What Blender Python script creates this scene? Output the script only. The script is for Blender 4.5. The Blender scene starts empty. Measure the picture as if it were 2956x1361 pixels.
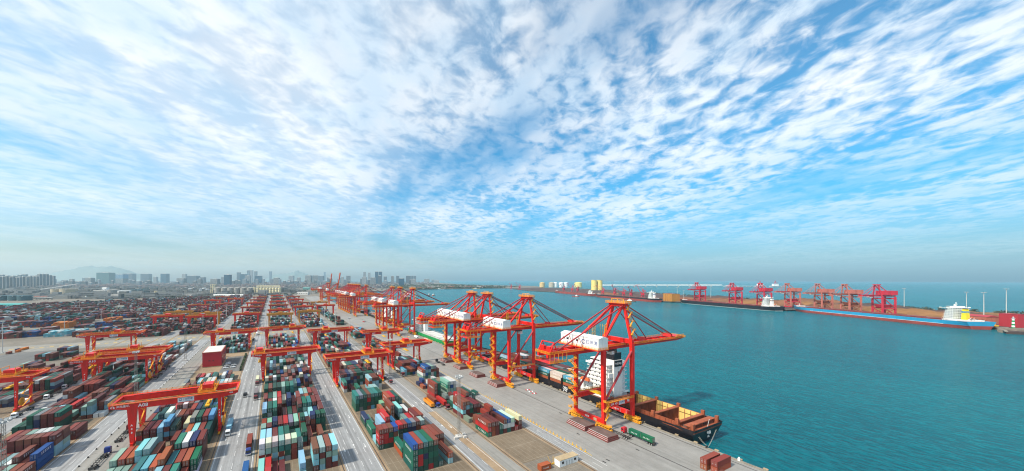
import bpy, math, random
import numpy as np
from mathutils import Vector
random.seed(7); rng = np.random.default_rng(7)
SC = bpy.context.scene
COL = SC.collection
R = math.radians
# ------------------------------------------------------------------ survey
# yard frame: x runs across the lanes (positive to the water), y along the lanes, z up, metres
H = 88.0; FPX = 924.0; CXP = 1222.0; CYP = 806.0
TH = math.atan((CXP - 791.0) / FPX); SN, CS = math.sin(TH), math.cos(TH)
def at(x, y, h=0.0):
    "ground (or height h) point seen at pixel x, y of the survey photograph"
    Z = FPX * (H - h) / (y - CYP); X = (x - CXP) * Z / FPX
    return (Z * SN + X * CS, Z * CS - X * SN)
def depth(y, h=0.0): return FPX * (H - h) / (y - CYP)
# ------------------------------------------------------------------ camera
cam_d = bpy.data.cameras.new('camera'); cam = bpy.data.objects.new('camera', cam_d); COL.objects.link(cam)
cam.location = (0, 0, H); cam.rotation_euler = (R(90), 0, -TH)
cam_d.sensor_width = 36; cam_d.lens = 36 * FPX / 2956
cam_d.shift_x = (1478 - CXP) / 2956; cam_d.shift_y = (CYP - 680.5) / 2956
cam_d.clip_start = 1; cam_d.clip_end = 60000
SC.camera = cam
# ------------------------------------------------------------------ world and sun
SUN_EL = R(46); SUN_AZ = R(-94)       # azimuth clockwise from +y
w = bpy.data.worlds.new('World'); SC.world = w; w.use_nodes = True
nt = w.node_tree; nt.nodes.clear()
def N(t, nt_=None, **kw):
    n = (nt_ or nt).nodes.new(t)
    for k, v in kw.items(): setattr(n, k, v)
    return n
def L(a, b, nt_=None): (nt_ or nt).links.new(a, b)
def mth(op, a, b=None, c=None, nt_=None, clamp=False):
    n = N('ShaderNodeMath', nt_, operation=op, use_clamp=clamp)
    for i, v in enumerate((a, b, c)):
        if v is None: continue
        if isinstance(v, (int, float)): n.inputs[i].default_value = v
        else: L(v, n.inputs[i], nt_)
    return n.outputs[0]
def ramp(fac, stops, nt_=None, interp='EASE'):
    n = N('ShaderNodeValToRGB', nt_); n.color_ramp.interpolation = interp
    els = n.color_ramp.elements
    while len(els) < len(stops): els.new(0.5)
    for e, (p, c) in zip(els, stops):
        e.position = p; e.color = c if len(c) == 4 else (*c, 1)
    L(fac, n.inputs[0], nt_); return n.outputs[0]
def mix(f, a, b, nt_=None, mode='MIX'):
    n = N('ShaderNodeMix', nt_, data_type='RGBA', blend_type=mode)
    for i, v in ((0, f), (6, a), (7, b)):
        if isinstance(v, (int, float)): n.inputs[i].default_value = v
        elif isinstance(v, tuple): n.inputs[i].default_value = v if len(v) == 4 else (*v, 1)
        else: L(v, n.inputs[i], nt_)
    return n.outputs[2]
def noise(vec, scale, detail=4, rough=.55, dist=0., nt_=None):
    n = N('ShaderNodeTexNoise', nt_)
    n.inputs['Scale'].default_value = scale; n.inputs['Detail'].default_value = detail
    n.inputs['Roughness'].default_value = rough; n.inputs['Distortion'].default_value = dist
    L(vec, n.inputs['Vector'], nt_); return n.outputs['Fac']
def mapping(vec, rot=(0, 0, 0), scale=(1, 1, 1), loc=(0, 0, 0), nt_=None):
    n = N('ShaderNodeMapping', nt_)
    n.inputs['Rotation'].default_value = rot; n.inputs['Scale'].default_value = scale; n.inputs['Location'].default_value = loc
    L(vec, n.inputs['Vector'], nt_); return n.outputs[0]

sky = N('ShaderNodeTexSky', sky_type='NISHITA', sun_disc=False, sun_elevation=SUN_EL, sun_rotation=SUN_AZ,
        altitude=50, air_density=1.0, dust_density=1.6, ozone_density=3.0)
tc = N('ShaderNodeTexCoord'); sep = N('ShaderNodeSeparateXYZ'); L(tc.outputs['Generated'], sep.inputs[0])
up = mth('MAXIMUM', sep.outputs[2], 0.0)
inv = mth('ADD', up, 0.075)
pl = N('ShaderNodeCombineXYZ')
L(mth('DIVIDE', sep.outputs[0], inv), pl.inputs[0]); L(mth('DIVIDE', sep.outputs[1], inv), pl.inputs[1])
P = pl.outputs[0]
def streak(sx, sy, loc, deg=27):
    "cloud-plane coordinates drawn out along the wind direction"
    n = N('ShaderNodeMapping', vector_type='TEXTURE'); n.inputs['Rotation'].default_value = (0, 0, R(-deg))
    n.inputs['Scale'].default_value = (sx, sy, 1); n.inputs['Location'].default_value = loc; L(P, n.inputs['Vector']); return n.outputs[0]
# cloud sheet: broad cover, torn mid-size fields, rows of small cloudlets
cover = noise(streak(1, 2.2, (5.4, 33.9, 0)), .75, 5, .55, .2)
mid = noise(streak(1, 1.7, (30.6, 10.2, 0)), 2.1, 7, .58, .15)
flock = noise(streak(1, 1.5, (25.0, 2.6, 0), 60), 11.0, 4, .55, .35)
seaward = ramp(mth('MULTIPLY_ADD', sep.outputs[0], .9, .32), [(.40, (0, 0, 0)), (1.0, (1, 1, 1))])   # veil thins out towards the open sea
veil = ramp(mth('SUBTRACT', cover, mth('MULTIPLY', seaward, .03)), [(.30, (.20,) * 3), (.45, (.82,) * 3), (.60, (1, 1, 1))])
rows = ramp(mth('ADD', mth('MULTIPLY', mid, .50), mth('MULTIPLY', flock, .50)), [(.39, (0, 0, 0)), (.58, (1, 1, 1))])
soft = mth('MULTIPLY_ADD', rows, .34, .62)
body = mth('ADD', mth('MULTIPLY', rows, mth('MULTIPLY', seaward, .85)), mth('MULTIPLY', soft, mth('SUBTRACT', 1.0, mth('MULTIPLY', seaward, .85))))
dens = mth('MULTIPLY', veil, body, clamp=True)
shade = noise(streak(1, 1.6, (.5, 33.5, 0)), 2.6, 6, .55, .2)
ccol = mix(ramp(shade, [(.36, (0, 0, 0)), (.62, (1, 1, 1))]), (7.7, 8.9, 9.9), (9.5, 9.75, 9.9))
fade = ramp(up, [(0.0, (.0,) * 3), (.05, (.25,) * 3), (.20, (.85,) * 3), (.35, (1, 1, 1))])
fac = mth('MULTIPLY', mth('MULTIPLY', dens, .95), fade)
lowtint = mix(seaward, (1.28, 1.24, 1.12), (.72, 1.06, 1.26))
tint = mix(ramp(up, [(0.0, (0, 0, 0)), (.26, (1, 1, 1))]), lowtint, (.16, 1.34, 1.66))
skyc = mix(1.0, sky.outputs[0], tint, mode='MULTIPLY')
c1 = mix(fac, skyc, ccol)
bg = N('ShaderNodeBackground'); bg.inputs['Strength'].default_value = .1
L(c1, bg.inputs['Color']); wo = N('ShaderNodeOutputWorld'); L(bg.outputs[0], wo.inputs['Surface'])
sun_d = bpy.data.lights.new('sun', 'SUN'); sun_d.energy = 5.0; sun_d.angle = R(4); sun_d.color = (1, .91, .77)
sun = bpy.data.objects.new('sun', sun_d); COL.objects.link(sun)
sdir = Vector((math.sin(SUN_AZ) * math.cos(SUN_EL), math.cos(SUN_AZ) * math.cos(SUN_EL), math.sin(SUN_EL)))
sun.rotation_euler = sdir.to_track_quat('Z', 'Y').to_euler(); sun.location = (0, 0, 500)
vs = SC.view_settings; vs.view_transform = 'Standard'; vs.look = 'None'; vs.exposure = 0.2; vs.gamma = 1.0
SC.cycles.max_bounces = 6; SC.cycles.volume_bounces = 3; SC.cycles.diffuse_bounces = 2; SC.cycles.glossy_bounces = 2
SC.cycles.transmission_bounces = 2; SC.cycles.use_denoising = True; SC.cycles.filter_width = 1.15; SC.cycles.caustics_reflective = False; SC.cycles.caustics_refractive = False
# ------------------------------------------------------------------ materials
MAT = {}
def newmat(name):
    m = bpy.data.materials.new(name); m.use_nodes = True; t = m.node_tree; t.nodes.clear()
    b = N('ShaderNodeBsdfPrincipled', t); o = N('ShaderNodeOutputMaterial', t); L(b.outputs[0], o.inputs['Surface'], t)
    MAT[name] = m; return m, t, b
def coords(t, kind='Object'): return N('ShaderNodeTexCoord', t).outputs[kind]
def paint(name, col, rough=.5, var=.25, scale=.35, metal=0., stretch=(1, 1, .35), grime=None, spec=.4):
    "painted or plain surface with worn, blotchy colour"
    m, t, b = newmat(name)
    v = mapping(coords(t), scale=stretch, nt_=t)
    n1 = noise(v, scale, 6, .65, .2, t); n2 = noise(v, scale * 7, 4, .6, 0, t)
    f = mth('ADD', mth('MULTIPLY', n1, .7, nt_=t), mth('MULTIPLY', n2, .3, nt_=t), nt_=t)
    lo = tuple(c * (1 - var) for c in col); hi = tuple(min(.95, c * (1 + var * .8) + .01 * var) for c in col)
    c = ramp(f, [(.3, lo), (.7, hi)], t)
    if grime:
        g = ramp(noise(mapping(coords(t), scale=(1, 1, .15), nt_=t), scale * 4, 5, .7, 0, t), [(.52, (0, 0, 0)), (.75, (1, 1, 1))], t)
        c = mix(mth('MULTIPLY', g, .55, nt_=t), c, grime, t)
    L(c, b.inputs['Base Color'], t); b.inputs['Roughness'].default_value = rough
    b.inputs['Metallic'].default_value = metal; b.inputs['Specular IOR Level'].default_value = spec
    return m
RUST = (.16, .07, .035)
paint('crane_red', (.70, .016, .010), .4, .2, .12, grime=(.38, .03, .02))
paint('crane_dark_red', (.40, .03, .035), .5, .25, .3)
paint('unloader_red', (.56, .02, .045), .5, .2, .1)
paint('unloader_faded', (.50, .15, .11), .6, .25, .1)
paint('safety_yellow', (.80, .44, .02), .5, .2, .5)
paint('orange_yellow', (.82, .34, .02), .5, .25, .5)
paint('white_paint', (.78, .78, .76), .45, .08, .2, grime=(.42, .36, .28))
paint('letter_white', (.85, .85, .85), .5, .03)
paint('letter_blue', (.03, .07, .25), .5, .1)
paint('dark_steel', (.045, .043, .042), .6, .4, .6, grime=RUST)
paint('galvanised', (.46, .47, .47), .5, .2, .6)
paint('rail_steel', (.05, .04, .035), .5, .3, .5)
paint('glass_dark', (.015, .02, .025), .08, .2, .5, spec=.7)
paint('black_hull', (.012, .012, .017), .4, .35, .08, grime=(.05, .035, .03))
paint('boot_red', (.32, .05, .035), .6, .25, .05, grime=(.2, .09, .06))
paint('hull_blue', (.02, .30, .52), .45, .15, .03, grime=(.06, .22, .33))
paint('hull_green', (.01, .26, .07), .45, .2, .05)
paint('deck_rust', (.30, .075, .03), .75, .4, .12, grime=(.12, .05, .03))
paint('deck_brown', (.15, .065, .05), .75, .3, .1)
paint('hold_yellow', (.74, .52, .16), .6, .18, .1, grime=(.45, .28, .1))
paint('hatch_top', (.125, .08, .07), .8, .3, .25, grime=(.10, .07, .06))
paint('hatch_side', (.19, .035, .03), .7, .3, .3)
paint('ship_white', (.80, .80, .77), .5, .05, .15, grime=(.55, .5, .42))
paint('funnel_yellow', (.75, .62, .02), .5, .1)
paint('funnel_blue', (.05, .24, .42), .5, .1)
paint('office_red', (.42, .02, .03), .55, .1, .1)
paint('brick_red', (.42, .12, .07), .7, .2, .2)
paint('roof_tan', (.40, .30, .18), .8, .2, .3)
paint('roof_green', (.05, .35, .33), .6, .15, .1)
paint('ore_brown', (.17, .07, .03), .95, .45, .02, stretch=(1, 1, 1), grime=(.07, .04, .03))
paint('ore_dark', (.07, .04, .033), .95, .4, .02, stretch=(1, 1, 1))
paint('ore_ochre', (.22, .10, .03), .95, .35, .02, stretch=(1, 1, 1))
paint('rock', (.19, .155, .125), .95, .35, .1, stretch=(1, 1, 1))
paint('quay_wall', (.24, .21, .17), .9, .35, .2, stretch=(1, 1, 1))
paint('tyre_rubber', (.02, .02, .02), .9, .2, 2)
paint('cab_red', (.50, .02, .03), .35, .1)
paint('cab_white', (.72, .73, .74), .35, .08)
paint('cab_blue', (.02, .04, .20), .35, .1)
paint('cab_black', (.03, .03, .035), .35, .1)
paint('cab_maroon', (.16, .025, .03), .35, .1)
paint('tipper_orange', (.70, .25, .02), .45, .15)
paint('silo_grey', (.30, .29, .27), .85, .2, .03)
paint('silo_cream', (.72, .64, .42), .8, .1, .03)
paint('silo_yellow', (.78, .64, .20), .7, .08, .02)
paint('tank_tan', (.46, .39, .29), .7, .15, .03)
paint('tank_teal', (.04, .10, .12), .6, .2, .03)
paint('tank_white', (.74, .75, .75), .5, .08, .03)
paint('tank_ochre', (.62, .42, .16), .7, .1, .03)
paint('pale_concrete', (.55, .53, .50), .85, .12, .05)
paint('dark_frame', (.05, .07, .08), .7, .3, .05)
paint('bark', (.10, .07, .05), .9, .3, 1)
paint('orange_wall', (.50, .21, .03), .7, .15, .1)
paint('boat_orange', (.62, .12, .03), .5, .1, .5)
paint('mast_grey', (.26, .24, .21), .6, .2, .6)
paint('rope', (.55, .52, .44), .9, .1, 2)
paint('cage_black', (.02, .02, .02), .7, .3, 2)

def leafmat(name, c0, c1):
    m, t, b = newmat(name)
    c = ramp(noise(coords(t), .3, 5, .7, 0, t), [(.3, c0), (.7, c1)], t)
    L(c, b.inputs['Base Color'], t); b.inputs['Roughness'].default_value = .8; return m
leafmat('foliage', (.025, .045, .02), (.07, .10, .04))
leafmat('hill_hazed', (.09, .125, .11), (.13, .165, .14))  # distance haze put into the hill colour, paler and bluer than the foliage
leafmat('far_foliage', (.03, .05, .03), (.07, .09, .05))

# container paint: colour of each box comes from the object (or from the vertex colour in the massed yard)
def boxpaint(name, massed):
    m, t, b = newmat(name)
    if massed:
        a = N('ShaderNodeAttribute', t); a.attribute_name = 'col'; base = a.outputs['Color']; v = coords(t)
        rnd = None
    else:
        oi = N('ShaderNodeObjectInfo', t); base = oi.outputs['Color']; rnd = oi.outputs['Random']
        add = N('ShaderNodeVectorMath', t, operation='ADD'); L(coords(t), add.inputs[0])
        cmb = N('ShaderNodeCombineXYZ', t); L(mth('MULTIPLY', rnd, 90, nt_=t), cmb.inputs[0]); L(mth('MULTIPLY', rnd, 57, nt_=t), cmb.inputs[1])
        L(cmb.outputs[0], add.inputs[1]); v = add.outputs[0]
    n1 = noise(v, .45, 6, .65, .3, t); n2 = noise(mapping(v, scale=(1, 1, .2), nt_=t), 2.2, 5, .65, 0, t)
    c = mix(ramp(n1, [(.30, (.30,) * 3), (.55, (0, 0, 0))], t), base, mix(.55, base, (.07, .055, .045), t), t)
    c = mix(ramp(n2, [(.60, (0, 0, 0)), (.80, (.65,) * 3)], t), c, mix(.6, base, (.20, .10, .06), t), t)
    # dust and sun bleach on the roof sheet
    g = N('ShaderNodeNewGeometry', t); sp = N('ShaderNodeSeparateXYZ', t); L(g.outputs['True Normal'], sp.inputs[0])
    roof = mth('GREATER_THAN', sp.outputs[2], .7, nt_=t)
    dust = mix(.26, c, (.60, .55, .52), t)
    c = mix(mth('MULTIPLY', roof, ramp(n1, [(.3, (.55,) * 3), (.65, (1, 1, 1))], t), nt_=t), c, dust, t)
    L(c, b.inputs['Base Color'], t); b.inputs['Roughness'].default_value = .55; b.inputs['Specular IOR Level'].default_value = .3
    if massed:
        sp2 = N('ShaderNodeSeparateXYZ', t); L(coords(t), sp2.inputs[0])
        s3 = N('ShaderNodeSeparateXYZ', t); L(g.outputs['True Normal'], s3.inputs[0])
        isx = mth('GREATER_THAN', mth('ABSOLUTE', s3.outputs[0], nt_=t), .5, nt_=t)
        q = mth('ADD', mth('MULTIPLY', sp2.outputs[1], isx, nt_=t), mth('MULTIPLY', sp2.outputs[0], mth('SUBTRACT', 1.0, isx, nt_=t), nt_=t), nt_=t)
        wv = mth('SINE', mth('MULTIPLY', q, 18.0, nt_=t), nt_=t)
        bp = N('ShaderNodeBump', t); bp.inputs['Strength'].default_value = .8; bp.inputs['Distance'].default_value = .05
        L(wv, bp.inputs['Height'], t); L(bp.outputs[0], b.inputs['Normal'], t)
        # steel frame round every face and the lock rods on the door end
        uv = N('ShaderNodeSeparateXYZ', t); L(coords(t, 'UV'), uv.inputs[0]); u, v_ = uv.outputs[0], uv.outputs[1]
        eu = mth('MINIMUM', u, mth('SUBTRACT', 1.0, u, nt_=t), nt_=t); ev = mth('MINIMUM', v_, mth('SUBTRACT', 1.0, v_, nt_=t), nt_=t)
        long_ = isx; wid = mth('SUBTRACT', .045, mth('MULTIPLY', long_, .035, nt_=t), nt_=t)
        fr = mth('MAXIMUM', mth('LESS_THAN', eu, wid, nt_=t), mth('MULTIPLY', mth('LESS_THAN', ev, .045, nt_=t), mth('LESS_THAN', s3.outputs[2], .5, nt_=t), nt_=t), nt_=t)
        isd = mth('LESS_THAN', s3.outputs[1], -.5, nt_=t); q4 = mth('ABSOLUTE', mth('SUBTRACT', mth('FRACT', mth('MULTIPLY', u, 4.0, nt_=t), nt_=t), .5, nt_=t), nt_=t)
        rod = mth('MULTIPLY', isd, mth('LESS_THAN', q4, .07, nt_=t), nt_=t)
        c = mix(mth('MULTIPLY', fr, .30, nt_=t), c, (.03, .028, .026), t); c = mix(mth('MULTIPLY', rod, .35, nt_=t), c, (.45, .44, .42), t); L(c, b.inputs['Base Color'], t)
    return m
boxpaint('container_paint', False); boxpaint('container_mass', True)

def pavement(name, cols, scale=.03, streak=.0, rough=.9, stain=None, spec=.25):
    "cols dark -> light; streak: tyre wear along the lanes"
    m, t, b = newmat(name); v = coords(t)
    n1 = noise(v, scale, 8, .68, .4, t); n2 = noise(v, scale * 12, 6, .7, 0, t); n3 = noise(v, scale * 70, 3, .6, 0, t)
    f = mth('ADD', mth('MULTIPLY', n1, .55, nt_=t), mth('ADD', mth('MULTIPLY', n2, .3, nt_=t), mth('MULTIPLY', n3, .15, nt_=t), nt_=t), nt_=t)
    if streak:
        s = noise(mapping(v, scale=(1, .012, 1), nt_=t), .55, 5, .6, .1, t)
        f = mth('ADD', mth('MULTIPLY', f, 1 - streak, nt_=t), mth('MULTIPLY', s, streak, nt_=t), nt_=t)
    k = len(cols); c = ramp(f, [(.36 + .28 * i / (k - 1), cc) for i, cc in enumerate(cols)], t, 'LINEAR')
    if stain:
        sp = ramp(noise(v, scale * 5, 5, .75, .8, t), [(.58, (0, 0, 0)), (.70, (.6,) * 3)], t); c = mix(sp, c, stain, t)
    # slab joints every five metres
    s2 = N('ShaderNodeSeparateXYZ', t); L(v, s2.inputs[0])
    jx = mth('LESS_THAN', mth('FRACT', mth('MULTIPLY', s2.outputs[0], .2, nt_=t), nt_=t), .022, nt_=t)
    jy = mth('LESS_THAN', mth('FRACT', mth('MULTIPLY', s2.outputs[1], .2, nt_=t), nt_=t), .022, nt_=t)
    c = mix(mth('MULTIPLY', mth('MAXIMUM', jx, jy, nt_=t), .10, nt_=t), c, (.10, .09, .08), t)
    L(c, b.inputs['Base Color'], t); b.inputs['Roughness'].default_value = rough; b.inputs['Specular IOR Level'].default_value = spec
    return m
pavement('yard_ground', [(.12, .10, .08), (.19, .165, .135), (.26, .225, .19)], .02)
pavement('road_concrete', [(.14, .14, .143), (.27, .27, .275), (.37, .375, .38)], .03, .62, .75, (.13, .125, .12))
pavement('lane_beige', [(.17, .16, .145), (.25, .24, .22), (.32, .305, .285)], .03, .5, .85, (.12, .11, .10))
pavement('block_pad', [(.11, .08, .052), (.18, .137, .094), (.235, .183, .13)], .03, 0, .9, (.10, .085, .07))
pavement('apron_concrete', [(.19, .182, .17), (.275, .265, .25), (.34, .33, .31)], .025, .25, .8, (.22, .215, .21))
pavement('asphalt', [(.10, .10, .10), (.14, .138, .135), (.19, .185, .18)], .03, .4)
pavement('dirt', [(.20, .13, .08), (.30, .21, .13), (.38, .28, .18)], .04)
pavement('far_land', [(.10, .095, .08), (.17, .155, .13), (.26, .23, .20)], .006)
paint('line_white', (.70, .70, .69), .8, .25, 1.2, stretch=(1, 1, 1))
paint('line_faint', (.34, .29, .22), .85, .2, 1.2, stretch=(1, 1, 1))
paint('line_yellow', (.62, .38, .04), .8, .25, 1.2, stretch=(1, 1, 1))

def watermat():
    m, t, b = newmat('sea_water'); v = coords(t)
    big = noise(v, .0035, 5, .6, .5, t)
    c = ramp(big, [(.35, (.0, .118, .155)), (.7, (.0, .150, .185))], t)
    L(c, b.inputs['Base Color'], t); b.inputs['Roughness'].default_value = .22
    b.inputs['IOR'].default_value = 1.33; b.inputs['Specular IOR Level'].default_value = .10; b.inputs['Specular Tint'].default_value = (.12, .85, 1., 1)
    w1 = noise(mapping(v, rot=(0, 0, R(25)), scale=(1, .45, 1), nt_=t), .10, 4, .6, .3, t)
    w2 = noise(mapping(v, rot=(0, 0, R(35)), scale=(1, .42, 1), nt_=t), .5, 4, .62, .3, t)
    hgt = mth('ADD', mth('MULTIPLY', w1, .9, nt_=t), mth('MULTIPLY', w2, .55, nt_=t), nt_=t)
    rip = mth('ADD', mth('MULTIPLY', w2, .82, nt_=t), mth('MULTIPLY', w1, .18, nt_=t), nt_=t)      # ripple light and shade painted into the water colour: lighter crests, darker troughs
    c = mix(ramp(rip, [(.40, (0, 0, 0)), (.62, (1, 1, 1))], t), mix(1.0, c, (1., .78, .80), t, 'MULTIPLY'), mix(1.0, c, (1., 1.20, 1.17), t, 'MULTIPLY'), t)
    L(c, b.inputs['Base Color'], t)
    bp = N('ShaderNodeBump', t); bp.inputs['Strength'].default_value = 1.0; bp.inputs['Distance'].default_value = 6.0
    L(hgt, bp.inputs['Height'], t); L(bp.outputs[0], b.inputs['Normal'], t)
watermat()

def facade(name, wall, glass, fx=.28, fz=.31, duty=.55):
    "distant facade: window bands too small to tell apart"
    m, t, b = newmat(name); v = coords(t)
    s = N('ShaderNodeSeparateXYZ', t); L(v, s.inputs[0])
    h = mth('ADD', s.outputs[0], s.outputs[1], nt_=t)
    a = mth('LESS_THAN', mth('FRACT', mth('MULTIPLY', h, fx, nt_=t), nt_=t), duty, nt_=t)
    z = mth('LESS_THAN', mth('FRACT', mth('MULTIPLY', s.outputs[2], fz, nt_=t), nt_=t), .55, nt_=t)
    f = mth('MULTIPLY', a, z, nt_=t)
    wv = ramp(noise(v, .05, 4, .6, 0, t), [(.3, tuple(c * .8 for c in wall)), (.7, wall)], t)
    L(mix(f, wv, glass, t), b.inputs['Base Color'], t)
    L(mth('SUBTRACT', .8, mth('MULTIPLY', f, .6, nt_=t), nt_=t), b.inputs['Roughness'], t)
    return m
facade('facade_grey', (.44, .45, .46), (.10, .13, .16))
facade('facade_beige', (.50, .44, .37), (.12, .13, .14))
facade('facade_white', (.66, .66, .64), (.16, .19, .22))
facade('facade_brown', (.30, .25, .23), (.08, .09, .10))
facade('facade_glass', (.05, .13, .20), (.03, .08, .13), .2, .25, .8)
facade('facade_teal', (.16, .30, .30), (.07, .15, .16), .15, .3, .5)
facade('facade_net', (.05, .28, .45), (.03, .16, .30), .1, .2, .5)

# ------------------------------------------------------------------ mesh helpers
class MB:
    def __init__(s): s.v = []; s.f = []; s.m = []
    def add(s, vs, fs, mi=0):
        o = len(s.v); s.v += [tuple(p) for p in vs]; s.f += [tuple(i + o for i in f) for f in fs]; s.m += [mi] * len(fs); return s
    def box(s, x0, x1, y0, y1, z0, z1, mi=0):
        return s.add([(x0, y0, z0), (x1, y0, z0), (x1, y1, z0), (x0, y1, z0), (x0, y0, z1), (x1, y0, z1), (x1, y1, z1), (x0, y1, z1)],
              [(0, 3, 2, 1), (4, 5, 6, 7), (0, 1, 5, 4), (1, 2, 6, 5), (2, 3, 7, 6), (3, 0, 4, 7)], mi)
    def hexa(s, bot, top, mi=0):
        return s.add(list(bot) + list(top), [(0, 3, 2, 1), (4, 5, 6, 7), (0, 1, 5, 4), (1, 2, 6, 5), (2, 3, 7, 6), (3, 0, 4, 7)], mi)
    def bar(s, p, q, w_=.3, h_=None, mi=0):
        p, q = Vector(p), Vector(q); d = (q - p); h_ = h_ or w_
        if d.length < 1e-6: return s
        d.normalize(); u = Vector((0, 0, 1)) if abs(d.z) < .95 else Vector((0, 1, 0))
        a = d.cross(u).normalized() * (w_ / 2); b = a.cross(d).normalized() * (h_ / 2)
        return s.hexa([p - a - b, p + a - b, p + a + b, p - a + b], [q - a - b, q + a - b, q + a + b, q - a + b], mi)
    def cyl(s, p, q, r0, r1=None, n=12, mi=0, caps=True):
        p, q = Vector(p), Vector(q); r1 = r0 if r1 is None else r1; d = (q - p).normalized()
        u = Vector((0, 0, 1)) if abs(d.z) < .95 else Vector((0, 1, 0))
        a = d.cross(u).normalized(); b = a.cross(d).normalized(); vs = []
        for c, r in ((p, r0), (q, r1)):
            for i in range(n):
                t = 2 * math.pi * i / n; vs.append(c + a * (r * math.cos(t)) + b * (r * math.sin(t)))
        fs = [(i, (i + 1) % n, n + (i + 1) % n, n + i) for i in range(n)]
        if caps: fs += [tuple(range(n - 1, -1, -1)), tuple(range(n, 2 * n))]
        return s.add(vs, fs, mi)
    def lathe(s, c, prof, n=20, mi=0):
        vs = []; k = len(prof)
        for r, z in prof:
            for i in range(n):
                t = 2 * math.pi * i / n; vs.append((c[0] + r * math.cos(t), c[1] + r * math.sin(t), c[2] + z))
        fs = [(j * n + i, j * n + (i + 1) % n, (j + 1) * n + (i + 1) % n, (j + 1) * n + i) for j in range(k - 1) for i in range(n)]
        fs += [tuple(range((k - 1) * n, k * n))]
        return s.add(vs, fs, mi)
    def prism(s, poly, z0, z1, mi=0):
        n = len(poly)
        return s.add([(x, y, z0) for x, y in poly] + [(x, y, z1) for x, y in poly],
              [tuple(range(n - 1, -1, -1)), tuple(range(n, 2 * n))] + [(i, (i + 1) % n, n + (i + 1) % n, n + i) for i in range(n)], mi)
    def mesh(s, name, mats, smooth=False):
        me = bpy.data.meshes.new(name); me.from_pydata(s.v, [], s.f); me.update()
        for m in ([mats] if isinstance(mats, str) else mats): me.materials.append(MAT[m])
        if any(s.m): me.polygons.foreach_set('material_index', s.m)
        if smooth: me.polygons.foreach_set('use_smooth', [True] * len(s.f))
        return me
    def build(s, name, mats, parent=None, smooth=False, loc=None):
        o = bpy.data.objects.new(name, s.mesh(name, mats, smooth)); COL.objects.link(o)
        if parent is not None: o.parent = parent
        if loc: o.location = loc
        return o
def tag(o, label=None, cat=None, group=None, kind=None):
    for k, v in (('label', label), ('category', cat), ('group', group), ('kind', kind)):
        if v: o[k] = v
    return o
def thing(name, label, cat, loc=(0, 0, 0), rz=0., group=None):
    o = bpy.data.objects.new(name, None); COL.objects.link(o); o.empty_display_size = .5
    o.location = loc; o.rotation_euler = (0, 0, rz); return tag(o, label, cat, group)
def copy_tree(o, parent=None):
    c = o.copy(); COL.objects.link(c)
    if parent is not None: c.parent = parent
    for ch in list(o.children): copy_tree(ch, c)
    return c
def clone(root, loc, rz, label, group=None, scale=None):
    c = copy_tree(root); c.location = loc; c.rotation_euler = (0, 0, rz); c['label'] = label
    if group: c['group'] = group
    if scale: c.scale = scale
    return c
def mobj(name, me, parent, loc=(0, 0, 0), rot=(0, 0, 0)):
    o = bpy.data.objects.new(name, me); COL.objects.link(o); o.parent = parent; o.location = loc; o.rotation_euler = rot; return o
_tc = {}
def text_mesh(s, size, mat='letter_white', bold=0.0):
    k = (s, size, mat)
    if k in _tc: return _tc[k]
    cu = bpy.data.curves.new('lettering', 'FONT'); cu.body = s; cu.size = size; cu.align_x = 'CENTER'; cu.align_y = 'CENTER'
    cu.extrude = .015; cu.resolution_u = 2; cu.offset = bold
    ob = bpy.data.objects.new('lettering_source', cu); COL.objects.link(ob)
    dg = bpy.context.evaluated_depsgraph_get(); me = bpy.data.meshes.new_from_object(ob.evaluated_get(dg))
    bpy.data.objects.remove(ob); bpy.data.curves.remove(cu)
    me.materials.clear(); me.materials.append(MAT[mat]); me.name = 'lettering'; _tc[k] = me; return me
def rail_run(mb, p, q, h=1.15, step=2.2, t=.11, mi=0, toe=.22):
    "handrail from p to q: posts, two rails and a toe board"
    p, q = Vector(p), Vector(q); n = max(1, round((q - p).length / step)); up_ = Vector((0, 0, 1))
    for i in range(n + 1):
        c = p.lerp(q, i / n); mb.bar(c, c + up_ * h, t, t, mi)
    for k in (h, h * .55): mb.bar(p + up_ * k, q + up_ * k, t, t, mi)
    mb.bar(p + up_ * toe / 2, q + up_ * toe / 2, .05, toe, mi)
ORD = ['first', 'second', 'third', 'fourth', 'fifth', 'sixth', 'seventh', 'eighth', 'ninth', 'tenth', 'eleventh', 'twelfth', 'thirteenth',
       'fourteenth', 'fifteenth', 'sixteenth', 'seventeenth', 'eighteenth', 'nineteenth', 'twentieth'] + ['%d%s' % (k, {1: 'st', 2: 'nd', 3: 'rd'}.get(k % 10, 'th')) for k in range(21, 130)]
# ------------------------------------------------------------------ the setting: sea, land, roads
def sheet(name, poly, z, mat, label=None, depth_=None, parent=None):
    mb = MB()
    if depth_: mb.prism(poly, z - depth_, z)
    else: mb.add([(x, y, z) for x, y in poly], [tuple(range(len(poly)))])
    o = mb.build(name, mat, parent); o['kind'] = 'structure'
    if label: o['label'] = label
    return o
def rect(x0, x1, y0, y1): return [(x0, y0), (x1, y0), (x1, y1), (x0, y1)]
SEA_Z = -4.5; QUAY = 204.5
SR = 17500.
sheet('sea', [(SR * math.cos(2 * math.pi * i / 72), SR * math.sin(2 * math.pi * i / 72)) for i in range(72)], SEA_Z, 'sea_water')
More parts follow.
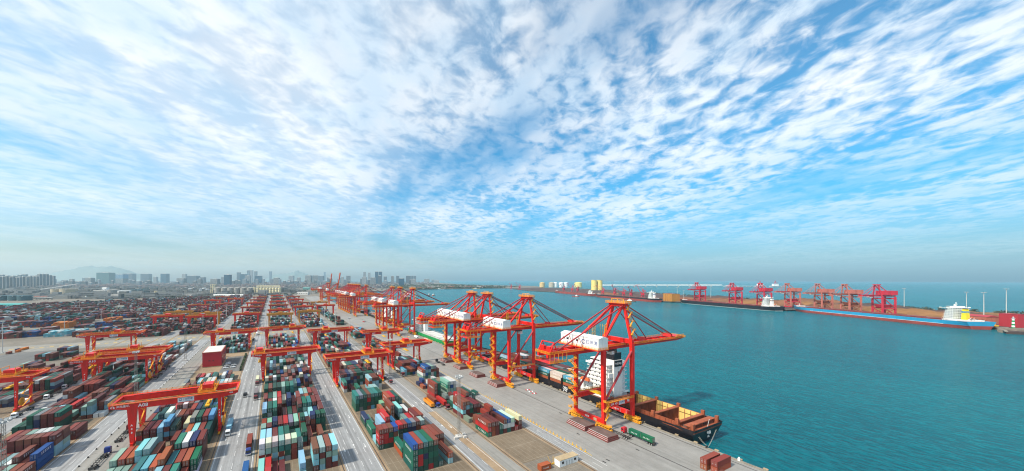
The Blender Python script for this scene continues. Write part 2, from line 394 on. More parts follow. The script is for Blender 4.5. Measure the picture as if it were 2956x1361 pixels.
# terminal land with its quay wall
land = [(-9000, -900), (QUAY, -900), (QUAY, 1720), (330, 1760), (420, 2080), (1060, 2500), (1868, 2585), (2180, 2400), (2600, 2550), (3000, 3100), (2600, 4000), (3600, 7000), (2500, 9000),
        (-9000, 17000)]
sheet('ground', land, 0.0, 'yard_ground', depth_=9)
sheet('terrain', [(-9000, 1960), (330, 1960), (420, 2085), (1060, 2495), (1868, 2580), (2180, 2405), (2590, 2560), (2980, 3100), (2580, 4000), (3580, 7000), (2480, 9000), (-8990, 15990)], .01, 'far_land')
apron = sheet('quay_apron', rect(134.5, QUAY - 1.6, -300, 1700), .006, 'apron_concrete')
BLOCKS = {12: (-192.5, -154.5), 10: (-136.5, -98.0), 8: (-67.2, -27.8), 6: (-7.8, 29.2), 4: (47.0, 85.0), 2: (105.7, 133.4)}
ROADS = [(-153.5, -137.5), (-97, -83), (-27, -8.8), (30.2, 46.2), (86, 97)]
for x0, x1 in ROADS: sheet('road', rect(x0, x1, -200, 1850), .006, 'road_concrete')
sheet('road', rect(-82.8, -68.2, -200, 1850), .006, 'lane_beige'); sheet('road', rect(97.2, 104.6, -200, 1850), .006, 'lane_beige')
for k, (x0, x1) in BLOCKS.items():
    y0 = 118 if k == 2 else 60
    sheet('block_pavement', rect(x0 + 1.5, x1 - 1.5, y0, 545), .005, 'block_pad')
sheet('road', rect(-900, 134, 552, 604), .011, 'lane_beige'); sheet('road', rect(134.6, 143.0, 112, 640), .012, 'road_concrete')
sheet('road', rect(-285, -232, 330, 551), .007, 'asphalt'); sheet('road', rect(-900, -300, 330, 551), .006, 'lane_beige')
sheet('dirt_lot', rect(-66, -29, 338, 438), .009, 'dirt'); sheet('parking_lot', rect(-47, -30, 352, 420), .013, 'asphalt')
sheet('dirt_strip', rect(92, 97.3, 105, 190), .010, 'dirt')
# block margins beside the rails
for k, (x0, x1) in BLOCKS.items():
    for x in (x0, x1):
        s_ = -1 if x == x0 else 1
        lo, hi = sorted((x + s_ * .9, x - s_ * 1.4)); sheet('rail_bed', rect(lo, hi, 60, 1850 if k != 2 else 545), .016, 'dirt')
        mb = MB(); mb.box(x - .2, x + .2, 60, 1850 if k != 2 else 545, .0, .06)
        o = mb.build('crane_rail', 'rail_steel'); o['kind'] = 'structure'
for x in (174.0, 200.5):
    mb = MB(); mb.box(x - .28, x + .28, -200, 1700, .0, .035); o = mb.build('crane_rail', 'rail_steel'); o['kind'] = 'structure'
# painted lines on the roads
mb = MB()
def line(x0, x1, y0, y1, z=.019): mb.add([(x0, y0, z), (x1, y0, z), (x1, y1, z), (x0, y1, z)], [(0, 1, 2, 3)])
for x0, x1 in ROADS[1:] + [(134.6, 143.0)]:
    for x in (x0 + .8, x1 - .8): line(x - .09, x + .09, 100, 550)
    nl = max(2, round((x1 - x0) / 4.5))
    for i in range(1, nl):
        xx = x0 + (x1 - x0) * i / nl
        for y in range(100, 545, 12): line(xx - .07, xx + .07, y, y + 5)
for x0, x1 in [(-27, -8.8), (30.2, 46.2), (86, 97)]:               # arrows
    for i in range(3):
        xx = x0 + (x1 - x0) * (i + .5) / 3
        for y in (166, 205, 270, 350, 430):
            line(xx - .1, xx + .1, y, y + 3, .023)
            mb.add([(xx - .5, y + 3, .023), (xx + .5, y + 3, .023), (xx, y + 5, .023)] if i % 2 else [(xx - .5, y, .023), (xx, y - 2, .023), (xx + .5, y, .023)], [(0, 1, 2)])
o = mb.build('road_markings', 'line_white'); o['kind'] = 'structure'
mb = MB()                                                             # stacking grid on the block pads
for k, (x0, x1) in BLOCKS.items():
    n = round((x1 - x0 - 3) / 2.8)
    for y in np.arange(80.5, 540, 12.9):
        line(x0 + 1.8, x1 - 1.8, y - .06, y + .06, .012)
    for i in range(n + 1):
        xx = x0 + 1.8 + i * (x1 - x0 - 3.6) / n; line(xx - .04, xx + .04, 80.5, 540, .0125)
o = mb.build('stacking_lines', 'line_faint'); o['kind'] = 'structure'
mb = MB(); line(143.4, 143.75, 109, 640, .02); line(-300, 60, 574, 574.6, .02); line(-300, 60, 592, 592.6, .02)
for x in range(-300, 60, 9): line(x, x + 4, 580, 583, .02)
o = mb.build('yellow_markings', 'line_yellow'); o['kind'] = 'structure'
# quay edge: coping blocks and fenders
mb = MB(); mb.box(QUAY - 1.55, QUAY + .02, -300, 1720, .0, .32); o = mb.build('quay_kerb', 'quay_wall'); o['kind'] = 'structure'
wall = MB().box(QUAY + .03, QUAY + .35, -300, 1715, -9, -.12).build('quay_wall', 'quay_wall'); wall['kind'] = 'structure'
fme = MB().box(-.55, .55, -.8, .8, -1.6, .55).box(.55, .8, -.6, .6, -3.4, -.2, 1).mesh('fender', ['roof_tan', 'tyre_rubber'])
for y in range(40, 760, 9 if True else 1):
    o = bpy.data.objects.new('fender', fme); COL.objects.link(o); o.location = (QUAY + 0.95 + .02, y, 0)
    tag(o, 'pale capped rubber fender on the quay edge', 'fender', 'fenders along the quay edge')
# rows of dark marker studs beside the truck lanes, yellow posts on the apron
sme = MB().lathe((0, 0, 0), [(.45, 0), (.42, .12), (.16, .75), (.10, .8)], 8).mesh('marker_cone', 'cage_black')
for xx, y0, y1, lab, stp in ((-137.9, 255, 345, 'small dark cone beside the lane between blocks A10 and A12', 7), (-83.0, 170, 540, 'small dark cone on the wide lane between blocks A08 and A10', 8.5),
                        (-74.5, 170, 330, 'small dark cone on the beige lane beside block A08', 10), (-31.5 + 1, 170, 171, '', 9)):
    if not lab: continue
    y = y0
    while y < y1:
        o = bpy.data.objects.new('marker_cone', sme); COL.objects.link(o); o.location = (xx + random.uniform(-.2, .2), y, .006)
        tag(o, lab, 'cone', lab.replace('small dark cone', 'marker cones')); y += stp
yme = MB().box(-.35, .35, -.35, .35, 0, .2).cyl((0, 0, .2), (0, 0, 1.35), .17, .14, 8).mesh('yellow_post', 'safety_yellow')
for i in range(34):
    o = bpy.data.objects.new('yellow_post', yme); COL.objects.link(o); o.location = (143.6, 112.8 + i * 2.55, .02)
    tag(o, 'short yellow post in the row along the apron', 'post', 'yellow posts along the apron')
# wire fence beside the last block
fn = thing('wire_fence', 'grey wire fence between the last container block and the apron road', 'fence', (136.3, 112, 0))
for i in range(15): MB().cyl((0, i * 2.9, 0), (0, i * 2.9, 2.1), .07, .07, 6).build('post', 'galvanised', fn)
for i in range(14):
    mb = MB()
    for z in (.3, .8, 1.3, 1.8): mb.bar((0, i * 2.9 + .08, z), (0, i * 2.9 + 2.82, z), .035)
    for j in range(6): mb.bar((0, i * 2.9 + .3 + j * .46, .3), (0, i * 2.9 + .3 + j * .46, 1.8), .03)
    mb.build('mesh_panel', 'galvanised', fn)
# hills far inland
def hill(name, pts, Zd, thick=900):
    mb = MB(); prof = []
    for i in range(len(pts) - 1):
        (xa, ya), (xb, yb) = pts[i], pts[i + 1]
        for k in range(8):
            t = k / 8; s_ = t * t * (3 - 2 * t); prof.append((xa + (xb - xa) * t, ya + (yb - ya) * s_))
    prof.append(pts[-1]); n = len(prof); rows = 7; vs = []
    for j in range(rows):
        u = j / (rows - 1); zz = math.sin(math.pi * u) ** .8; dz = (u - .5) * thick
        for i, (xp, yp) in enumerate(prof):
            Z = Zd + dz; X = (xp - CXP) * Zd / FPX
            h = max(0, H + (CYP - yp) * Zd / FPX) * zz * (1 + .06 * math.sin(i * 2.1 + j * 1.7) + .04 * math.sin(i * 5.3))
            vs.append((Z * SN + X * CS, Z * CS - X * SN, h - 3 + 0))
    fs = [(j * n + i, j * n + i + 1, (j + 1) * n + i + 1, (j + 1) * n + i) for j in range(rows - 1) for i in range(n - 1)]
    mb.add(vs, fs); o = mb.build(name, 'hill_hazed', smooth=True); o['kind'] = 'structure'; return o
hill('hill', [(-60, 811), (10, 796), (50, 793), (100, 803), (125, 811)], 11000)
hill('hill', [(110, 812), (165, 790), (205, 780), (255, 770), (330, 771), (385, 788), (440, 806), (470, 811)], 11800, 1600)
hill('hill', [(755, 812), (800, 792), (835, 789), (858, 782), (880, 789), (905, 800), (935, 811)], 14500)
# ------------------------------------------------------------------ containers
CW, CH = 2.44, 2.62; L40, L20 = 12.19, 6.06
PAL = {  # colour name: base colour
 'maroon': (.150, .030, .028), 'brown': (.200, .060, .038), 'brick red': (.27, .045, .030), 'rust orange': (.35, .085, .038), 'bright red': (.46, .024, .026),
 'dark green': (.014, .085, .062), 'green': (.010, .12, .075), 'sea green': (.03, .18, .155), 'pale green': (.27, .43, .37), 'light blue': (.27, .52, .62),
 'sky blue': (.11, .36, .55), 'blue': (.012, .075, .27), 'navy': (.020, .035, .11), 'grey': (.20, .22, .235), 'white': (.68, .70, .69), 'cream': (.62, .58, .44),
 'orange': (.72, .21, .015), 'yellow': (.50, .38, .04), 'cyan': (.14, .47, .56)}
MIX = {'mixed': dict(zip(['maroon', 'brown', 'brick red', 'rust orange', 'bright red', 'dark green', 'green', 'sea green', 'pale green', 'light blue', 'sky blue', 'blue', 'navy', 'grey', 'white', 'cream'],
                  [18, 16, 9, 4, 4, 11, 7, 5, 4, 6, 2, 4, 5, 6, 4, 2])),
 'red': {'maroon': 30, 'brown': 26, 'brick red': 14, 'bright red': 4, 'dark green': 9, 'navy': 4, 'grey': 4, 'white': 3, 'light blue': 3, 'pale green': 3},
 'green': {'dark green': 24, 'green': 10, 'sea green': 8, 'maroon': 18, 'brown': 12, 'grey': 7, 'navy': 6, 'pale green': 5, 'light blue': 4, 'white': 3},
 'pale': {'white': 9, 'pale green': 8, 'light blue': 8, 'cream': 5, 'maroon': 8, 'sea green': 5, 'brown': 5, 'grey': 5, 'dark green': 5},
 'cyan': {'cyan': 20, 'light blue': 8, 'white': 3, 'blue': 2}, 'orange': {'orange': 30, 'rust orange': 3}, 'navy': {'navy': 10, 'blue': 8, 'maroon': 8, 'brick red': 4}}
for k in MIX:
    s_ = sum(MIX[k].values()); MIX[k] = (list(MIX[k].keys()), [v / s_ for v in MIX[k].values()])
NEAR = []   # block, row y, column, tier, x, y, z, length, colour
def jit(c): return tuple(max(.005, v * random.uniform(.68, 1.0)) for v in c)
def stack(block, x, y, col, heights, ln, mixn='mixed', cols=None, pitch=2.85):
    pass
def bay(block, y, x0, heights, ln=L40, mixn='mixed', pitch=2.85, colours=None):
    """one row of stacks; heights: a digit for each column from the left ('.' = empty); colours: list per column of tier colours from the ground up"""
    base = None
    for i, ch in enumerate(heights):
        n = 0 if ch == '.' else int(ch)
        if n and (base is None or random.random() < .6): base = random.choices(*[MIX[mixn][0]], weights=MIX[mixn][1])[0]
        for t in range(n):
            c = None
            if colours and i in colours and t < len(colours[i]): c = colours[i][t]
            if c is None: c = base if random.random() < .38 else random.choices(MIX[mixn][0], weights=MIX[mixn][1])[0]
            NEAR.append((block, y, i, t, x0 + i * pitch + CW / 2, y + ln / 2, t * CH + .012, ln, c))
def rh(n, lo, hi, gap=.08, prev=[0]):
    out = ''; h = random.randint(lo, hi)
    for i in range(n):
        if random.random() < .45: h = random.randint(lo, hi)
        out += '.' if random.random() < gap else str(max(1, h))
    return out
W, LG, DG, MR, BR, GN, SG, LB, SB, BL, NV, CR, GY, RD, OR, BK = ('white', 'pale green', 'dark green', 'maroon', 'brown', 'green', 'sea green', 'light blue', 'sky blue', 'blue', 'navy', 'cream', 'grey', 'bright red', 'rust orange', 'brick red')
# block A06 / A05
X6 = -6.4
bay('A06', 139.5, X6, '2311..1.....', L40, 'mixed', 2.83, {0: [MR, LB], 1: [MR, BR, RD], 2: [MR], 3: [BR], 6: [LB]})
bay('A06', 153.4, X6, '2211..2.4444', L40, 'mixed', 2.83, {0: [LB, LB], 1: [MR, RD], 2: [MR], 3: [MR], 6: [LB, LB], 8: [MR, LB, LB, BR], 9: [LB, LG, MR, LG], 10: [MR, MR, LG, BR], 11: [MR, LB, LG, LB]})
bay('A06', 168.2, X6, '4444443.....', L20, 'pale', 2.83, {0: [LG, RD, W, W], 1: [RD, MR, LG, CR], 2: [GY, LB, LG, CR], 3: [LB, BK, SG, LG], 4: [GY, GN, SG, CR], 5: [BK, BK, BK, CR], 6: [GY, GY, GY]})
bay('A06', 178.5, X6, '333332232.2.', L40, 'green', 2.83, {1: [MR, BR, LB], 2: [MR, RD, MR], 3: [DG, SG, SG], 5: [DG, DG], 6: [MR, SG, SG], 7: [MR, SG], 8: [MR, BR, MR], 10: [MR, BR]})
bay('A06', 192.5, X6, '334.2..43444', L20, 'mixed', 2.83, {0: [MR, DG, LG], 1: [BK, RD, MR], 8: [MR, MR, BR], 9: [MR, MR, BR], 10: [RD, DG, GN], 11: [GN, DG, GN]})
for i, y in enumerate((200.0, 213, 226, 239, 252, 265)):
    bay('A06', y, X6, rh(12, 2, 4, .07), L40, ('mixed', 'green', 'mixed')[i % 3], 2.83)
bay('A06', 279, X6, '444443343433', L20, 'pale', 2.83)
for i, y in enumerate((286.5, 299.5, 312.5, 325.5, 338.5)): bay('A06', y, X6, rh(12, 2, 4, .06), L40, 'mixed', 2.83)
for y in (366, 372.5, 385.5, 398.5, 411.5, 424.5, 437.5, 450.5, 463.5, 476.5, 489.5): bay('A05', y, X6, rh(12, 2, 4, .06), L20 if y == 366 else L40, 'pale' if y < 380 else 'mixed', 2.83)
# block A08 / A07
X8 = -65.6
bay('A08', 159.5, X8, '222.3223332.', L40, 'mixed', 2.9)
bay('A08', 172.4, X8, '222233343333', L40, 'mixed', 2.9, {0: [DG, LG], 1: [DG, LG], 2: [MR, LG], 3: [LG, BR, CR], 4: [GN, LG, SG], 5: [NV, SB, SB], 6: [NV, MR, OR], 7: [DG, NV, MR, OR], 8: [DG, DG, SG], 9: [DG, DG, BK]})
bay('A08', 185.6, X8, '3334432.4444', L40, 'mixed', 2.9, {0: [BR, LG, LG], 1: [MR, CR, OR], 2: [MR, BR, OR], 3: [BR, LG, LB, LB], 4: [GN, LG, LG, LG], 8: [DG, DG, RD, SG], 9: [DG, DG, MR, W], 10: [DG, DG, MR, NV], 11: [MR, BR, MR, MR]})
bay('A08', 203.2, X8, '......223333', L40, 'mixed', 2.9, {6: [MR, MR], 7: [NV, NV], 8: [NV, DG, OR], 9: [MR, MR, LB], 10: [DG, BR, BR], 11: [DG, DG, DG]})
bay('A08', 215.9, X8, '333343.34444', L40, 'mixed', 2.9, {0: [LG, RD, BR], 1: [MR, BR, MR], 2: [MR, MR, MR], 3: [LB, LB, LB], 4: [MR, SB, MR, SB], 5: [MR, GY, DG], 7: [MR, BR, CR], 8: [RD, NV, RD, GY], 9: [MR, RD, RD, DG], 10: [BR, BR, NV, BK], 11: [GN, GN, DG, SB]})
for y, h in ((229.2, '334433344433'), (242.2, '343344443322'), (255.2, '223344433322'), (268.4, '.33.22333322')): bay('A08', y, X8, h, L40, 'mixed', 2.9)
bay('A08', 282, X8, '...222..1122', L20, 'pale', 2.9)
for y, h in ((298.5, '22..33332222'), (311.5, '2.1223232322'), (325, '..22122..22.')): bay('A08', y, X8, h, L40, 'pale' if y < 320 else 'mixed', 2.9)
for y in (441, 454, 467, 480, 493, 506): bay('A07', y, X8, rh(12, 2, 4, .06), L40, 'green', 2.9)
# block A10 / A09
X10 = -134.9
bay('A10', 194.6, X10, '..22223222222', L40, 'red', 2.84, {8: [MR, LG], 9: [MR, MR], 10: [BR, LG], 11: [BR, BR], 12: [BR, BR]})
bay('A10', 207.8, X10, '..2222222232.', L40, 'red', 2.84, {8: [MR, LG], 9: [MR, W], 10: [MR, MR, BR], 11: [BR, BK]})
bay('A10', 207.8, X10 + 12 * 2.84, '3', L40, 'red', 2.84, {0: [BL, BL, BL]})
bay('A10', 221.4, X10, '.221222444444', L20, 'red', 2.84, {7: [LG, RD, MR, MR], 8: [MR, MR, MR, BR], 9: [BR, LB, MR, BR], 10: [BR, MR, MR, BR], 11: [BR, MR, MR, BK], 12: [LB, LB, BR, MR]})
bay('A10', 228.0, X10, '.212122444444', L20, 'red', 2.84, {8: [BR, BR, BR, LG], 9: [BR, BR, BR, W], 10: [MR, BR, DG, W], 11: [MR, BR, GY, LG], 12: [LB, LG, MR, BR]})
bay('A10', 239.5, X10, '2.1222....122', L40, 'red', 2.84, {11: [MR], 12: [MR, MR]})
bay('A10', 257.8, X10, '.2244444.....', L40, 'mixed', 2.84, {3: [BL, SG, DG, GN], 4: [RD, NV, NV, GY], 5: [RD, MR, MR, BR], 6: [SG, MR, MR, MR], 7: [DG, GN, BK, GN]})
bay('A10', 271.5, X10, '22..2222.3411', L20, 'pale', 2.84, {9: [BR, LB, LG], 10: [BR, LB, LB, LG]})
bay('A10', 278.5, X10, '2222223223433', L40, 'red', 2.84)
bay('A10', 292, X10, '.222.2224433.', L40, 'red', 2.84, {8: [DG, MR, MR, BR], 9: [NV, MR, BR, BR]})
for y in (305, 318, 331, 344): bay('A10', y, X10, rh(13, 2, 4, .08), L40, 'red' if y < 330 else 'green', 2.84)
for y in (357, 370, 383, 396, 409): bay('A09', y, X10, rh(13, 2, 4, .1), L40, 'green' if y < 380 else 'red', 2.84)
for y in (424, 437, 450, 463, 476, 489, 502): bay('A09', y, X10, rh(13, 1, 3, .2), L40, 'pale' if y % 3 else 'mixed', 2.84)
# block A12 / A11
X12 = -190.8
for y in (319.5, 333): bay('A12', y, X12, '...2222221111', L40, 'green', 2.84)
bay('A12', 346, X12, '22.3.33344444', L40, 'red', 2.84, {9: [MR, MR, MR, W], 10: [MR, BR, MR, BR], 11: [DG, DG, DG, GN], 12: [MR, NV, LB, BK]})
bay('A12', 359, X12, '2222.333344444'[:13], L40, 'green', 2.84)
for y in (372, 385, 398): bay('A12', y, X12, rh(13, 1, 3, .15), L40, 'red', 2.84)
for y in (411, 424, 437, 450, 463): bay('A11', y, X12, rh(13, 1, 3, .2), L40, 'red', 2.84)
for y in (476, 489, 502): bay('A11', y, X12, rh(13, 1, 2, .35), L40, 'pale', 2.84)
# block A04 / A03
X4 = 49.0
bay('A04', 132.8, X4, '...555551.2', L40, 'green', 2.62, {3: [GN, GN, GN, GN, BL], 4: [DG, RD, RD, GN, BK], 5: [DG, DG, NV, DG, SG], 6: [RD, DG, GN, DG, GN], 7: [DG, DG, GN, DG, BR], 8: [DG], 10: [LB, OR]})
bay('A04', 146.6, X4, '...2.....333', L40, 'mixed', 2.62, {3: [OR, GN], 9: [MR, MR, BK], 10: [MR, MR, BR], 11: [MR, MR, BR]})
bay('A04', 158.5, X4, '4444........', L20, 'mixed', 2.62, {0: [DG, RD, RD, BK], 1: [DG, RD, RD, BR], 2: [DG, RD, DG, BR], 3: [DG, BR, BR, BL]})
bay('A04', 158.5 + 6.3, X4, '1....333333.', L20, 'mixed', 2.62, {0: [LB], 5: [GY, DG, RD], 6: [NV, DG, BK], 7: [BR, NV, BL], 8: [DG, NV, GY], 9: [BR, BR, BR], 10: [DG, SG, LG]})
bay('A04', 172, X4, '2134.2..2233', L40, 'mixed', 2.62, {0: [GN, GN], 1: [RD], 2: [LB, LB, LB], 3: [MR, RD, RD, RD], 10: [BK, RD, MR], 11: [BK, BR, BK]})
bay('A04', 186, X4, '21..3.4.3221', L40, 'mixed', 2.62, {0: [DG, NV], 4: [MR, RD, OR], 6: [MR, BR, BR, BR], 8: [DG, LB, LB], 11: [DG]})
bay('A04', 199.5, X4, '.......4443', L40, 'green', 2.62, {7: [BK, OR, OR, OR], 8: [MR, RD, RD, RD], 9: [BL, DG, GN, DG]})
bay('A04', 205.5, X4, '......21..', L20, 'pale', 2.62)
bay('A04', 211.0, X4, '4444444....', L40, 'green', 2.62, {0: [GN, GN, SG, SG], 1: [GY, DG, DG, GY], 2: [DG, GN, DG, DG], 3: [BR, DG, RD, BR], 4: [SB, DG, DG, SG], 5: [DG, DG, GN, SG], 6: [MR, OR, DG, DG]})
bay('A04', 226, X4, '.....233....', L40, 'mixed', 2.62)
bay('A04', 244.5, X4, '.......4443.', L40, 'pale', 2.62, {7: [LB, BK, OR, LB], 8: [LB, LB, LB, BR], 9: [LB, LB, LB, BR]})
bay('A04', 250, X4, '3.1.1.......', L40, 'pale', 2.62, {0: [W, RD, SG], 2: [MR]})
bay('A04', 263, X4, '444444433332', L40, 'green', 2.62)
bay('A04', 277, X4, '333344443343', L40, 'mixed', 2.62)
for y in (291, 304, 317, 330, 343, 356): bay('A04', y, X4, rh(13, 1, 4, .12), L40, 'pale' if 300 < y < 335 else 'mixed', 2.62)
for y in (369, 382, 395, 408, 421, 434, 447, 460, 473, 486): bay('A03', y, X4, rh(13, 1, 4, .1), L40, 'mixed', 2.62)
# block A02 / A01
X2 = 107.6
bay('A02', 145.8, X2, '333233313', L40, 'mixed', 2.72, {0: [GN, RD, BK], 1: [OR, OR, MR], 2: [MR, MR], 3: [DG, SG, OR], 4: [MR, W], 5: [SG, W, BL], 6: [MR, W, W], 7: [RD], 8: [MR, MR, CR]})
bay('A02', 165.2, X2, '1........', L20, 'mixed', 2.72, {0: [GY]})
bay('A02', 158.8, X2, '.22343...', L20, 'red', 2.72, {1: [BR, BR], 2: [MR, GN], 3: [GN, GN, BK], 4: [BR, MR, MR, BK], 5: [MR, MR, BL]})
bay('A02', 172, X2, '443332...', L40, 'red', 2.72, {0: [MR, LB, BR, BR], 1: [MR, MR, LB, BR], 2: [MR, GN, GN]})
bay('A02', 185.5, X2, '.1234431.', L40, 'red', 2.72, {3: [BR, MR, RD], 4: [MR, MR, MR, BR]})
bay('A02', 211, X2, '44.1444..', L40, 'pale', 2.72, {0: [RD, BR, BR, BK], 1: [DG, DG, GN, GN], 4: [LG, LG, SG, LG], 5: [LB, LG, BL, W], 6: [SG, LG, W, W]})
bay('A02', 199, X2, '12121....', L20, 'red', 2.72)
bay('A02', 231.5, X2, '112......', L20, 'mixed', 2.72, {0: [OR], 1: [NV], 2: [LB, W]})
bay('A02', 239, X2, '12.1.2...', L20, 'mixed', 2.72, {1: [RD, BL]})
bay('A02', 255, X2, '....344443', L40, 'pale', 2.72, {4: [LG, W, BK], 5: [SG, BL, LB, BL], 6: [LG, SG, LB, BL]})
bay('A02', 271, X2, '22223.....', L40, 'mixed', 2.72, {0: [LB, SB], 1: [SG, BR], 2: [DG, OR], 3: [BL, BR], 4: [W, MR, NV]})
for y, h in ((284, '2333333332'), (297, '.22333332.'), (310, '2.2.2222..'), (334, '22322..2..'), (350, '2333.3332.'), (366, '223332333.'), (382, '3322322.22'), (398, '22.2232222'), (414, '223.22322.')): bay('A02' if y < 330 else 'A01', y, X2, h, L40, 'mixed' if y > 290 else 'red', 2.62)

# exposed faces decide which boxes show; the largest three hundred become single things
occ = {}
for n_ in NEAR: occ.setdefault((n_[0], n_[1]), {}).setdefault(n_[2], 0); occ[(n_[0], n_[1])][n_[2]] = max(occ[(n_[0], n_[1])][n_[2]], n_[3] + 1)
rows_of = {}
for b_, y_ in occ: rows_of.setdefault(b_, set()).add(y_)
rows_of = {b_: sorted(v) for b_, v in rows_of.items()}
def project(x, y, z):
    Z = x * SN + y * CS; X = x * CS - y * SN; return CXP + FPX * X / Z, CYP + FPX * (H - z) / Z, Z
scored = []
for n_ in NEAR:
    b_, y_, i, t, x, yc, z, ln, c = n_
    u, v_, Z = project(x, yc - ln / 2, z + 1.3)
    if not (-20 < u < 2976 and v_ < 1395): scored.append((0, n_)); continue
    o_ = occ[(b_, y_)]; face = 0.
    if o_[i] == t + 1: face += ln * CW * (H - z) / Z
    sidecol = i + 1 if x < 0 else i - 1
    if o_.get(sidecol, 0) <= t: face += ln * CH * min(1., abs(x) / max(60., yc)) * 1.0
    rr = rows_of[b_]; k = rr.index(y_)
    if k == 0 or occ[(b_, rr[k - 1])].get(i, 0) <= t or y_ - rr[k - 1] > 20: face += CW * CH
    scored.append((face / (x * x + yc * yc + (H - z) ** 2), n_))
scored.sort(key=lambda s: -s[0])
SINGLE = [n_ for s_, n_ in scored[:256]]; MASS = [n_ for s_, n_ in scored[256:]]

def container_meshes(ln, tag_):
    hw = CW / 2; hl = ln / 2; z0, z1 = .13, CH - .03
    body = MB()
    # corrugated long sides
    nw = 22 if ln > 8 else 11; a0, a1 = -hl + .16, hl - .16; st = (a1 - a0) / nw
    for sx in (-1, 1):
        pts = []
        for k in range(nw):
            y = a0 + k * st; pts += [(0, y), (0, y + st * .38), (-.045, y + st * .5), (-.045, y + st * .88)]
        pts.append((0, a1)); vs = []
        for dx, y in pts: vs += [(sx * (hw - .03 + dx), y, z0 + .1), (sx * (hw - .03 + dx), y, z1 - .06)]
        fs = [(2 * k, 2 * k + 2, 2 * k + 3, 2 * k + 1) if sx > 0 else (2 * k, 2 * k + 1, 2 * k + 3, 2 * k + 2) for k in range(len(pts) - 1)]
        body.add(vs, fs)
    # end wall, corrugated, at the far end; plain recess behind the doors
    pts = []; ne = 9; b0, b1 = -hw + .12, hw - .12; se = (b1 - b0) / ne
    for k in range(ne): x = b0 + k * se; pts += [(x, 0), (x + se * .4, 0), (x + se * .5, -.04), (x + se * .9, -.04)]
    pts.append((b1, 0)); vs = []
    for x, dy in pts: vs += [(x, hl - .03 + dy, z0 + .1), (x, hl - .03 + dy, z1 - .06)]
    body.add(vs, [(2 * k, 2 * k + 1, 2 * k + 3, 2 * k + 2) for k in range(len(pts) - 1)])
    # roof with shallow swages, floor, frame rails, corner posts
    nr = 20 if ln > 8 else 10; vs = []; rp = []
    for k in range(nr): y = a0 + k * (a1 - a0) / nr; d = (a1 - a0) / nr; rp += [(y, 0), (y + d * .55, 0), (y + d * .65, -.03), (y + d * .9, -.03)]
    rp.append((a1, 0))
    for y, dz in rp: vs += [(-hw + .05, y, z1 - .03 + dz), (hw - .05, y, z1 - .03 + dz)]
    body.add(vs, [(2 * k, 2 * k + 1, 2 * k + 3, 2 * k + 2) for k in range(len(rp) - 1)])
    for sx in (-1, 1):
        x0, x1 = sorted((sx * hw, sx * (hw - .10)))
        body.box(x0, x1, a0, a1, z0 - .0, z0 + .16); body.box(x0, x1, a0, a1, z1 - .09, z1)
        for sy in (-1, 1):
            y0, y1 = sorted((sy * hl, sy * (hl - .17))); x0b, x1b = sorted((sx * hw, sx * (hw - .16)))
            body.box(x0b, x1b, y0, y1, .118, CH - .118)
            for zz in (0., CH - .118): body.box(x0b - (.006 if sx < 0 else -.0), x1b + (.006 if sx > 0 else 0), y0, y1, zz, zz + .116)
    for sy in (-1, 1):
        y0, y1 = sorted((sy * hl, sy * (hl - .12)))
        body.box(-hw + .165, hw - .165, y0, y1, z0, z0 + .14); body.box(-hw + .165, hw - .165, y0, y1, z1 - .10, z1)
    body.box(-hw + .1, hw - .1, -hl + .1, hl - .1, z0, z0 + .05)
    # the door leaf
    door = MB(); wd = (CW - .36) / 2
    door.box(.01, wd, -.05, 0, 0, z1 - z0 - .28); n = 3
    for k in range(3): zz = .12 + k * .75; door.box(.1, wd - .1, -.075, -.052, zz, zz + .55)
    door.cyl((wd * .35, -.11, .02), (wd * .35, -.11, z1 - z0 - .32), .03, .03, 5, 1); door.cyl((wd * .75, -.11, .02), (wd * .75, -.11, z1 - z0 - .32), .03, .03, 5, 1)
    door.box(wd * .3, wd * .8, -.12, -.08, .95, 1.05, 1)
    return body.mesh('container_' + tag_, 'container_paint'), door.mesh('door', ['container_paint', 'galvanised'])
CM = {L40: container_meshes(L40, 'long'), L20: container_meshes(L20, 'short')}
# lettering panels: a row of five pale painted characters, the shapes too worn to read
lm = MB()
for k in range(6):
    y = -3.2 + k * 1.25
    lm.add([(-.0, y, 0), (0, y + .7, 0), (0, y + .7, .16), (0, y, .16)], [(0, 1, 2, 3)]); lm.add([(0, y + .25, .2), (0, y + .45, .2), (0, y + .45, .75), (0, y + .25, .75)], [(0, 1, 2, 3)])
    lm.add([(0, y, .8), (0, y + .75, .8), (0, y + .75, .95), (0, y, .95)], [(0, 1, 2, 3)])
LETTER = lm.mesh('lettering', 'letter_white')
def lmobj(*a):
    o = mobj(*a); o['kind'] = 'stuff'; return o
LETTER_S = MB()
for k in range(5):
    y = -1.7 + k * .72
    LETTER_S.add([(0, y, .1), (0, y + .4, .1), (0, y + .4, .25), (0, y, .25)], [(0, 1, 2, 3)]); LETTER_S.add([(0, y + .12, .3), (0, y + .28, .3), (0, y + .28, .7), (0, y + .12, .7)], [(0, 1, 2, 3)])
LETTER_S = LETTER_S.mesh('lettering', 'letter_white')
def add_container(x, y, z, ln, cname, label, group=None, rz=0., letters=False, doors=True):
    me, dm = CM[ln]
    o = bpy.data.objects.new('shipping_container', me); COL.objects.link(o)
    o.location = (x, y, z); o.rotation_euler = (0, 0, rz); c = jit(PAL[cname]); o.color = (*c, 1)
    tag(o, label, 'container', group)
    if doors:
        for s_ in (0, 1):
            d_ = bpy.data.objects.new('door', dm); COL.objects.link(d_); d_.parent = o; d_.location = (0, -ln / 2 + .075 - .01, .26 + .02)
            if s_: d_.scale = (-1, 1, 1)
            d_.color = (*c, 1)
    if letters:
        for sx in (-1, 1):
            l_ = lmobj('lettering', LETTER if ln > 8 else LETTER_S, o, (sx * (CW / 2 + .004), 0, .9), (0, 0, 0 if sx > 0 else math.pi))
    return o
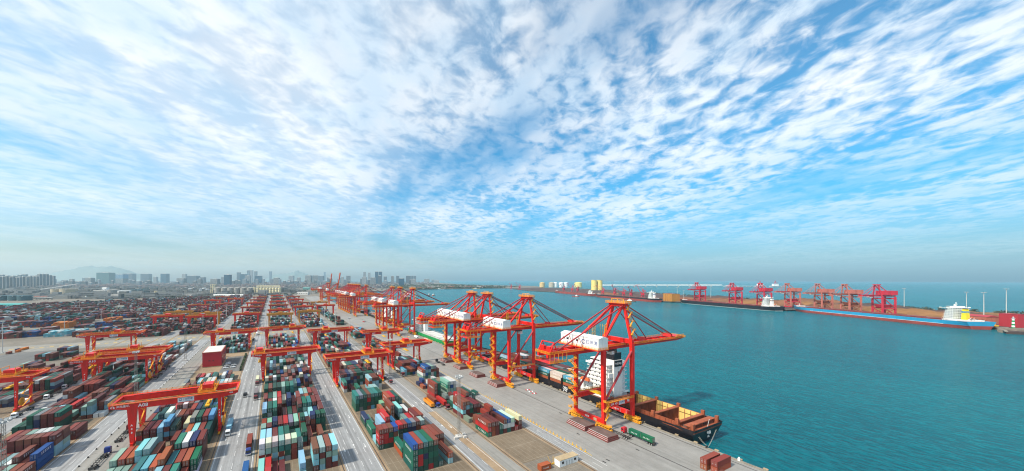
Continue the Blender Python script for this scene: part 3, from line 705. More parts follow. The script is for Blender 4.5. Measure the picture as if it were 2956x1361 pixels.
TIER = ['ground tier', 'second tier', 'third tier', 'fourth tier', 'top tier of five']
for b_, y_, i, t, x, yc, z, ln, c in SINGLE:
    row = rows_of[b_].index(y_)
    cols_ = sorted(occ[(b_, y_)]); ci = cols_.index(i)
    lab = f'{c} container, {TIER[t]}, {ORD[ci]} stack from left, {ORD[row]} row of block {b_}'
    add_container(x, yc, z, ln, c, lab, 'containers stacked in the near blocks', letters=(c not in ('white', 'cream', 'pale green', 'light blue') and random.random() < .5))
# ---- the rest of the yard, thousands of boxes in one mass
BX = [(x, yc, z, ln, PAL[c]) for b_, y_, i, t, x, yc, z, ln, c in MASS]
def far_block(x0, ncol, y0, y1, lo, hi, mixn, gap, pitch=2.8, rowgap=0.06):
    y = y0; base = 'maroon'
    while y < y1:
        if random.random() < rowgap: y += 13 * random.randint(1, 2); continue
        h = random.randint(lo, hi); cb = random.choices(MIX[mixn][0], weights=MIX[mixn][1])[0]
        two = random.random() < .25
        for i in range(ncol):
            if random.random() < .35: h = random.randint(lo, hi)
            if random.random() < .5: cb = random.choices(MIX[mixn][0], weights=MIX[mixn][1])[0]
            if random.random() < gap: continue
            for t in range(h):
                for k in range(2 if two else 1):
                    c = cb if random.random() < .5 else random.choices(MIX[mixn][0], weights=MIX[mixn][1])[0]
                    ln = L20 if two else L40
                    BX.append((x0 + i * pitch + CW / 2, y + ln / 2 + k * 6.2, t * CH + .012, ln, PAL[c]))
        y += 12.9
for k, x0 in enumerate((-190.8, -134.9, X8, X6, X4)):
    far_block(x0, 13, 618, 1835, 1, 4, ('red', 'red', 'red', 'green', 'mixed')[k], .08)
far_block(X2, 9, 470, 540, 1, 3, 'mixed', .15); far_block(X2, 6, 618, 900, 2, 4, 'green', .12); far_block(X2, 7, 930, 1150, 1, 3, 'mixed', .2)
# depots farther inland: long rows and square piles
for j in range(13):
    x0 = -250 - j * 58; yend = 1830 - (j + 2) * 34
    far_block(x0, 14, (760, 905, 915, 900, 930, 920, 960)[min(j, 6)] + (60 if j > 7 else 0), yend + 70, 1, 4, 'red' if j % 3 else 'mixed', .2, rowgap=.26)
def pile(xp, yp, ncol, nrow, h, mixn):
    x0, y0 = at(xp, yp)
    for r in range(nrow):
        for i in range(ncol):
            for t in range(h - (1 if random.random() < .3 else 0)):
                c = random.choices(MIX[mixn][0], weights=MIX[mixn][1])[0]
                BX.append((x0 + i * 2.55, y0 + r * 12.5 + 6, t * CH + .012, L40, PAL[c]))
# ground of the inland depot in front of the long rows: separate piles seen from above
for xp, yp, nc, nr_, h, mx in ((150, 950, 9, 2, 4, 'orange'), (300, 936, 7, 3, 4, 'orange'), (128, 975, 10, 2, 3, 'cyan'), (60, 975, 11, 2, 3, 'navy'), (30, 948, 10, 2, 4, 'red'), (200, 965, 7, 2, 2, 'cyan'),
                               (90, 947, 9, 2, 4, 'navy'), (215, 932, 9, 2, 4, 'red'), (270, 985, 4, 1, 1, 'red'), (355, 965, 10, 2, 3, 'red'), (420, 960, 10, 2, 4, 'green'), (385, 945, 9, 2, 3, 'red'), (500, 955, 9, 2, 4, 'green'),
                               (460, 940, 10, 3, 3, 'mixed'), (540, 945, 10, 2, 4, 'green'), (440, 925, 12, 2, 4, 'red'), (520, 920, 12, 3, 3, 'mixed'), (340, 915, 9, 2, 3, 'red'), (60, 912, 12, 3, 3, 'red'), (200, 902, 14, 3, 4, 'red'), (330, 950, 6, 1, 2, 'red'), (0, 980, 8, 2, 3, 'red'), (95, 962, 5, 1, 2, 'cyan'), (390, 975, 8, 1, 2, 'navy'), (250, 915, 12, 3, 4, 'red'), (10, 925, 12, 2, 3, 'red'), (130, 915, 14, 3, 4, 'mixed')):
    pile(xp, yp, nc, nr_, h, mx)
taken = []
for xp, yp in [(150, 950), (300, 936), (128, 975), (60, 975), (30, 948), (200, 965), (90, 947), (215, 932), (355, 965), (420, 960), (385, 945), (500, 955), (460, 940), (250, 915), (130, 915), (540, 945)]: x, y = at(xp, yp); taken.append((x - 3, x + 30, y - 3, y + 40))
for yp in (904, 911, 919, 928, 938, 949, 961, 974):
    for xp in range(-20, 540, 34):
        if random.random() < .22: continue
        x, y = at(xp + random.uniform(-10, 10), yp + random.uniform(-2, 2)); nc = random.randint(6, 12); nr_ = random.randint(1, 2); r_ = (x - 4, x + nc * 2.55 + 4, y - 4, y + nr_ * 12.5 + 4)
        if y < 612 or x > -205 or any(r_[0] < t_[1] and r_[1] > t_[0] and r_[2] < t_[3] and r_[3] > t_[2] for t_ in taken) or (y > 750 and x > -215): continue
        taken.append(r_); mx = random.choice(['red', 'red', 'red', 'mixed', 'navy', 'green', 'pale']); h = random.randint(2, 4)
        for r in range(nr_):
            for i in range(nc):
                for t in range(h - (1 if random.random() < .3 else 0)): BX.append((x + i * 2.55, y + r * 12.5 + 6, t * CH + .012, L40, PAL[random.choices(MIX[mx][0], weights=MIX[mx][1])[0]]))
# low loose rows on the lot left of block A12
for x0, y0, n, h in ((-232, 420, 3, 2), (-222, 452, 4, 2), (-228, 486, 5, 3), (-215, 500, 4, 2), (-219, 395, 3, 1), (-226, 520, 5, 3), (-212, 440, 3, 2)):
    for i in range(n):
        for t in range(h): BX.append((x0 + i * 2.8, y0, t * CH + .012, L40, PAL[random.choices(MIX['red'][0], weights=MIX['red'][1])[0]]))
A_ = np.array([(b[0], b[1], b[2], b[3]) for b in BX]); Cc = np.array([b[4] for b in BX]) * rng.uniform(.72, 1.15, (len(BX), 1))
nb = len(BX)
hx = np.full(nb, CW / 2); hy = A_[:, 3] / 2
cs_ = np.array([(-1, -1, 0), (1, -1, 0), (1, 1, 0), (-1, 1, 0), (-1, -1, 1), (1, -1, 1), (1, 1, 1), (-1, 1, 1)], float)
V = np.empty((nb, 8, 3)); V[:, :, 0] = A_[:, 0:1] + cs_[:, 0] * hx[:, None]; V[:, :, 1] = A_[:, 1:2] + cs_[:, 1] * hy[:, None]; V[:, :, 2] = A_[:, 2:3] + cs_[:, 2] * (CH - .05)
F_ = np.array([(4, 5, 6, 7), (0, 1, 5, 4), (1, 2, 6, 5), (2, 3, 7, 6), (3, 0, 4, 7)])
F_ = (np.arange(nb)[:, None, None] * 8 + F_[None]).reshape(-1, 4)
me = bpy.data.meshes.new('container_yard'); me.vertices.add(nb * 8); me.vertices.foreach_set('co', V.reshape(-1).astype(np.float32))
me.loops.add(F_.size); me.loops.foreach_set('vertex_index', F_.reshape(-1).astype(np.int32)); me.polygons.add(len(F_))
me.polygons.foreach_set('loop_start', np.arange(0, F_.size, 4, dtype=np.int32)); me.polygons.foreach_set('loop_total', np.full(len(F_), 4, dtype=np.int32)); me.polygons.foreach_set('use_smooth', np.zeros(len(F_), dtype=bool)); me.update(calc_edges=True); me.validate()
uvl = me.uv_layers.new(name='UVMap'); uvl.data.foreach_set('uv', np.tile(np.array([0, 0, 1, 0, 1, 1, 0, 1], np.float32), len(F_)))
ca = me.attributes.new('col', 'FLOAT_COLOR', 'POINT'); cc = np.ones((nb, 8, 4), np.float32); cc[:, :, :3] = Cc[:, None, :]; ca.data.foreach_set('color', cc.reshape(-1))
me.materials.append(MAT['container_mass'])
o = bpy.data.objects.new('container_yard', me); COL.objects.link(o)
tag(o, 'mass of stacked shipping containers filling the yard behind the near rows', 'containers', kind='stuff')
print('containers', len(NEAR), nb)
# ------------------------------------------------------------------ cranes
def arc(mb, cx, cz, r, a0, a1, w_, y=0., n=14, mi=0, squash=1.):
    vs = []
    for i in range(n + 1):
        t = R(a0 + (a1 - a0) * i / n)
        for rr in (r - w_ / 2, r + w_ / 2): vs.append((cx + rr * math.cos(t), y, cz + rr * math.sin(t) * squash))
    mb.add(vs, [(2 * i, 2 * i + 1, 2 * i + 3, 2 * i + 2) for i in range(n)], mi)
def sign_panel(parent, x, y, z, wd, ht, rz=0.):
    "white board with ring emblem, port name and a thin line beneath"
    p = MB().box(-wd / 2, wd / 2, -.04, .0, -ht / 2, ht / 2).build('sign_board', 'white_paint', parent, loc=(x, y, z)); p.rotation_euler = (0, 0, rz)
    mb = MB(); s = ht
    arc(mb, -wd * .33, .06 * s, s * .26, 20, 330, s * .10, -.05); arc(mb, -wd * .31, .02 * s, s * .16, 180, 400, s * .08, -.055)
    mb.box(-wd * .17, -wd * .155, -.055, -.045, -s * .25, s * .3)
    mb.box(-wd * .1, wd * .42, -.055, -.045, -s * .38, -s * .31)
    mb.build('emblem', 'letter_blue', p)
    mobj('lettering', text_mesh('日照港', ht * .5, 'letter_blue', .012), p, (wd * .16, -.07, ht * .06), (R(90), 0, 0))
    return p
def letters(parent, s, size, loc, rz=0., mat='letter_white', bold=.03):
    if ord(s[0]) > 255: bold = .004
    return mobj('lettering', text_mesh(s, size, mat, bold), parent, loc, (R(90), 0, rz))

def gantry(span=38.6, lo=9.2, ro=9.2):
    g = thing('gantry_crane', 'gantry', 'gantry crane'); hs = span / 2; zb, zt = 20.4, 23.6; xl, xr = -hs - lo, hs + ro
    for nm, y in (('front_girder', -7.), ('rear_girder', 7.)):
        mb = MB(); w_ = .8
        xs = [(xl, zt - 1.7), (-hs - 2.2, zb), (hs + 1.6, zb), (xr, zt - 1.6)]
        for (xa, za), (xb, zb_) in zip(xs, xs[1:]):
            mb.hexa([(xa, y - w_, za), (xb, y - w_, zb_), (xb, y + w_, zb_), (xa, y + w_, za)], [(xa, y - w_, zt), (xb, y - w_, zt), (xb, y + w_, zt), (xa, y + w_, zt)])
        mb.build(nm, 'crane_red', g)
    for x in (xl + .7, xr - .7): MB().box(x - .6, x + .6, -6.15, 6.15, zt - 1.5, zt - .1).build('end_beam', 'crane_red', g)
    MB().box(xl + 6, xr - 6, -6.0, -5.85, zt, zt + .22).box(xl + 6, xr - 6, 5.85, 6.0, zt, zt + .22).build('trolley_rail', 'rail_steel', g)
    for y in (-7., 7.):                                              # tapered fixed legs and slim hinged legs
        d = .75
        MB().hexa([(-hs - .9, y - d, 2.9), (-hs + .8, y - d, 2.9), (-hs + .8, y + d, 2.9), (-hs - .9, y + d, 2.9)], [(-hs - 2.0, y - d, zb), (-hs + 2.1, y - d, zb), (-hs + 2.1, y + d, zb), (-hs - 2.0, y + d, zb)]).build('leg', 'crane_red', g)
        MB().hexa([(hs - .55, y - .6, 2.9), (hs + .55, y - .6, 2.9), (hs + .55, y + .6, 2.9), (hs - .55, y + .6, 2.9)], [(hs - .8, y - .6, zb), (hs + .8, y - .6, zb), (hs + .8, y + .6, zb), (hs - .8, y + .6, zb)]).build('leg', 'crane_red', g)
    for x in (-hs, hs):
        MB().box(x - .65, x + .65, -8.6, 8.6, 1.5, 2.9).build('sill_beam', 'crane_red', g)
        for y in (-7.2, 7.2):
            mb = MB().box(x - .45, x + .45, y - 2.2, y + 2.2, .75, 1.5)
            for k in (-1.5, -.5, .5, 1.5): mb.cyl((x - .3, y + k, .5), (x + .3, y + k, .5), .44, .44, 10)
            mb.box(x - .5, x + .5, y - 2.9, y - 2.2, .5, 1.2).box(x - .5, x + .5, y + 2.2, y + 2.9, .5, 1.2)
            mb.build('bogie', 'orange_yellow', g)
    for y, s_ in ((-7., -1), (7., 1)):                                # walkways along the girders
        mb = MB(); yy = y + s_ * 1.5; a, b = sorted((y + s_ * .8, y + s_ * 1.55)); mb.box(xl, xr, a, b, zt - .12, zt - .02, 1)
        rail_run(mb, (xl, yy, zt), (xr, yy, zt), t=.13); rail_run(mb, (xl, y - s_ * .5, zt), (xl, yy, zt)); rail_run(mb, (xr, y - s_ * .5, zt), (xr, yy, zt))
        mb.build('handrail', ['orange_yellow', 'crane_red'], g)
    for xx in (xr + .1, xl - .1): mb = MB(); rail_run(mb, (xx, -6, zt - .1), (xx, 6, zt - .1)); mb.build('handrail', 'orange_yellow', g)
    # stair tower on the hinged side, cable reel, electrics
    mb = MB(); z = 2.9; k = 0
    while z < zb - 1:
        y0, y1 = (-4.5, 4.5) if k % 2 == 0 else (4.5, -4.5); mb.bar((hs + 1.6, y0, z), (hs + 1.6, y1, z + 4.2), .7, .12); mb.bar((hs + 2.0, y0, z + 1), (hs + 2.0, y1, z + 5.2), .1)
        mb.box(hs + 1.0, hs + 2.4, min(y1, y1 * 1.25), max(y1, y1 * 1.25), z + 4.15, z + 4.25); z += 4.2; k += 1
    mb.build('stair', 'orange_yellow', g)
    mb = MB(); z = 2.9; k = 0
    while z < zb - 1:
        y0, y1 = (-3.5, 3.5) if k % 2 == 0 else (3.5, -3.5); mb.bar((-hs + 1.9, y0, z), (-hs + 1.9, y1, z + 4.2), .6, .12); mb.bar((-hs + 2.2, y0, z + 1), (-hs + 2.2, y1, z + 5.2), .1); z += 4.2; k += 1
    mb.build('stair', 'orange_yellow', g)
    mb = MB(); mb.cyl((hs + 1.35, -5.0, 6.2), (hs + 1.75, -5.0, 6.2), 2.7, 2.7, 24); mb.cyl((hs + 1.2, -5.0, 6.2), (hs + 1.95, -5.0, 6.2), .8, .8, 14)
    for i in range(10): t = 2 * math.pi * i / 10; mb.bar((hs + 1.9, -5, 6.2), (hs + 1.9, -5 + 2.6 * math.cos(t), 6.2 + 2.6 * math.sin(t)), .14)
    mb.build('cable_reel', 'orange_yellow', g)
    MB().box(hs - 1.6, hs + .9, .5, 4.2, 3.0, 5.6).build('electrical_house', 'white_paint', g)
    letters(g, '41t', 1.3, (xr - 3.4, -7.83, zt - .95)); letters(g, '海西重机', 1.35, (xl + 5.6, -7.83, zt - 1.25))
    mb = MB(); arc(mb, xl + 1.5, zt - 1.2, .55, -60, 240, .28, -7.83); arc(mb, xl + 2.2, zt - 1.3, .3, 100, 400, .2, -7.83); mb.build('emblem', 'letter_white', g)
    sign_panel(g, 4.5 - .02 * span, -7.81, 22.0, 7.4, 2.5)
    return g
def trolley(x):
    t = bpy.data.objects.new('trolley', None); COL.objects.link(t); z = 23.85
    mb = MB().box(-4.2, 4.2, -6.2, -5.2, z, z + .9).box(-4.2, 4.2, 5.2, 6.2, z, z + .9).box(-4.2, -3.2, -5.2, 5.2, z + .1, z + .85).box(3.2, 4.2, -5.2, 5.2, z + .1, z + .85)
    mb.build('trolley_frame', 'orange_yellow', t)
    MB().box(-2.6, 2.4, -3.2, 3.2, z + .9, z + 3.6).build('hoist_house', 'crane_red', t)
    mb = MB(); rail_run(mb, (-4.2, -6.2, z + .9), (4.2, -6.2, z + .9)); rail_run(mb, (-4.2, 6.2, z + .9), (4.2, 6.2, z + .9)); rail_run(mb, (-4.2, -6.2, z + .9), (-4.2, 6.2, z + .9)); rail_run(mb, (4.2, -6.2, z + .9), (4.2, 6.2, z + .9))
    for sx in (-3.4, 3.4): mb.bar((sx, -3.8, z + .9), (sx, -3.8, z + 5.2), .25); mb.bar((sx, 3.8, z + .9), (sx, 3.8, z + 5.2), .25); mb.bar((sx, -3.8, z + 5.2), (sx, 3.8, z + 5.2), .25)
    mb.build('handrail', 'orange_yellow', t)
    MB().box(2.6, 4.6, -4.6, -2.4, z - 3.4, z - .6).build('operator_cab', 'white_paint', t)
    mb = MB()
    for sx in (-1.2, 1.2):
        for sy in (-2.5, 2.5): mb.bar((sx, sy, z), (sx, sy, 16.2), .05)
    mb.build('hoist_rope', 'cage_black', t)
    MB().box(-1.1, 1.1, -6.0, 6.0, 15.7, 16.2).box(-.5, .5, -3, 3, 16.2, 16.8).build('spreader', 'safety_yellow', t)
    t.location = (x, 0, 0); return t
G0 = gantry(); G2 = gantry(28.2, 9.0, 14.2)
GL = [('A08', -47.5, 222.0, 13, 'in front, over the near stacks of block A08'), ('A06', 10.7, 316.0, -22, 'over the crowded centre block'), ('A04', 66.0, 274.0, 8, 'over the block with open brown pavement'),
      ('A10', -117.2, 352.0, -18, 'left of the tall lattice mast'), ('A09', -117.2, 377.0, 2, 'just behind crane A10'), ('A12', -173.5, 312.0, 14, 'cut off by the left frame edge'), ('A11', -173.5, 500.0, 5, 'farthest back in the left block'),
      ('A07', -47.5, 461.0, -12, 'behind the red office building'), ('A05', 10.7, 466.0, 12, 'behind crane A06 in the same block'), ('A03', 66.0, 424.0, -6, 'behind crane A04 in the same block'),
      ('A02', 119.5, 303.0, 2, 'on the block nearest the quay apron'), ('A01', 119.5, 386.0, 6, 'behind crane A02 beside the quay apron')]
TROL = trolley(0)
reps = [(n_, copy_tree(G2 if n_[0] in ('A02', 'A01') else G0) if n_[0] not in ('A08', 'A02') else (G2 if n_[0] == 'A02' else G0)) for n_ in GL]
trols = [TROL] + [copy_tree(TROL) for _ in GL[1:]]
for ((num, x, y, tx, where), g), t in zip(reps, trols):
    g.location = (x, y, 0.06); g['label'] = f'red gantry crane marked {num} {where}'; g['group'] = 'red gantry cranes over the near blocks'
    t.parent = g; t.location = (tx, 0, 0); sp = 28.2 if num in ('A02', 'A01') else 38.6
    letters(g, num, 2.5, (-sp / 2 + 4.6, -7.83, 21.9))
    for j, ch in enumerate(num): letters(g, ch, 1.3, (-sp / 2 - .05, -7.78, 12.0 - j * 1.9)); letters(g, ch, 1.0, (sp / 2, -7.63, 13.5 - j * 1.6))
# gantries far down the yard: same shape, light build
def far_gantry(col):
    g = thing('gantry_crane', 'far', 'gantry crane'); hs = 19.3
    for nm, y in (('front_girder', -6.), ('rear_girder', 6.)): MB().box(-hs - 4, hs + 4, y - .8, y + .8, 19.5, 22.5).build(nm, col, g)
    for x in (-hs, hs):
        MB().box(x - .8, x + .8, -8, 8, 1.2, 2.6).build('sill_beam', col, g)
        for y in (-6., 6.): MB().hexa([(x - .8, y - .9, 2.6), (x + .8, y - .9, 2.6), (x + .8, y + .9, 2.6), (x - .8, y + .9, 2.6)], [(x - 1.2, y - .9, 19.5), (x + 1.2, y - .9, 19.5), (x + 1.2, y + .9, 19.5), (x - 1.2, y + .9, 19.5)]).build('leg', col, g)
        MB().box(x - .6, x + .6, -9, -5, 0, 1.2).box(x - .6, x + .6, 5, 9, 0, 1.2).build('bogie', 'orange_yellow', g)
    mb = MB(); rail_run(mb, (-hs - 4, -7.1, 22.5), (hs + 4, -7.1, 22.5), t=.2, step=5); rail_run(mb, (-hs - 4, 7.1, 22.5), (hs + 4, 7.1, 22.5), t=.2, step=5); mb.build('handrail', 'orange_yellow', g)
    MB().box(-4, 4, -4.9, 4.9, 22.6, 25.4).build('trolley', col, g)
    return g
FG = [far_gantry('crane_red'), far_gantry('crane_dark_red'), far_gantry('orange_wall')]
spots = [(-45, 700, 0), (-45, 860, 1), (-47.5, 1010, 0), (-47.5, 1160, 1), (-47.5, 1330, 1), (10.7, 668, 2), (10.7, 760, 0), (10.7, 900, 1), (10.7, 1040, 0), (10.7, 1220, 1), (10.7, 1420, 0), (66, 700, 2), (66, 830, 0), (66, 960, 1),
         (66, 1120, 0), (66, 1300, 1), (-117.2, 690, 0), (-117.2, 740, 2), (-117.2, 1000, 1), (-117.2, 1240, 0), (-173.5, 720, 0), (-173.5, 790, 2), (-173.5, 980, 1), (-173.5, 1180, 0), (-173.5, 1400, 1), (118, 840, 0), (118, 960, 2)]
seen_ = set(); cnt = {}
COLN = {-45: 'in line with crane A08', -47.5: 'in line with crane A08', 10.7: 'in line with crane A06', 66: 'in line with crane A04', -117.2: 'in line with crane A10', -173.5: 'in line with crane A12', 118: 'in line with crane A02'}
for x, y, k in sorted(spots, key=lambda s: s[1]):
    ln_ = COLN[x]; cnt[ln_] = cnt.get(ln_, 0) + 1
    g = FG[k] if k not in seen_ else copy_tree(FG[k]); seen_.add(k); xx = {-45: -47.5}.get(x, x)
    g.location = (xx, y, 0); g['label'] = f'{("bright red", "dark red", "orange")[k]} gantry crane farther up, {ORD[cnt[ln_] - 1]} beyond the cross road {ln_}'; g['group'] = 'gantry cranes far down the yard'

# ---- ship-to-shore cranes; x = 0 on the land rail, 26.5 on the water rail
def sts():
    g = thing('quay_crane', 'quay', 'quay crane'); GA = 26.5; hy = 9.5; zg = 44.5; red = 'crane_red'
    for x in (0., GA):
        for y in (-hy, hy): MB().hexa([(x - .95, y - .8, 6.0), (x + .95, y - .8, 6.0), (x + .95, y + .8, 6.0), (x - .95, y + .8, 6.0)], [(x - 1.25, y * .97 - .85, 48.), (x + 1.25, y * .97 - .85, 48.), (x + 1.25, y * .97 + .85, 48.), (x - 1.25, y * .97 + .85, 48.)]).build('leg', red, g)
        MB().box(x - .9, x + .9, -hy - .9, hy + .9, 3.4, 6.0).build('sill_beam', red, g)
        MB().box(x - 1.1, x + 1.1, -hy - .3, hy + .3, 48., 50.6).build('upper_cross_beam', red, g)
        for y in (-hy, hy):
            mb = MB().box(x - .5, x + .5, y - 3.9, y + 3.9, 2.4, 3.1)
            for k in (-2.7, -.9, .9, 2.7):
                mb.box(x - .4, x + .4, y + k - .8, y + k + .8, 1.0, 2.2)
                for q in (-.42, .42): mb.cyl((x - .32, y + k + q, .42), (x + .32, y + k + q, .42), .40, .40, 8)
            for sx in (-1, 1): rail_run(mb, (x + sx * 1.2, y - 4.2, 2.9), (x + sx * 1.2, y + 4.2, 2.9), 1., 1.2, .12); mb.box(x + sx * .9 - .3, x + sx * .9 + .3, y - 4.2, y + 4.2, 2.75, 2.88)
            mb.box(x - .9, x + .9, y - 4.9, y - 4.1, .5, 1.9).box(x - .9, x + .9, y + 4.1, y + 4.9, .5, 1.9)
            mb.build('bogie', 'orange_yellow', g)
    for y in (-hy, hy):
        MB().box(.95, GA - .95, y - .7, y + .7, 12.6, 15.6).build('portal_beam', red, g)
        s_ = -1 if y < 0 else 1; mb = MB(); rail_run(mb, (0.5, y + s_ * 1.3, 15.65), (GA - .5, y + s_ * 1.3, 15.65), t=.13); a, b = sorted((y + s_ * .6, y + s_ * 1.4)); mb.box(1, GA - 1, a, b, 15.55, 15.65); mb.build('handrail', 'orange_yellow', g)
        MB().cyl((.6, y, 16.2), (GA - 1.0, y, 43.5), .62, .62, 12).build('brace', 'crane_dark_red', g)
    # main girders on the land side, boom hinged at the water leg
    for y in (-3.3, 3.3): MB().box(-38, GA + 1.2, y - .65, y + .65, zg, zg + 2.9).build('main_girder', red, g)
    mb = MB()
    for x in (-37, -28, -18, -9, 2, 12, 22): mb.box(x - .35, x + .35, -2.6, 2.6, zg + 1.2, zg + 2.6)
    mb.build('girder_tie', red, g)
    mb = MB()
    for y, s_ in ((-3.3, -1), (3.3, 1)):
        yy = y + s_ * 2.0; a, b = sorted((y + s_ * .66, yy)); mb.box(-38, GA, a, b, zg + 2.1, zg + 2.2, 1); rail_run(mb, (-38, yy, zg + 2.2), (GA, yy, zg + 2.2), 1.2, 2.0, .14)
    rail_run(mb, (-38.2, -5, zg + 2.2), (-38.2, 5, zg + 2.2), 1.2, 1.5, .16)
    for y in (-5.4, 5.4):
        for k in range(5): mb.bar((-38 + k * 3.2, y, zg - 2.8), (-38 + k * 3.2, y, zg + 2.2), .16)
        mb.bar((-38, y, zg - 2.8), (-25.2, y, zg - 2.8), .18); rail_run(mb, (-38, y, zg - 2.8), (-25.2, y, zg - 2.8), 1.2, 1.2, .14)
    mb.box(-38, -25.2, -5.4, 5.4, zg - 2.9, zg - 2.8, 1)
    mb.build('handrail', ['orange_yellow', 'crane_red'], g)
    bm = bpy.data.objects.new('boom', None); COL.objects.link(bm); bm.parent = g; bm.location = (GA + 1.4, 0, zg + .6); LB_ = 66.
    for y in (-3.3, 3.3):
        MB().hexa([(0, y - .6, -.6), (LB_ - 8, y - .6, -.6), (LB_ - 8, y + .6, -.6), (0, y + .6, -.6)], [(0, y - .6, 2.1), (LB_ - 8, y - .6, 1.7), (LB_ - 8, y + .6, 1.7), (0, y + .6, 2.1)]).hexa([(LB_ - 8, y - .6, -.6), (LB_, y - .6, .3), (LB_, y + .6, .3), (LB_ - 8, y + .6, -.6)], [(LB_ - 8, y - .6, 1.7), (LB_, y - .6, 1.7), (LB_, y + .6, 1.7), (LB_ - 8, y + .6, 1.7)]).build('boom_girder', red, bm)
    mb = MB()
    for x in range(4, int(LB_), 9): mb.box(x - .3, x + .3, -2.65, 2.65, .6, 1.5)
    mb.box(LB_ - 1.2, LB_ - .2, -2.65, 2.65, .5, 1.6); mb.build('boom_tie', red, bm)
    mb = MB()
    for y, s_ in ((-3.3, -1), (3.3, 1)):
        yy = y + s_ * 1.9; a, b = sorted((y + s_ * .62, yy)); mb.box(.5, LB_, a, b, 1.0, 1.1, 1); rail_run(mb, (.5, yy, 1.1), (LB_, yy, 1.1), 1.3, 1.8, .16)
    rail_run(mb, (LB_ + .1, -5.2, 1.1), (LB_ + .1, 5.2, 1.1), 1.3, 1.3, .16)
    for x in (LB_ - 9, LB_ - 4): mb.box(x - 2, x + 2, -5, 5, 2.3, 2.4, 1); rail_run(mb, (x - 2, -5, 2.4), (x + 2, -5, 2.4), 1.2, 1, .15); rail_run(mb, (x - 2, 5, 2.4), (x + 2, 5, 2.4), 1.2, 1, .15)
    mb.build('handrail', ['orange_yellow', 'crane_red'], bm)
    for x in (24., 54.): MB().hexa([(x - 1, -2.6, 1.6), (x + 1, -2.6, 1.6), (x + 1, 2.6, 1.6), (x - 1, 2.6, 1.6)], [(x - .3, -2.6, 3.8), (x + .3, -2.6, 3.8), (x + .3, 2.6, 3.8), (x - .3, 2.6, 3.8)]).build('stay_bracket', red, bm)
    # A-frame
    for y in (-1, 1):
        MB().bar((GA, y * 8.6, 50.5), (GA + 1.2, y * 3.6, 71.), 1.5, 1.3).build('mast_leg', red, g)
        MB().bar((.6, y * 8.2, 50.5), (GA - .6, y * 3.4, 70.4), 1.15, 1.15).build('mast_leg', red, g)
        MB().bar((-31, y * 3.3, zg + 3), (GA - .6, y * 4.2, 71.2), .6, .6).build('backstay', 'crane_dark_red', g)
        MB().bar((-13, y * 3.3, zg + 9.5), (-15, y * 3.3 + .8, zg + 3), .2).bar((-13, y * 3.3, zg + 9.5), (-10.5, y * 3.3 - .6, zg + 3), .2).build('stay_prop', 'crane_dark_red', g)
    MB().box(GA - .9, GA + 2.6, -5.4, 5.4, 70.6, 72.4).build('mast_head', red, g)
    mb = MB().box(GA - 2.4, GA + 4.2, -6.4, 6.4, 72.42, 72.6, 1)
    for p, q in (((GA - 2.4, -6.4), (GA + 4.2, -6.4)), ((GA + 4.2, -6.4), (GA + 4.2, 6.4)), ((GA + 4.2, 6.4), (GA - 2.4, 6.4)), ((GA - 2.4, 6.4), (GA - 2.4, -6.4))): rail_run(mb, (*p, 72.6), (*q, 72.6), 1.4, 1.1, .15, toe=.15)
    for y in (-4, 0, 4): mb.bar((GA, y, 72.6), (GA, y, 75.2), .3)
    mb.bar((GA, -4, 75.2), (GA, 4, 75.2), .3); mb.build('head_platform', ['orange_yellow', 'crane_red'], g)
    for y in (-3.3, 3.3): MB().bar((GA + 2.0, y * 1.1, 71.6), (GA + 1.4 + 54, y * .8, zg + 4.1), .55).build('forestay', 'crane_dark_red', g); MB().bar((GA + 2.0, y, 71.), (GA + 1.4 + 24, y * .8, zg + 4.1), .42).build('forestay', 'crane_dark_red', g)
    mb = MB()
    for y in (-1.2, -.4, .4, 1.2): mb.bar((GA + 2, y, 71.4), (GA + 1.4 + 55, y * 1.5, zg + 3.5), .12)
    mb.build('hoist_rope', 'cage_black', g)
    # machinery house
    hse = MB().prism([(-9.6, -13.2), (-1.7, -13.2), (-1.7, 12.6), (-9.6, 12.6)], 48.0, 54.2).build('machinery_house', 'white_paint', g)
    MB().hexa([(-9.9, -13.5, 54.21), (-1.4, -13.5, 54.21), (-1.4, 12.9, 54.21), (-9.9, 12.9, 54.21)], [(-6.2, -13.5, 55.3), (-5.2, -13.5, 55.3), (-5.2, 12.9, 55.3), (-6.2, 12.9, 55.3)]).build('roof', 'white_paint', hse)
    MB().box(-10.9, -1.6, -14.0, 13.6, 47.5, 47.98).build('house_floor', red, hse)
    mb = MB(); rail_run(mb, (-10.8, -13.9, 48), (-10.8, 13.5, 48), 1.2, 2, .14); rail_run(mb, (-10.8, -13.9, 48), (-2, -13.9, 48), 1.2, 2, .14); mb.build('handrail', 'orange_yellow', hse)
    for y in (10.4, 7.6, .6): MB().box(-9.66, -9.605, y - .75, y + .75, 50.8, 52.0).build('window', 'glass_dark', hse)
    MB().box(-9.66, -9.605, 3.6, 4.6, 48.05, 50.2).build('door', 'galvanised', hse)
    letters(hse, '日照港', 2.5, (-9.63, -9.0, 51.4), R(-90), 'letter_blue', .02)
    em = MB(); arc(em, 0, 0, 1.15, 20, 330, .42, 0.); em.box(1.75, 1.88, -.01, .0, -1.3, 1.3); e_ = em.build('emblem', 'letter_blue', hse, loc=(-9.63, -3.6, 51.4)); e_.rotation_euler = (0, 0, R(-90))
    # winch bed at the back reach
    mb = MB().box(-36.5, -33, -4.5, 4.5, 47.5, 48.2).box(-36, -34, -3.6, -1., 48.2, 50.4).box(-36, -34, 1., 3.6, 48.2, 50.4)
    for y in (-4.2, 4.2): mb.bar((-36.8, y, 47.4), (-33.8, y, 52.6), .5); mb.bar((-31.4, y, 47.4), (-33.8, y, 52.6), .4)
    mb.bar((-33.8, -4.2, 52.6), (-33.8, 4.2, 52.6), .5); mb.build('winch_frame', red, g)
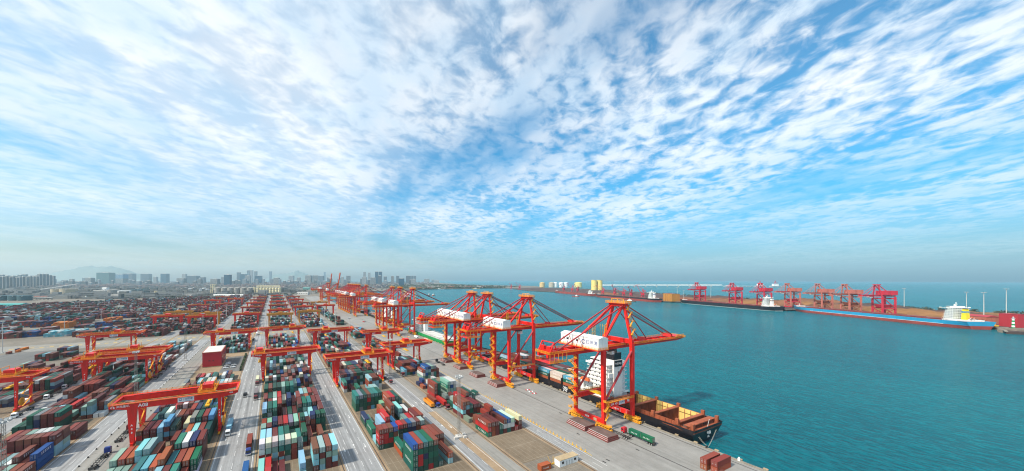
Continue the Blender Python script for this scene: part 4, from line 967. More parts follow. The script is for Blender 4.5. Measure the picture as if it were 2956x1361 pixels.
    # stairs: zigzag outside the far land leg, another up the mast
    def zig(x, y, z0, z1, dx, dy, st, name):
        mb = MB(); z = z0; s_ = 1
        while z < z1:
            mb.bar((x - s_ * dx, y - s_ * dy, z), (x + s_ * dx, y + s_ * dy, z + st), .75, .16); mb.bar((x - s_ * dx, y - s_ * dy, z + 1.1), (x + s_ * dx, y + s_ * dy, z + st + 1.1), .14); mb.bar((x - s_ * dx + .5, y - s_ * dy, z + 1.1), (x + s_ * dx + .5, y + s_ * dy, z + st + 1.1), .14)
            mb.box(x + s_ * dx - .8, x + s_ * dx + .8, y + s_ * dy - .8, y + s_ * dy + .8, z + st - .1, z + st); rail_run(mb, (x + s_ * dx - .8, y + s_ * dy - .8, z + st), (x + s_ * dx - .8, y + s_ * dy + .8, z + st), 1.1, .8, .14)
            z += st; s_ = -s_
        return mb.build(name, 'orange_yellow', g)
    zig(-2.2, hy, 3.5, 43.5, 0., 2.2, 2.9, 'stair'); zig(0.2, -hy - 1.9, 6.2, 14.5, 1.4, 0, 2.7, 'stair')
    mb = MB(); n = 8
    for i in range(n):
        t0, t1 = i / n, (i + 1) / n; pa = Vector((GA + 1.6, -8.8, 50.8)).lerp(Vector((GA + 2.6, -4.4, 71.5)), t0); pb = Vector((GA + 1.6, -8.8, 50.8)).lerp(Vector((GA + 2.6, -4.4, 71.5)), t1); e = 1.5 * (1 if i % 2 else -1)
        mb.bar(pa + Vector((-e, -.6, 0)), pb + Vector((e, -.6, 0)), .7, .14); mb.bar(pa + Vector((-e, -1., 1.)), pb + Vector((e, -1., 1.)), .13); mb.box(pb.x + e - .7, pb.x + e + .7, pb.y - 1.4, pb.y, pb.z - .1, pb.z); rail_run(mb, (pb.x + e - .7, pb.y - 1.4, pb.z), (pb.x + e + .7, pb.y - 1.4, pb.z), 1.1, .7, .13)
    mb.build('stair', 'orange_yellow', g)
    for x in (9., 20.):                                              # service frames over the girders
        mb = MB()
        for sx in (-1.1, 1.1):
            for sy in (-1.5, 1.5): mb.bar((x + sx, 5 + sy, zg + 3), (x + sx, 5 + sy, zg + 14), .16)
        for z in range(0, 12, 2): mb.bar((x - 1.1, 3.5, zg + 3 + z), (x + 1.1, 6.5, zg + 3 + z), .12); mb.bar((x - 1.1, 3.5, zg + 3 + z), (x + 1.1, 3.5, zg + 5 + z), .12); rail_run(mb, (x - 1.1, 3.5, zg + 3 + z), (x + 1.1, 3.5, zg + 3 + z), .9, 1.1, .1)
        mb.build('service_frame', 'safety_yellow', g)
    mb = MB().box(12.5, 18.5, -4.2, 4.2, zg - 1.2, zg - .3).box(13, 18, -2, 2, zg - .3, zg + .6); tr = mb.build('trolley', 'dark_steel', g)
    MB().box(18.6, 21.2, -1.5, 1.5, zg - 4.2, zg - 1.1).build('operator_cab', 'white_paint', tr)
    mb = MB()
    for sx in (-1, 1):
        for sy in (-2.2, 2.2): mb.bar((15.5 + sx, sy, zg - 1.2), (9 + sx, sy, 18.0), .06)
    mb.build('hoist_rope', 'cage_black', tr)
    MB().box(7.8, 10.2, -6.1, 6.1, 16.6, 17.3).box(8.2, 9.8, -3.2, 3.2, 17.3, 18.1).build('spreader', 'safety_yellow', tr)
    # boards on the near portal beam and the water-side sill
    sign_panel(g, 15.2, -hy - .72, 14.1, 5.4, 2.3); letters(g, '70t', 1.9, (21.2, -hy - .74, 14.1))
    mb = MB(); arc(mb, 10.2, 14.1, .8, 0, 360, .45, -hy - .72, 16, 0, .55); mb.build('emblem', 'letter_white', g)
    MB().box(-.95, -.91, -5.6, -3.6, 3.9, 5.5).build('notice_plate', 'roof_tan', g)
    mb = MB()
    for y in (-6.2, -2.4, 2.4, 6.2): mb.box(GA - .94, GA - .905, y - .06, y + .06, 3.5, 5.9)
    mb.build('sill_stripe', 'letter_white', g)
    return g
STS0 = sts()
Q = [('Q18', 134.0, 0, 'nearest the camera, over the open hold of the black ship'), ('Q17', 216.7, 0, 'second from the camera, over the black ship deck cargo'), ('Q16', 274.7, 0, 'third from the camera, close behind crane Q17'),
     ('Q15', 303.0, 0, 'fourth from the camera, beside the white superstructure of the green ship'), ('Q14', 472.5, 0, 'front one of the three cranes at the green ship bow'), ('Q13', 530.0, 0, 'middle one of the three cranes before the parked row'),
     ('Q12', 570.0, 0, 'rear one of the three cranes before the parked row'), ('Q11', 757.0, 0, 'standing just before the tight parked row'), ('Q10', 829.0, 0, 'first crane in the tight parked row'), ('Q09', 855.0, 0, 'second crane in the tight parked row'),
     ('Q08', 881.0, 0, 'third crane in the tight parked row'), ('Q07', 907.0, 0, 'fourth crane in the tight parked row'), ('Q06', 933.0, 0, 'fifth crane in the tight parked row'), ('Q05', 959.0, 0, 'last crane in the tight parked row'),
     ('Q04', 1150.0, 1, 'with its boom raised steeply into the sky'), ('Q03', 1330.0, 1, 'farthest, with a lattice-like raised boom'), ('Q02', 1375.0, 0, 'far one with lowered boom behind the raised booms')]
STS_SRC = [copy_tree(STS0) for _ in range(0)]
copies = [STS0] + [copy_tree(STS0) for _ in Q[1:]]
for g, (num, y, upb, where) in zip(copies, Q):
    g.location = (174.0, y, .035); kind_ = 'red quay crane ' + where; g['label'] = kind_; g['group'] = 'red quay cranes along the berth'
    if y < 320:
        g['label'] = f'red quay crane marked {num}, {where}'.replace('third from the camera, ', '').replace('fourth from the camera, ', '').replace('second from the camera, ', '').replace('nearest the camera, ', '')
        letters(g, num, 1.5, (-.93, 0.8, 4.7), R(-90)); letters(g, num, 1.5, (25.55, 0., 4.7), R(-90)); letters(g, num, 1.5, (6.6, -10.24, 14.1))
    if upb:
        for c in list(g.children):
            if c.name.startswith('boom'): c.rotation_euler = (0, R(-80), 0)
            elif c.name.startswith(('forestay', 'hoist_rope')): bpy.data.objects.remove(c)
# ------------------------------------------------------------------ ships (x = 0 stern, x = L bow, z = 0 waterline)
def hull_rings(Ln, B, D, stern_full=.92, bow_start=.84, flare=.35, sheer=2.5, trans_rake=0.):
    n = 26; st = []
    for i in range(n + 1):
        u = i / n; x = u * Ln
        if u < .12: f = stern_full + (1 - stern_full) * (u / .12) ** .7; fw = .55 + .45 * (u / .12) ** .6
        elif u < bow_start: f = fw = 1.
        else:
            k = (u - bow_start) / (1 - bow_start); fw = max(.02, (1 - k) ** .75 if k < 1 else .02); f = max(.03, (1 - k ** 2.2 * (1 - .04)))
        dz = sheer * max(0, (u - .8) / .2) ** 2 + .6 * max(0, (.1 - u) / .1)
        st.append((x, f * B / 2, fw * B / 2, D + dz))
    return st
def hull(parent, Ln, B, D, boot, m_top, m_boot, stripe=None, **kw):
    st = hull_rings(Ln, B, D, **kw)
    def shell(z_lo, z_hi, name, mat):
        vs = []; k = 3
        for x, bd, bw, d in st:
            for j in range(k):
                t = j / (k - 1); lo = z_lo; hi = d if z_hi is None else z_hi; z = lo + (hi - lo) * t
                a = max(0., min(1., z / d)); half = bw + (bd - bw) * a ** .8 if z > 0 else bw * .97
                rk = 3.2 * a if x >= Ln - .01 else 0; vs.append((x + rk, -half, z)); vs.append((x + rk, half, z))
        w2 = 2 * k; fs = []
        for i in range(len(st) - 1):
            for j in range(k - 1):
                a = i * w2 + j * 2; b = (i + 1) * w2 + j * 2
                fs.append((a, b, b + 2, a + 2)); fs.append((a + 1, a + 3, b + 3, b + 1))
        for i in (0, len(st) - 1):
            for j in range(k - 1): a = i * w2 + j * 2; fs.append((a, a + 2, a + 3, a + 1) if i == 0 else (a, a + 1, a + 3, a + 2))
        return MB().add(vs, fs).build(name, mat, parent, smooth=False)
    shell(boot, None, 'hull', m_top); shell(-2.5, boot - .002, 'lower_hull', m_boot)
    if stripe: shell(boot - .25, boot + .25, 'waterline_stripe', stripe) if False else None
    return st
def deck_plate(parent, st, mat, x0=0., x1=1e9, dz=-1.0, name='deck'):
    vs = []; s2 = [s for s in st if x0 - .1 <= s[0] <= x1 + .1]
    for x, bd, bw, d in s2: vs += [(x, -bd + .3, d + dz), (x, bd - .3, d + dz)]
    return MB().add(vs, [(2 * i, 2 * i + 2, 2 * i + 3, 2 * i + 1) for i in range(len(s2) - 1)]).build(name, mat, parent)
def accommodation(parent, x0, x1, B, z0, levels, lh=2.9, wing=2., mat='ship_white', wins=True, inset=.0, aft=True):
    blk = bpy.data.objects.new('superstructure', None); COL.objects.link(blk); blk.parent = parent
    for k in range(levels):
        hw = B / 2 - 1.5 - (1.2 if k > 0 else 0) - inset * k; xa = x0 + (.0 if k < 1 else .8); xb = x1 - .5 * k
        MB().box(xa, xb, -hw, hw, z0 + k * lh, z0 + (k + 1) * lh - .25).build('deck_house', mat, blk)
        MB().box(xa - 1.2, xb + .6, -hw - .9, hw + .9, z0 + (k + 1) * lh - .24, z0 + (k + 1) * lh - .05).build('deck_edge', mat, blk)
        mb = MB()
        for s_ in (-1, 1): rail_run(mb, (xa - 1.1, s_ * (hw + .8), z0 + (k + 1) * lh - .05), (xb + .5, s_ * (hw + .8), z0 + (k + 1) * lh - .05), 1.0, 2.5, .09, toe=.05)
        rail_run(mb, (xa - 1.1, -hw - .8, z0 + (k + 1) * lh - .05), (xa - 1.1, hw + .8, z0 + (k + 1) * lh - .05), 1., 2.5, .09, toe=.05)
        mb.build('railing', mat, blk)
        if wins:
            mb = MB(); nwin = max(3, int(hw * 2 / 3))
            for j in range(nwin):
                yy = -hw + (j + .5) * 2 * hw / nwin
                mb.box(xb + .001, xb + .04, yy - .45, yy + .45, z0 + k * lh + 1.1, z0 + k * lh + 2.0)
                if aft: mb.box(xa - .04, xa - .001, yy - .45, yy + .45, z0 + k * lh + 1.1, z0 + k * lh + 2.0)
            for j in range(max(2, int((xb - xa) / 3))):
                xx = xa + (j + .5) * (xb - xa) / max(2, int((xb - xa) / 3))
                for s_ in (-1, 1): a, b = sorted((s_ * hw + s_ * .001, s_ * (hw + .04))); mb.box(xx - .45, xx + .45, a, b, z0 + k * lh + 1.1, z0 + k * lh + 2.0)
            mb.build('window', 'glass_dark', blk)['kind'] = 'stuff'
    zt = z0 + levels * lh; hw = B / 2 - 3.
    xa, xb = x0 + (x1 - x0) * .35, x1 - .5 * levels
    MB().box(xa, xb, -hw, hw, zt, zt + 2.9).build('bridge', mat, blk)
    MB().box(xb + .002, xb + .05, -hw + .3, hw - .3, zt + 1.3, zt + 2.3).box(xa + .3, xb, -hw - .05, -hw - .002, zt + 1.3, zt + 2.3).box(xa + .3, xb, hw + .002, hw + .05, zt + 1.3, zt + 2.3).build('window', 'glass_dark', blk)
    MB().box(xb - 3.5, xb + .3, -B / 2 - wing * .3, B / 2 + wing * .3, zt - .28, zt - .02).box(xb - 3.2, xb + .2, -B / 2 - wing * .3, -B / 2 - wing * .3 + .2, zt, zt + 1.2).box(xb - 3.2, xb + .2, B / 2 + wing * .3 - .2, B / 2 + wing * .3, zt, zt + 1.2).build('bridge_wing', mat, blk)
    mb = MB().cyl((xa + 2, 0, zt + 2.9), (xa + 2, 0, zt + 11), .55, .3, 8)
    for k in (5.5, 7.5, 9.5): mb.bar((xa + 2, -2.6 + k * .12, zt + k), (xa + 2, 2.6 - k * .12, zt + k), .35)
    mb.box(xa + 1, xa + 4.6, -1.6, 1.6, zt + 6.2, zt + 6.5); mb.cyl((xa + 2, 2.2, zt + 2.9), (xa + 2, 2.2, zt + 6), .9, .9, 8)
    mb.build('radar_mast', mat, blk); return blk, zt
def bulker(name, label, stern_px, bow_px, B, D, boot, m_top, m_boot, hatches=8, deck='deck_brown', funnel=('ship_white', 'funnel_blue', 'cage_black'), levels=5, group=None, lh=2.9):
    s_ = Vector((*at(*stern_px, SEA_Z), 0)); b_ = Vector((*at(*bow_px, SEA_Z), 0)); d = b_ - s_; Ln = d.length; d.normalize(); nrm = Vector((-d.y, d.x, 0))
    if nrm.dot(s_) < 0: nrm = -nrm
    o_ = s_ + nrm * (B / 2)
    g = thing(name, label, 'ship', (o_.x, o_.y, SEA_Z), math.atan2(d.y, d.x), group)
    st = hull(g, Ln, B, D, boot, m_top, m_boot); deck_plate(g, st, deck)
    x0, x1 = Ln * .045, Ln * .045 + 15 + Ln * .02
    accommodation(g, x0 + 9, x1 + 1, B * .62, D - 1, levels, lh, wing=B * .55)
    MB().hexa([(x0 + 0, -3, D - 1), (x0 + 7, -3, D - 1), (x0 + 7, 3, D - 1), (x0, 3, D - 1)], [(x0 + 1.5, -2.6, D + levels * 2.7), (x0 + 6, -2.6, D + levels * 2.7), (x0 + 6, 2.6, D + levels * 2.7), (x0 + 1.5, 2.6, D + levels * 2.7)]).build('funnel', funnel[0], g)
    MB().box(x0 + 1.1, x0 + 6.4, -3.0, 3.0, D + levels * 1.9, D + levels * 2.25).build('funnel_band', funnel[1], g)
    MB().box(x0 + 1.9, x0 + 5.6, -2.2, 2.2, D + levels * 2.7, D + levels * 2.7 + 1.6).build('funnel_top', funnel[2], g)
    MB().box(x0 - 3, x0 + 9, -B / 2 + 3, B / 2 - 3, D - .95, D + 2.).build('aft_house', 'ship_white', g)
    mb = MB()
    for k in (-1, 1): mb.bar((x0 - 6, k * 2.2, D + 6.5), (x0 - 1.5, k * 2.2, D + 2), .6); mb.bar((x0 - 3.5, k * 2.2, D - 1), (x0 - 3.5, k * 2.2, D + 4), .4)
    mb.build('lifeboat_ramp', 'ship_white', g); MB().hexa([(x0 - 5.6, -1.2, D + 6.2), (x0 - 1.2, -1.2, D + 2.4), (x0 - 1.2, 1.2, D + 2.4), (x0 - 5.6, 1.2, D + 6.2)], [(x0 - 5.2, -.9, D + 8.2), (x0 - .8, -.9, D + 4.4), (x0 - .8, .9, D + 4.4), (x0 - 5.2, .9, D + 8.2)]).build('lifeboat', 'boat_orange', g)
    xa = x1 + 14; pitch = (Ln * .93 - xa) / hatches
    for k in range(hatches):
        MB().box(xa + k * pitch + pitch * .12, xa + (k + 1) * pitch - pitch * .12, -B * .3, B * .3, D - .99, D + 1.1).build('hatch_cover', 'hatch_side' if deck == 'deck_rust' else 'deck_brown', g)
    mb = MB().cyl((Ln * .965, 0, D), (Ln * .965, 0, D + 9), .4, .25, 6); mb.bar((Ln * .965, -2, D + 6), (Ln * .965, 2, D + 6), .25); mb.build('foremast', 'ship_white', g)
    MB().box(Ln * .945, Ln * .958, -B * .2, B * .2, D - .5, D + 2.5).build('forecastle_house', 'ship_white', g)
    return g, Ln
blue, Lb = bulker('bulk_carrier', 'long light blue and red bulk carrier with yellow funnel across the basin', (2786, 951), (2268, 897), 46, 13.5, 6.2, 'hull_blue', 'boot_red', 9, 'deck_rust', ('funnel_yellow', 'funnel_blue', 'cage_black'), 8, lh=3.1)
MB().box(Lb * .08, Lb * .955, -23.16, -23.06, 6.25, 6.75).box(Lb * .08, Lb * .8, 23.06, 23.16, 6.25, 6.75).build('waterline_stripe', 'letter_white', blue)
bulker('bulk_carrier', 'black bulk carrier with white superstructure at the ore pier across the basin', (2230, 899), (1952, 875), 42, 12.0, 1.2, 'black_hull', 'pale_concrete', 9, 'deck_rust', ('ship_white', 'deck_brown', 'cage_black'), 8, lh=3.1)
bulker('bulk_carrier', 'red and black bulk carrier in front of the yellow silos', (1888, 873.5), (1712, 857.5), 38, 14., 8.5, 'black_hull', 'boot_red', 8, 'deck_brown', ('ship_white', 'letter_blue', 'cage_black'), 8, lh=3.1)
bulker('bulk_carrier', 'smaller red bulk carrier farthest along the ore pier', (1706, 856), (1596, 845.2), 34, 12., 10.5, 'boot_red', 'boot_red', 7, 'deck_brown', ('ship_white', 'dark_steel', 'cage_black'), 5)

# near container ship: stern towards the camera, bow away along the quay
def near_ship():
    y0, y1 = 97.5, 312.; B = 30.5; x_c = QUAY + 2.0 + B / 2; Ln = y1 - y0; D = 9.2
    g = thing('container_ship', 'black container ship with white superstructure and open yellow hold at the near quay', 'ship', (x_c, y0, SEA_Z), R(90))
    # local +x runs along the quay away from the camera, local +y towards the quay
    st = hull_rings(Ln, B, D, 1.0, .8)
    k = 5; vs = []
    for x, bd, bw, d in st:
        for j in range(k):
            t = j / (k - 1); z = -2.5 + (d + 2.5) * t; a = max(0., z / d); cut = 0.
            if x < .1: bwx = bd * (.25 + .75 * a ** .5); xr = -2.2 * a
            else: bwx = bw if x > 8 else bd * (.6 + .4 * a ** .5); xr = 0
            half = bwx + (bd - bwx) * a ** .8; rk = 3.4 * a if x >= Ln - .1 else xr
            vs += [(x + rk, -half, z), (x + rk, half, z)]
    w2 = 2 * k; fs = []
    for i in range(len(st) - 1):
        for j in range(k - 1): a = i * w2 + j * 2; b = (i + 1) * w2 + j * 2; fs += [(a, b, b + 2, a + 2), (a + 1, a + 3, b + 3, b + 1)]
    for i in (0, len(st) - 1):
        for j in range(k - 1): a = i * w2 + j * 2; fs.append((a, a + 2, a + 3, a + 1))
    MB().add(vs, fs).build('hull', 'black_hull', g)
    # decks: stern deck, side decks round the open hold, deck from the superstructure forward
    hb = B / 2; MB().box(-2.0, 6.5, -hb + .35, hb - .35, D - 1.4, D - 1.0).build('stern_deck', 'deck_rust', g)
    for s_ in (-1, 1):
        a, b = sorted((s_ * (hb - .35), s_ * (hb - 2.9))); MB().box(6.5, 48, a, b, D - 1.2, D - .8).build('side_deck', 'deck_rust', g)
        a, b = sorted((s_ * (hb - 2.9), s_ * (hb - 2.6))); MB().box(6.5, 45.5, a, b, D - 9, D + 1.6).build('hold_wall', ['hold_yellow'], g)
        a, b = sorted((s_ * (hb - 2.58), s_ * (hb - 2.42))); MB().box(6.5, 45.5, a, b, D - .79, D + 1.75).build('hold_coaming', 'deck_rust', g)
        mb = MB()
        for x in np.arange(7, 46, 3.0): a, b = sorted((s_ * (hb - 2.4), s_ * (hb - 1.9))); mb.box(x - .12, x + .12, a, b, D - .8, D + 1.5)
        mb.build('coaming_stay', 'deck_rust', g)
        mb = MB(); rail_run(mb, (0, s_ * (hb - .45), D), (48, s_ * (hb - .45), D), 1.1, 2., .09, toe=.04); mb.build('railing', 'deck_rust', g)
    for x, ht in ((6.6, 3.4), (19.5, 3.0), (32.5, 2.6), (45.4, 2.2)):                # ribbed transverse bulkheads
        mb = MB().box(x - .25, x + .25, -hb + 2.95, hb - 2.95, D - 9, D + 1.4)
        for y in np.arange(-hb + 3.6, hb - 3, 1.25): mb.box(x - .62, x - .27, y - .14, y + .14, D - 8.5, D + 1.2); mb.box(x + .27, x + .62, y - .14, y + .14, D - 8.5, D + 1.2)
        mb.box(x - .9, x + .9, -hb + 2.95, hb - 2.95, D + 1.41, D + 1.9); mb.build('bulkhead', 'deck_rust', g)
        for s_ in (-1, 1): MB().box(x - .8, x + .8, s_ * (hb - 1.6) - .7, s_ * (hb - 1.6) + .7, D - .79, D + 1.8 + ht * .6).build('lashing_post', 'deck_rust', g)
    MB().box(6.7, 45.3, -hb + 2.95, hb - 2.95, D - 9.2, D - 9.0).build('hold_floor', 'deck_brown', g)
    mb = MB()
    for x in np.arange(9, 45, 3.2):
        for s_ in (-1, 1): mb.bar((x, s_ * (hb - 3.0), D - 8.8), (x, s_ * (hb - 3.0), D + 1.4), .28)
    mb.build('cell_guide', 'deck_rust', g)
    mb = MB().box(-1.6, -.6, -hb + 1, hb - 1, D - .99, D - .2); mb.box(.5, 3.5, -hb + 2, hb - 2, D + 1.2, D + 1.6)
    for y in (-12.5, -7, 0, 7, 12.5): mb.bar((1.0, y, D - 1), (1.0, y, D + 1.3), .35)
    mb.build('stern_frame', 'deck_rust', g)
    for y in (-12.8, 12.8): MB().box(-1.2, .2, y - .9, y + .9, D - .95, D + 3.4).build('lashing_post', 'deck_rust', g)
    for x, y in ((2.6, -5), (3.2, 4), (4.5, 9.), (4.2, -9.5)): MB().cyl((x, y - .9, D - .2), (x, y + .9, D - .2), .6, .6, 10).box(x - .9, x + .9, y - 1.3, y - .95, D - 1., D + .3).box(x - .9, x + .9, y + .95, y + 1.3, D - 1, D + .3).build('winch', 'hatch_top', g)
    MB().bar((-1.4, 0, D - .9), (-2.4, 0, D + 4.6), .14).build('flagstaff', 'ship_white', g)
    letters(g, '中海', 2.0, (-2.3, 0, D * .66), R(-90)).rotation_euler = (R(82), 0, R(-90)); letters(g, '上海', 1.1, (-1.95, 0, D * .42), R(-90)).rotation_euler = (R(82), 0, R(-90))
    for ch, xx in (('海', 82.5), ('中', 139.)): letters(g, ch, 5.2, (xx, hb + .06, D * .62), R(180))
    # superstructure
    dk = MB().box(48, Ln - 24, -hb + .35, hb - .35, D - 1.2, D - .8).build('main_deck', 'deck_brown', g)
    deck_plate(g, st, 'deck_brown', Ln - 27, Ln, -.6, 'bow_deck')
    blk, zt = accommodation(g, 51, 69, 25, D - .8, 8, 2.95, 5.5, aft=False)
    MB().box(49.5, 56.5, -3.5, 5.5, D - .79, D + 26).build('engine_casing', 'ship_white', g)
    MB().box(49.8, 55.8, -2.8, 5., D + 26.01, D + 31).build('funnel', 'black_hull', g)
    MB().cyl((51.5, 1, D + 31), (51.5, 1, D + 34), .9, .8, 10).cyl((54, 2.6, D + 31), (54, 2.6, D + 33.6), .7, .7, 10).build('exhaust_pipe', 'cage_black', g)
    MB().box(49.9, 50.95, 5.7, 10.2, D + 14, D + 17).box(49.7, 50.99, 8.0, 12.2, D + 4, D + 7).build('stair_landing', 'ship_white', g)
    mb = MB().box(49.42, 49.49, -1.2, -.2, D + 15, D + 18).box(49.42, 49.49, .4, 1.4, D + 15, D + 18); mb.build('window', 'glass_dark', g)
    MB().box(49.40, 49.49, -3.2, 5.2, D + 21.4, D + 25.6).build('black_panel', 'black_hull', g); letters(g, '中国海运', 1.7, (49.37, 1.0, D + 23.4), R(-90))
    MB().box(70, 72.5, 7.5, 10.5, D - .78, D + 7).build('deck_store', 'ship_white', g)
    MB().hexa([(62, 13.2, D + 9), (69, 13.2, D + 9), (69, 15.4, D + 9), (62, 15.4, D + 9)], [(62.6, 13.5, D + 11), (68.4, 13.5, D + 11), (68.4, 15.1, D + 11), (62.6, 15.1, D + 11)]).build('lifeboat', 'boat_orange', g)
    for k in range(9):
        x0 = 74 + k * 13.2
        if x0 + 12.6 > Ln - 26: break
        MB().box(x0, x0 + 12.6, -hb + 2.2, hb - 2.2, D - .79, D + 1.6).build('hatch_cover', 'deck_rust', g)
        for s_ in (-1, 1):
            mb = MB()
            for q in (x0 - .25,):
                mb.box(q - .2, q + .2, s_ * (hb - 1.2) - .9, s_ * (hb - 1.2) + .9, D - .78, D + 4.4)
            mb.build('lashing_bridge', 'dark_steel', g)
    # mooring lines from the stern
    for p, q in (((-2., 10.5, 5.6), (-8.5, 16.1, 4.95)), ((-2., 9.7, 5.8), (-8.7, 16.1, 4.95)), ((-2., -8.0, 6.), (-8.8, 16.1, 4.95)), ((-2., -8.8, 6.), (-9., 16.1, 4.95))):
        mb = MB(); P0, P1 = Vector(p), Vector(q); prev = P0
        for i in range(1, 7):
            t = i / 6; c = P0.lerp(P1, t) - Vector((0, 0, .5 * math.sin(math.pi * t))); mb.bar(prev, c, .055); prev = c
        mb.build('mooring_line', 'rope', g)
    # deck cargo
    cargo = [(74, '2222222222', {9: [GN, SB], 8: [CR, CR], 7: [CR, CR]}), (87.2, '2222222222', {9: [CR, CR], 8: [CR, CR]}), (100.4, '2222122222', {9: [GN, SB], 8: [W, W]}), (113.6, '2.22222.22', {9: [BR, OR], 8: [GN, GN]}), (126.8, '3333322222', {9: [OR, GN]}),
             (140, '2233333322', {}), (153.2, '33222.2222', {})]
    n = 0
    for rx, hs, cl in cargo:
        for i, ch in enumerate(hs):
            if ch == '.': continue
            for t in range(int(ch)):
                c = cl.get(i, [None] * 9)[t] if i in cl and t < len(cl[i]) else random.choices(MIX['red'][0], weights=MIX['red'][1])[0]
                yl = -12.2 + i * 2.7                                # local y towards the quay
                top = t == int(ch) - 1; side = i == 9
                wx, wy, wz = x_c - yl, y0 + rx + 6.2, SEA_Z + D + 1.62 + t * CH
                if top or side:
                    if i >= 5: add_container(wx, wy, wz, L40, c, f'{c} container on the black ship deck, {("lower", "upper", "top")[t]} tier, {ORD[9 - i]} from the quay, {ORD[n]} bay'.replace('light blue', 'pale-blue'), 'containers on the black ship', letters=side, doors=True); continue
                BXS.append((wx, wy, wz, L40, PAL[c]))
        n += 1
BXS = []
near_ship()
def box_mass(name, BX_, label):
    mb = MB(); cols = []
    for x, y, z, ln, c in BX_: mb.box(x - CW / 2, x + CW / 2, y - ln / 2, y + ln / 2, z, z + CH - .05); cols += [(*c, 1.)] * 8
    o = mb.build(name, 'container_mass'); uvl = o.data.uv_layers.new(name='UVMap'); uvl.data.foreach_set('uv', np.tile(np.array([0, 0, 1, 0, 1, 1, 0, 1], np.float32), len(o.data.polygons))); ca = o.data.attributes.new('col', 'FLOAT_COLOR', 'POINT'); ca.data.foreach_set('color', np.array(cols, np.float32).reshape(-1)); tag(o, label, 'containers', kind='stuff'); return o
box_mass('deck_cargo', BXS, 'red and brown containers filling the water side of the black ship deck')

def side_ship(name, label, y0, y1, B, D, m_top, super_at, funnel, levels, cargo=False):
    Ln = y1 - y0; g = thing(name, label, 'ship', (QUAY + 2.2 + B / 2, y0, SEA_Z), R(90)); st = hull(g, Ln, B, D, .8, m_top, 'boot_red', bow_start=.86)
    deck_plate(g, st, 'galvanised'); a = Ln * super_at; accommodation(g, a, a + 16 + Ln * .05, B - 1, D - 1, levels, 2.9, 3)
    MB().box(a - 8, a - 1.5, -3, 3, D - 1, D + levels * 2.9 - 2).build('engine_casing', 'ship_white', g); MB().box(a - 7.5, a - 2, -3.2, 3.2, D + levels * 2.9 - 1.99, D + levels * 2.9 + 4).build('funnel', funnel, g); MB().cyl((a - 5, 0, D + levels * 2.9 + 4), (a - 5, 0, D + levels * 2.9 + 6.5), 1., 1., 8).build('exhaust_pipe', 'cage_black', g)
    for k in range(5):
        x0 = (a + 26 + Ln * .05) + k * (Ln * .92 - a - 30 - Ln * .05) / 5 if super_at < .4 else 8 + k * (a - 18) / 5; w_ = ((Ln * .92 - a - 30 - Ln * .05) / 5 if super_at < .4 else (a - 18) / 5)
        if w_ > 2: MB().box(x0 + .5, x0 + w_ - .5, -B * .36, B * .36, D - .99, D + 1.2).build('hatch_cover', 'pale_concrete' if not cargo else 'deck_rust', g)
        mb = MB()
        for s_ in (-1, 1):
            for q in np.arange(x0, x0 + w_, 2.5): mb.bar((q, s_ * B * .43, D - 1), (q, s_ * B * .43, D + 2), .16)
            mb.bar((x0, s_ * B * .43, D + 2), (x0 + w_, s_ * B * .43, D + 2), .16)
        mb.build('deck_frame', 'pale_concrete', g)
    return g
side_ship('cargo_ship', 'green hulled cargo ship with white superstructure and blue funnel along the quay', 374, 522, 25, 9.0, 'hull_green', .62, 'funnel_blue', 6)
side_ship('cargo_ship', 'dark hulled container ship with white superstructure beside the parked crane row', 600, 780, 28, 9.5, 'black_hull', .15, 'funnel_blue', 7, True)
side_ship('cargo_ship', 'grey hulled ship at the far berth under the parked cranes', 840, 1010, 28, 9.5, 'dark_steel', .15, 'ship_white', 6, True)
# small craft in the far bay and a tug by the red ship
def boat(xp, yp, Ln, B, mat, label, rz=.2, mast=True):
    x, y = at(xp, yp, SEA_Z); g = thing('work_boat', label, 'boat', (x, y, SEA_Z), rz, 'small boats in the far bay'); st = hull(g, Ln, B, 3.2, .5, mat, 'boot_red', sheer=1.5); deck_plate(g, st, 'deck_brown', dz=-.4)
    MB().box(Ln * .25, Ln * .55, -B * .32, B * .32, 2.9, 6.2).box(Ln * .3, Ln * .48, -B * .28, B * .28, 6.2, 8.6).build('wheelhouse', 'ship_white', g)
    if mast: MB().cyl((Ln * .4, 0, 8.6), (Ln * .4, 0, 16), .35, .2, 6).build('mast', 'ship_white', g)
for xp, yp, Ln, B, mt, lb, rz in ((1215, 836.5, 70, 14, 'ship_white', 'white work boat near the head of the far bay', .1), (1258, 836, 85, 16, 'ship_white', 'larger white boat beside the work boat in the far bay', -.1),
                                  (1366, 834.5, 75, 24, 'hold_yellow', 'ochre dredger barge in the middle of the far bay', 0.), (1248, 854, 26, 8, 'boat_orange', 'small orange boat off the parked crane booms', .6), (1236, 853, 22, 7, 'black_hull', 'small dark boat off the parked crane booms', .5),
                                  (1672, 857.5, 34, 11, 'boot_red', 'red tug alongside the smaller red bulk carrier', 2.0), (1836, 872.2, 55, 13, 'hatch_top', 'grey barge alongside the red and black bulk carrier', 2.0)):
    boat(xp, yp, Ln, B, mt, lb, rz)
g = thing('cargo_ship', 'dark purple bulk ship moored beyond the lowered crane booms', 'ship', (*at(1178, 868, SEA_Z), SEA_Z), R(75)); st = hull(g, 190, 30, 14, 4, 'dark_steel', 'boot_red'); deck_plate(g, st, 'deck_brown'); accommodation(g, 12, 28, 28, 13, 5)
for k in range(4):
    MB().cyl((55 + k * 32, 0, 13), (55 + k * 32, 0, 30), 1.4, 1.2, 8).bar((55 + k * 32, 0, 29), (72 + k * 32, 0, 38), 1.0).build('deck_crane', 'safety_yellow', g)
    MB().box(42 + k * 32, 52 + k * 32, -9, 9, 13.01, 15).build('hatch_cover', 'deck_brown', g)
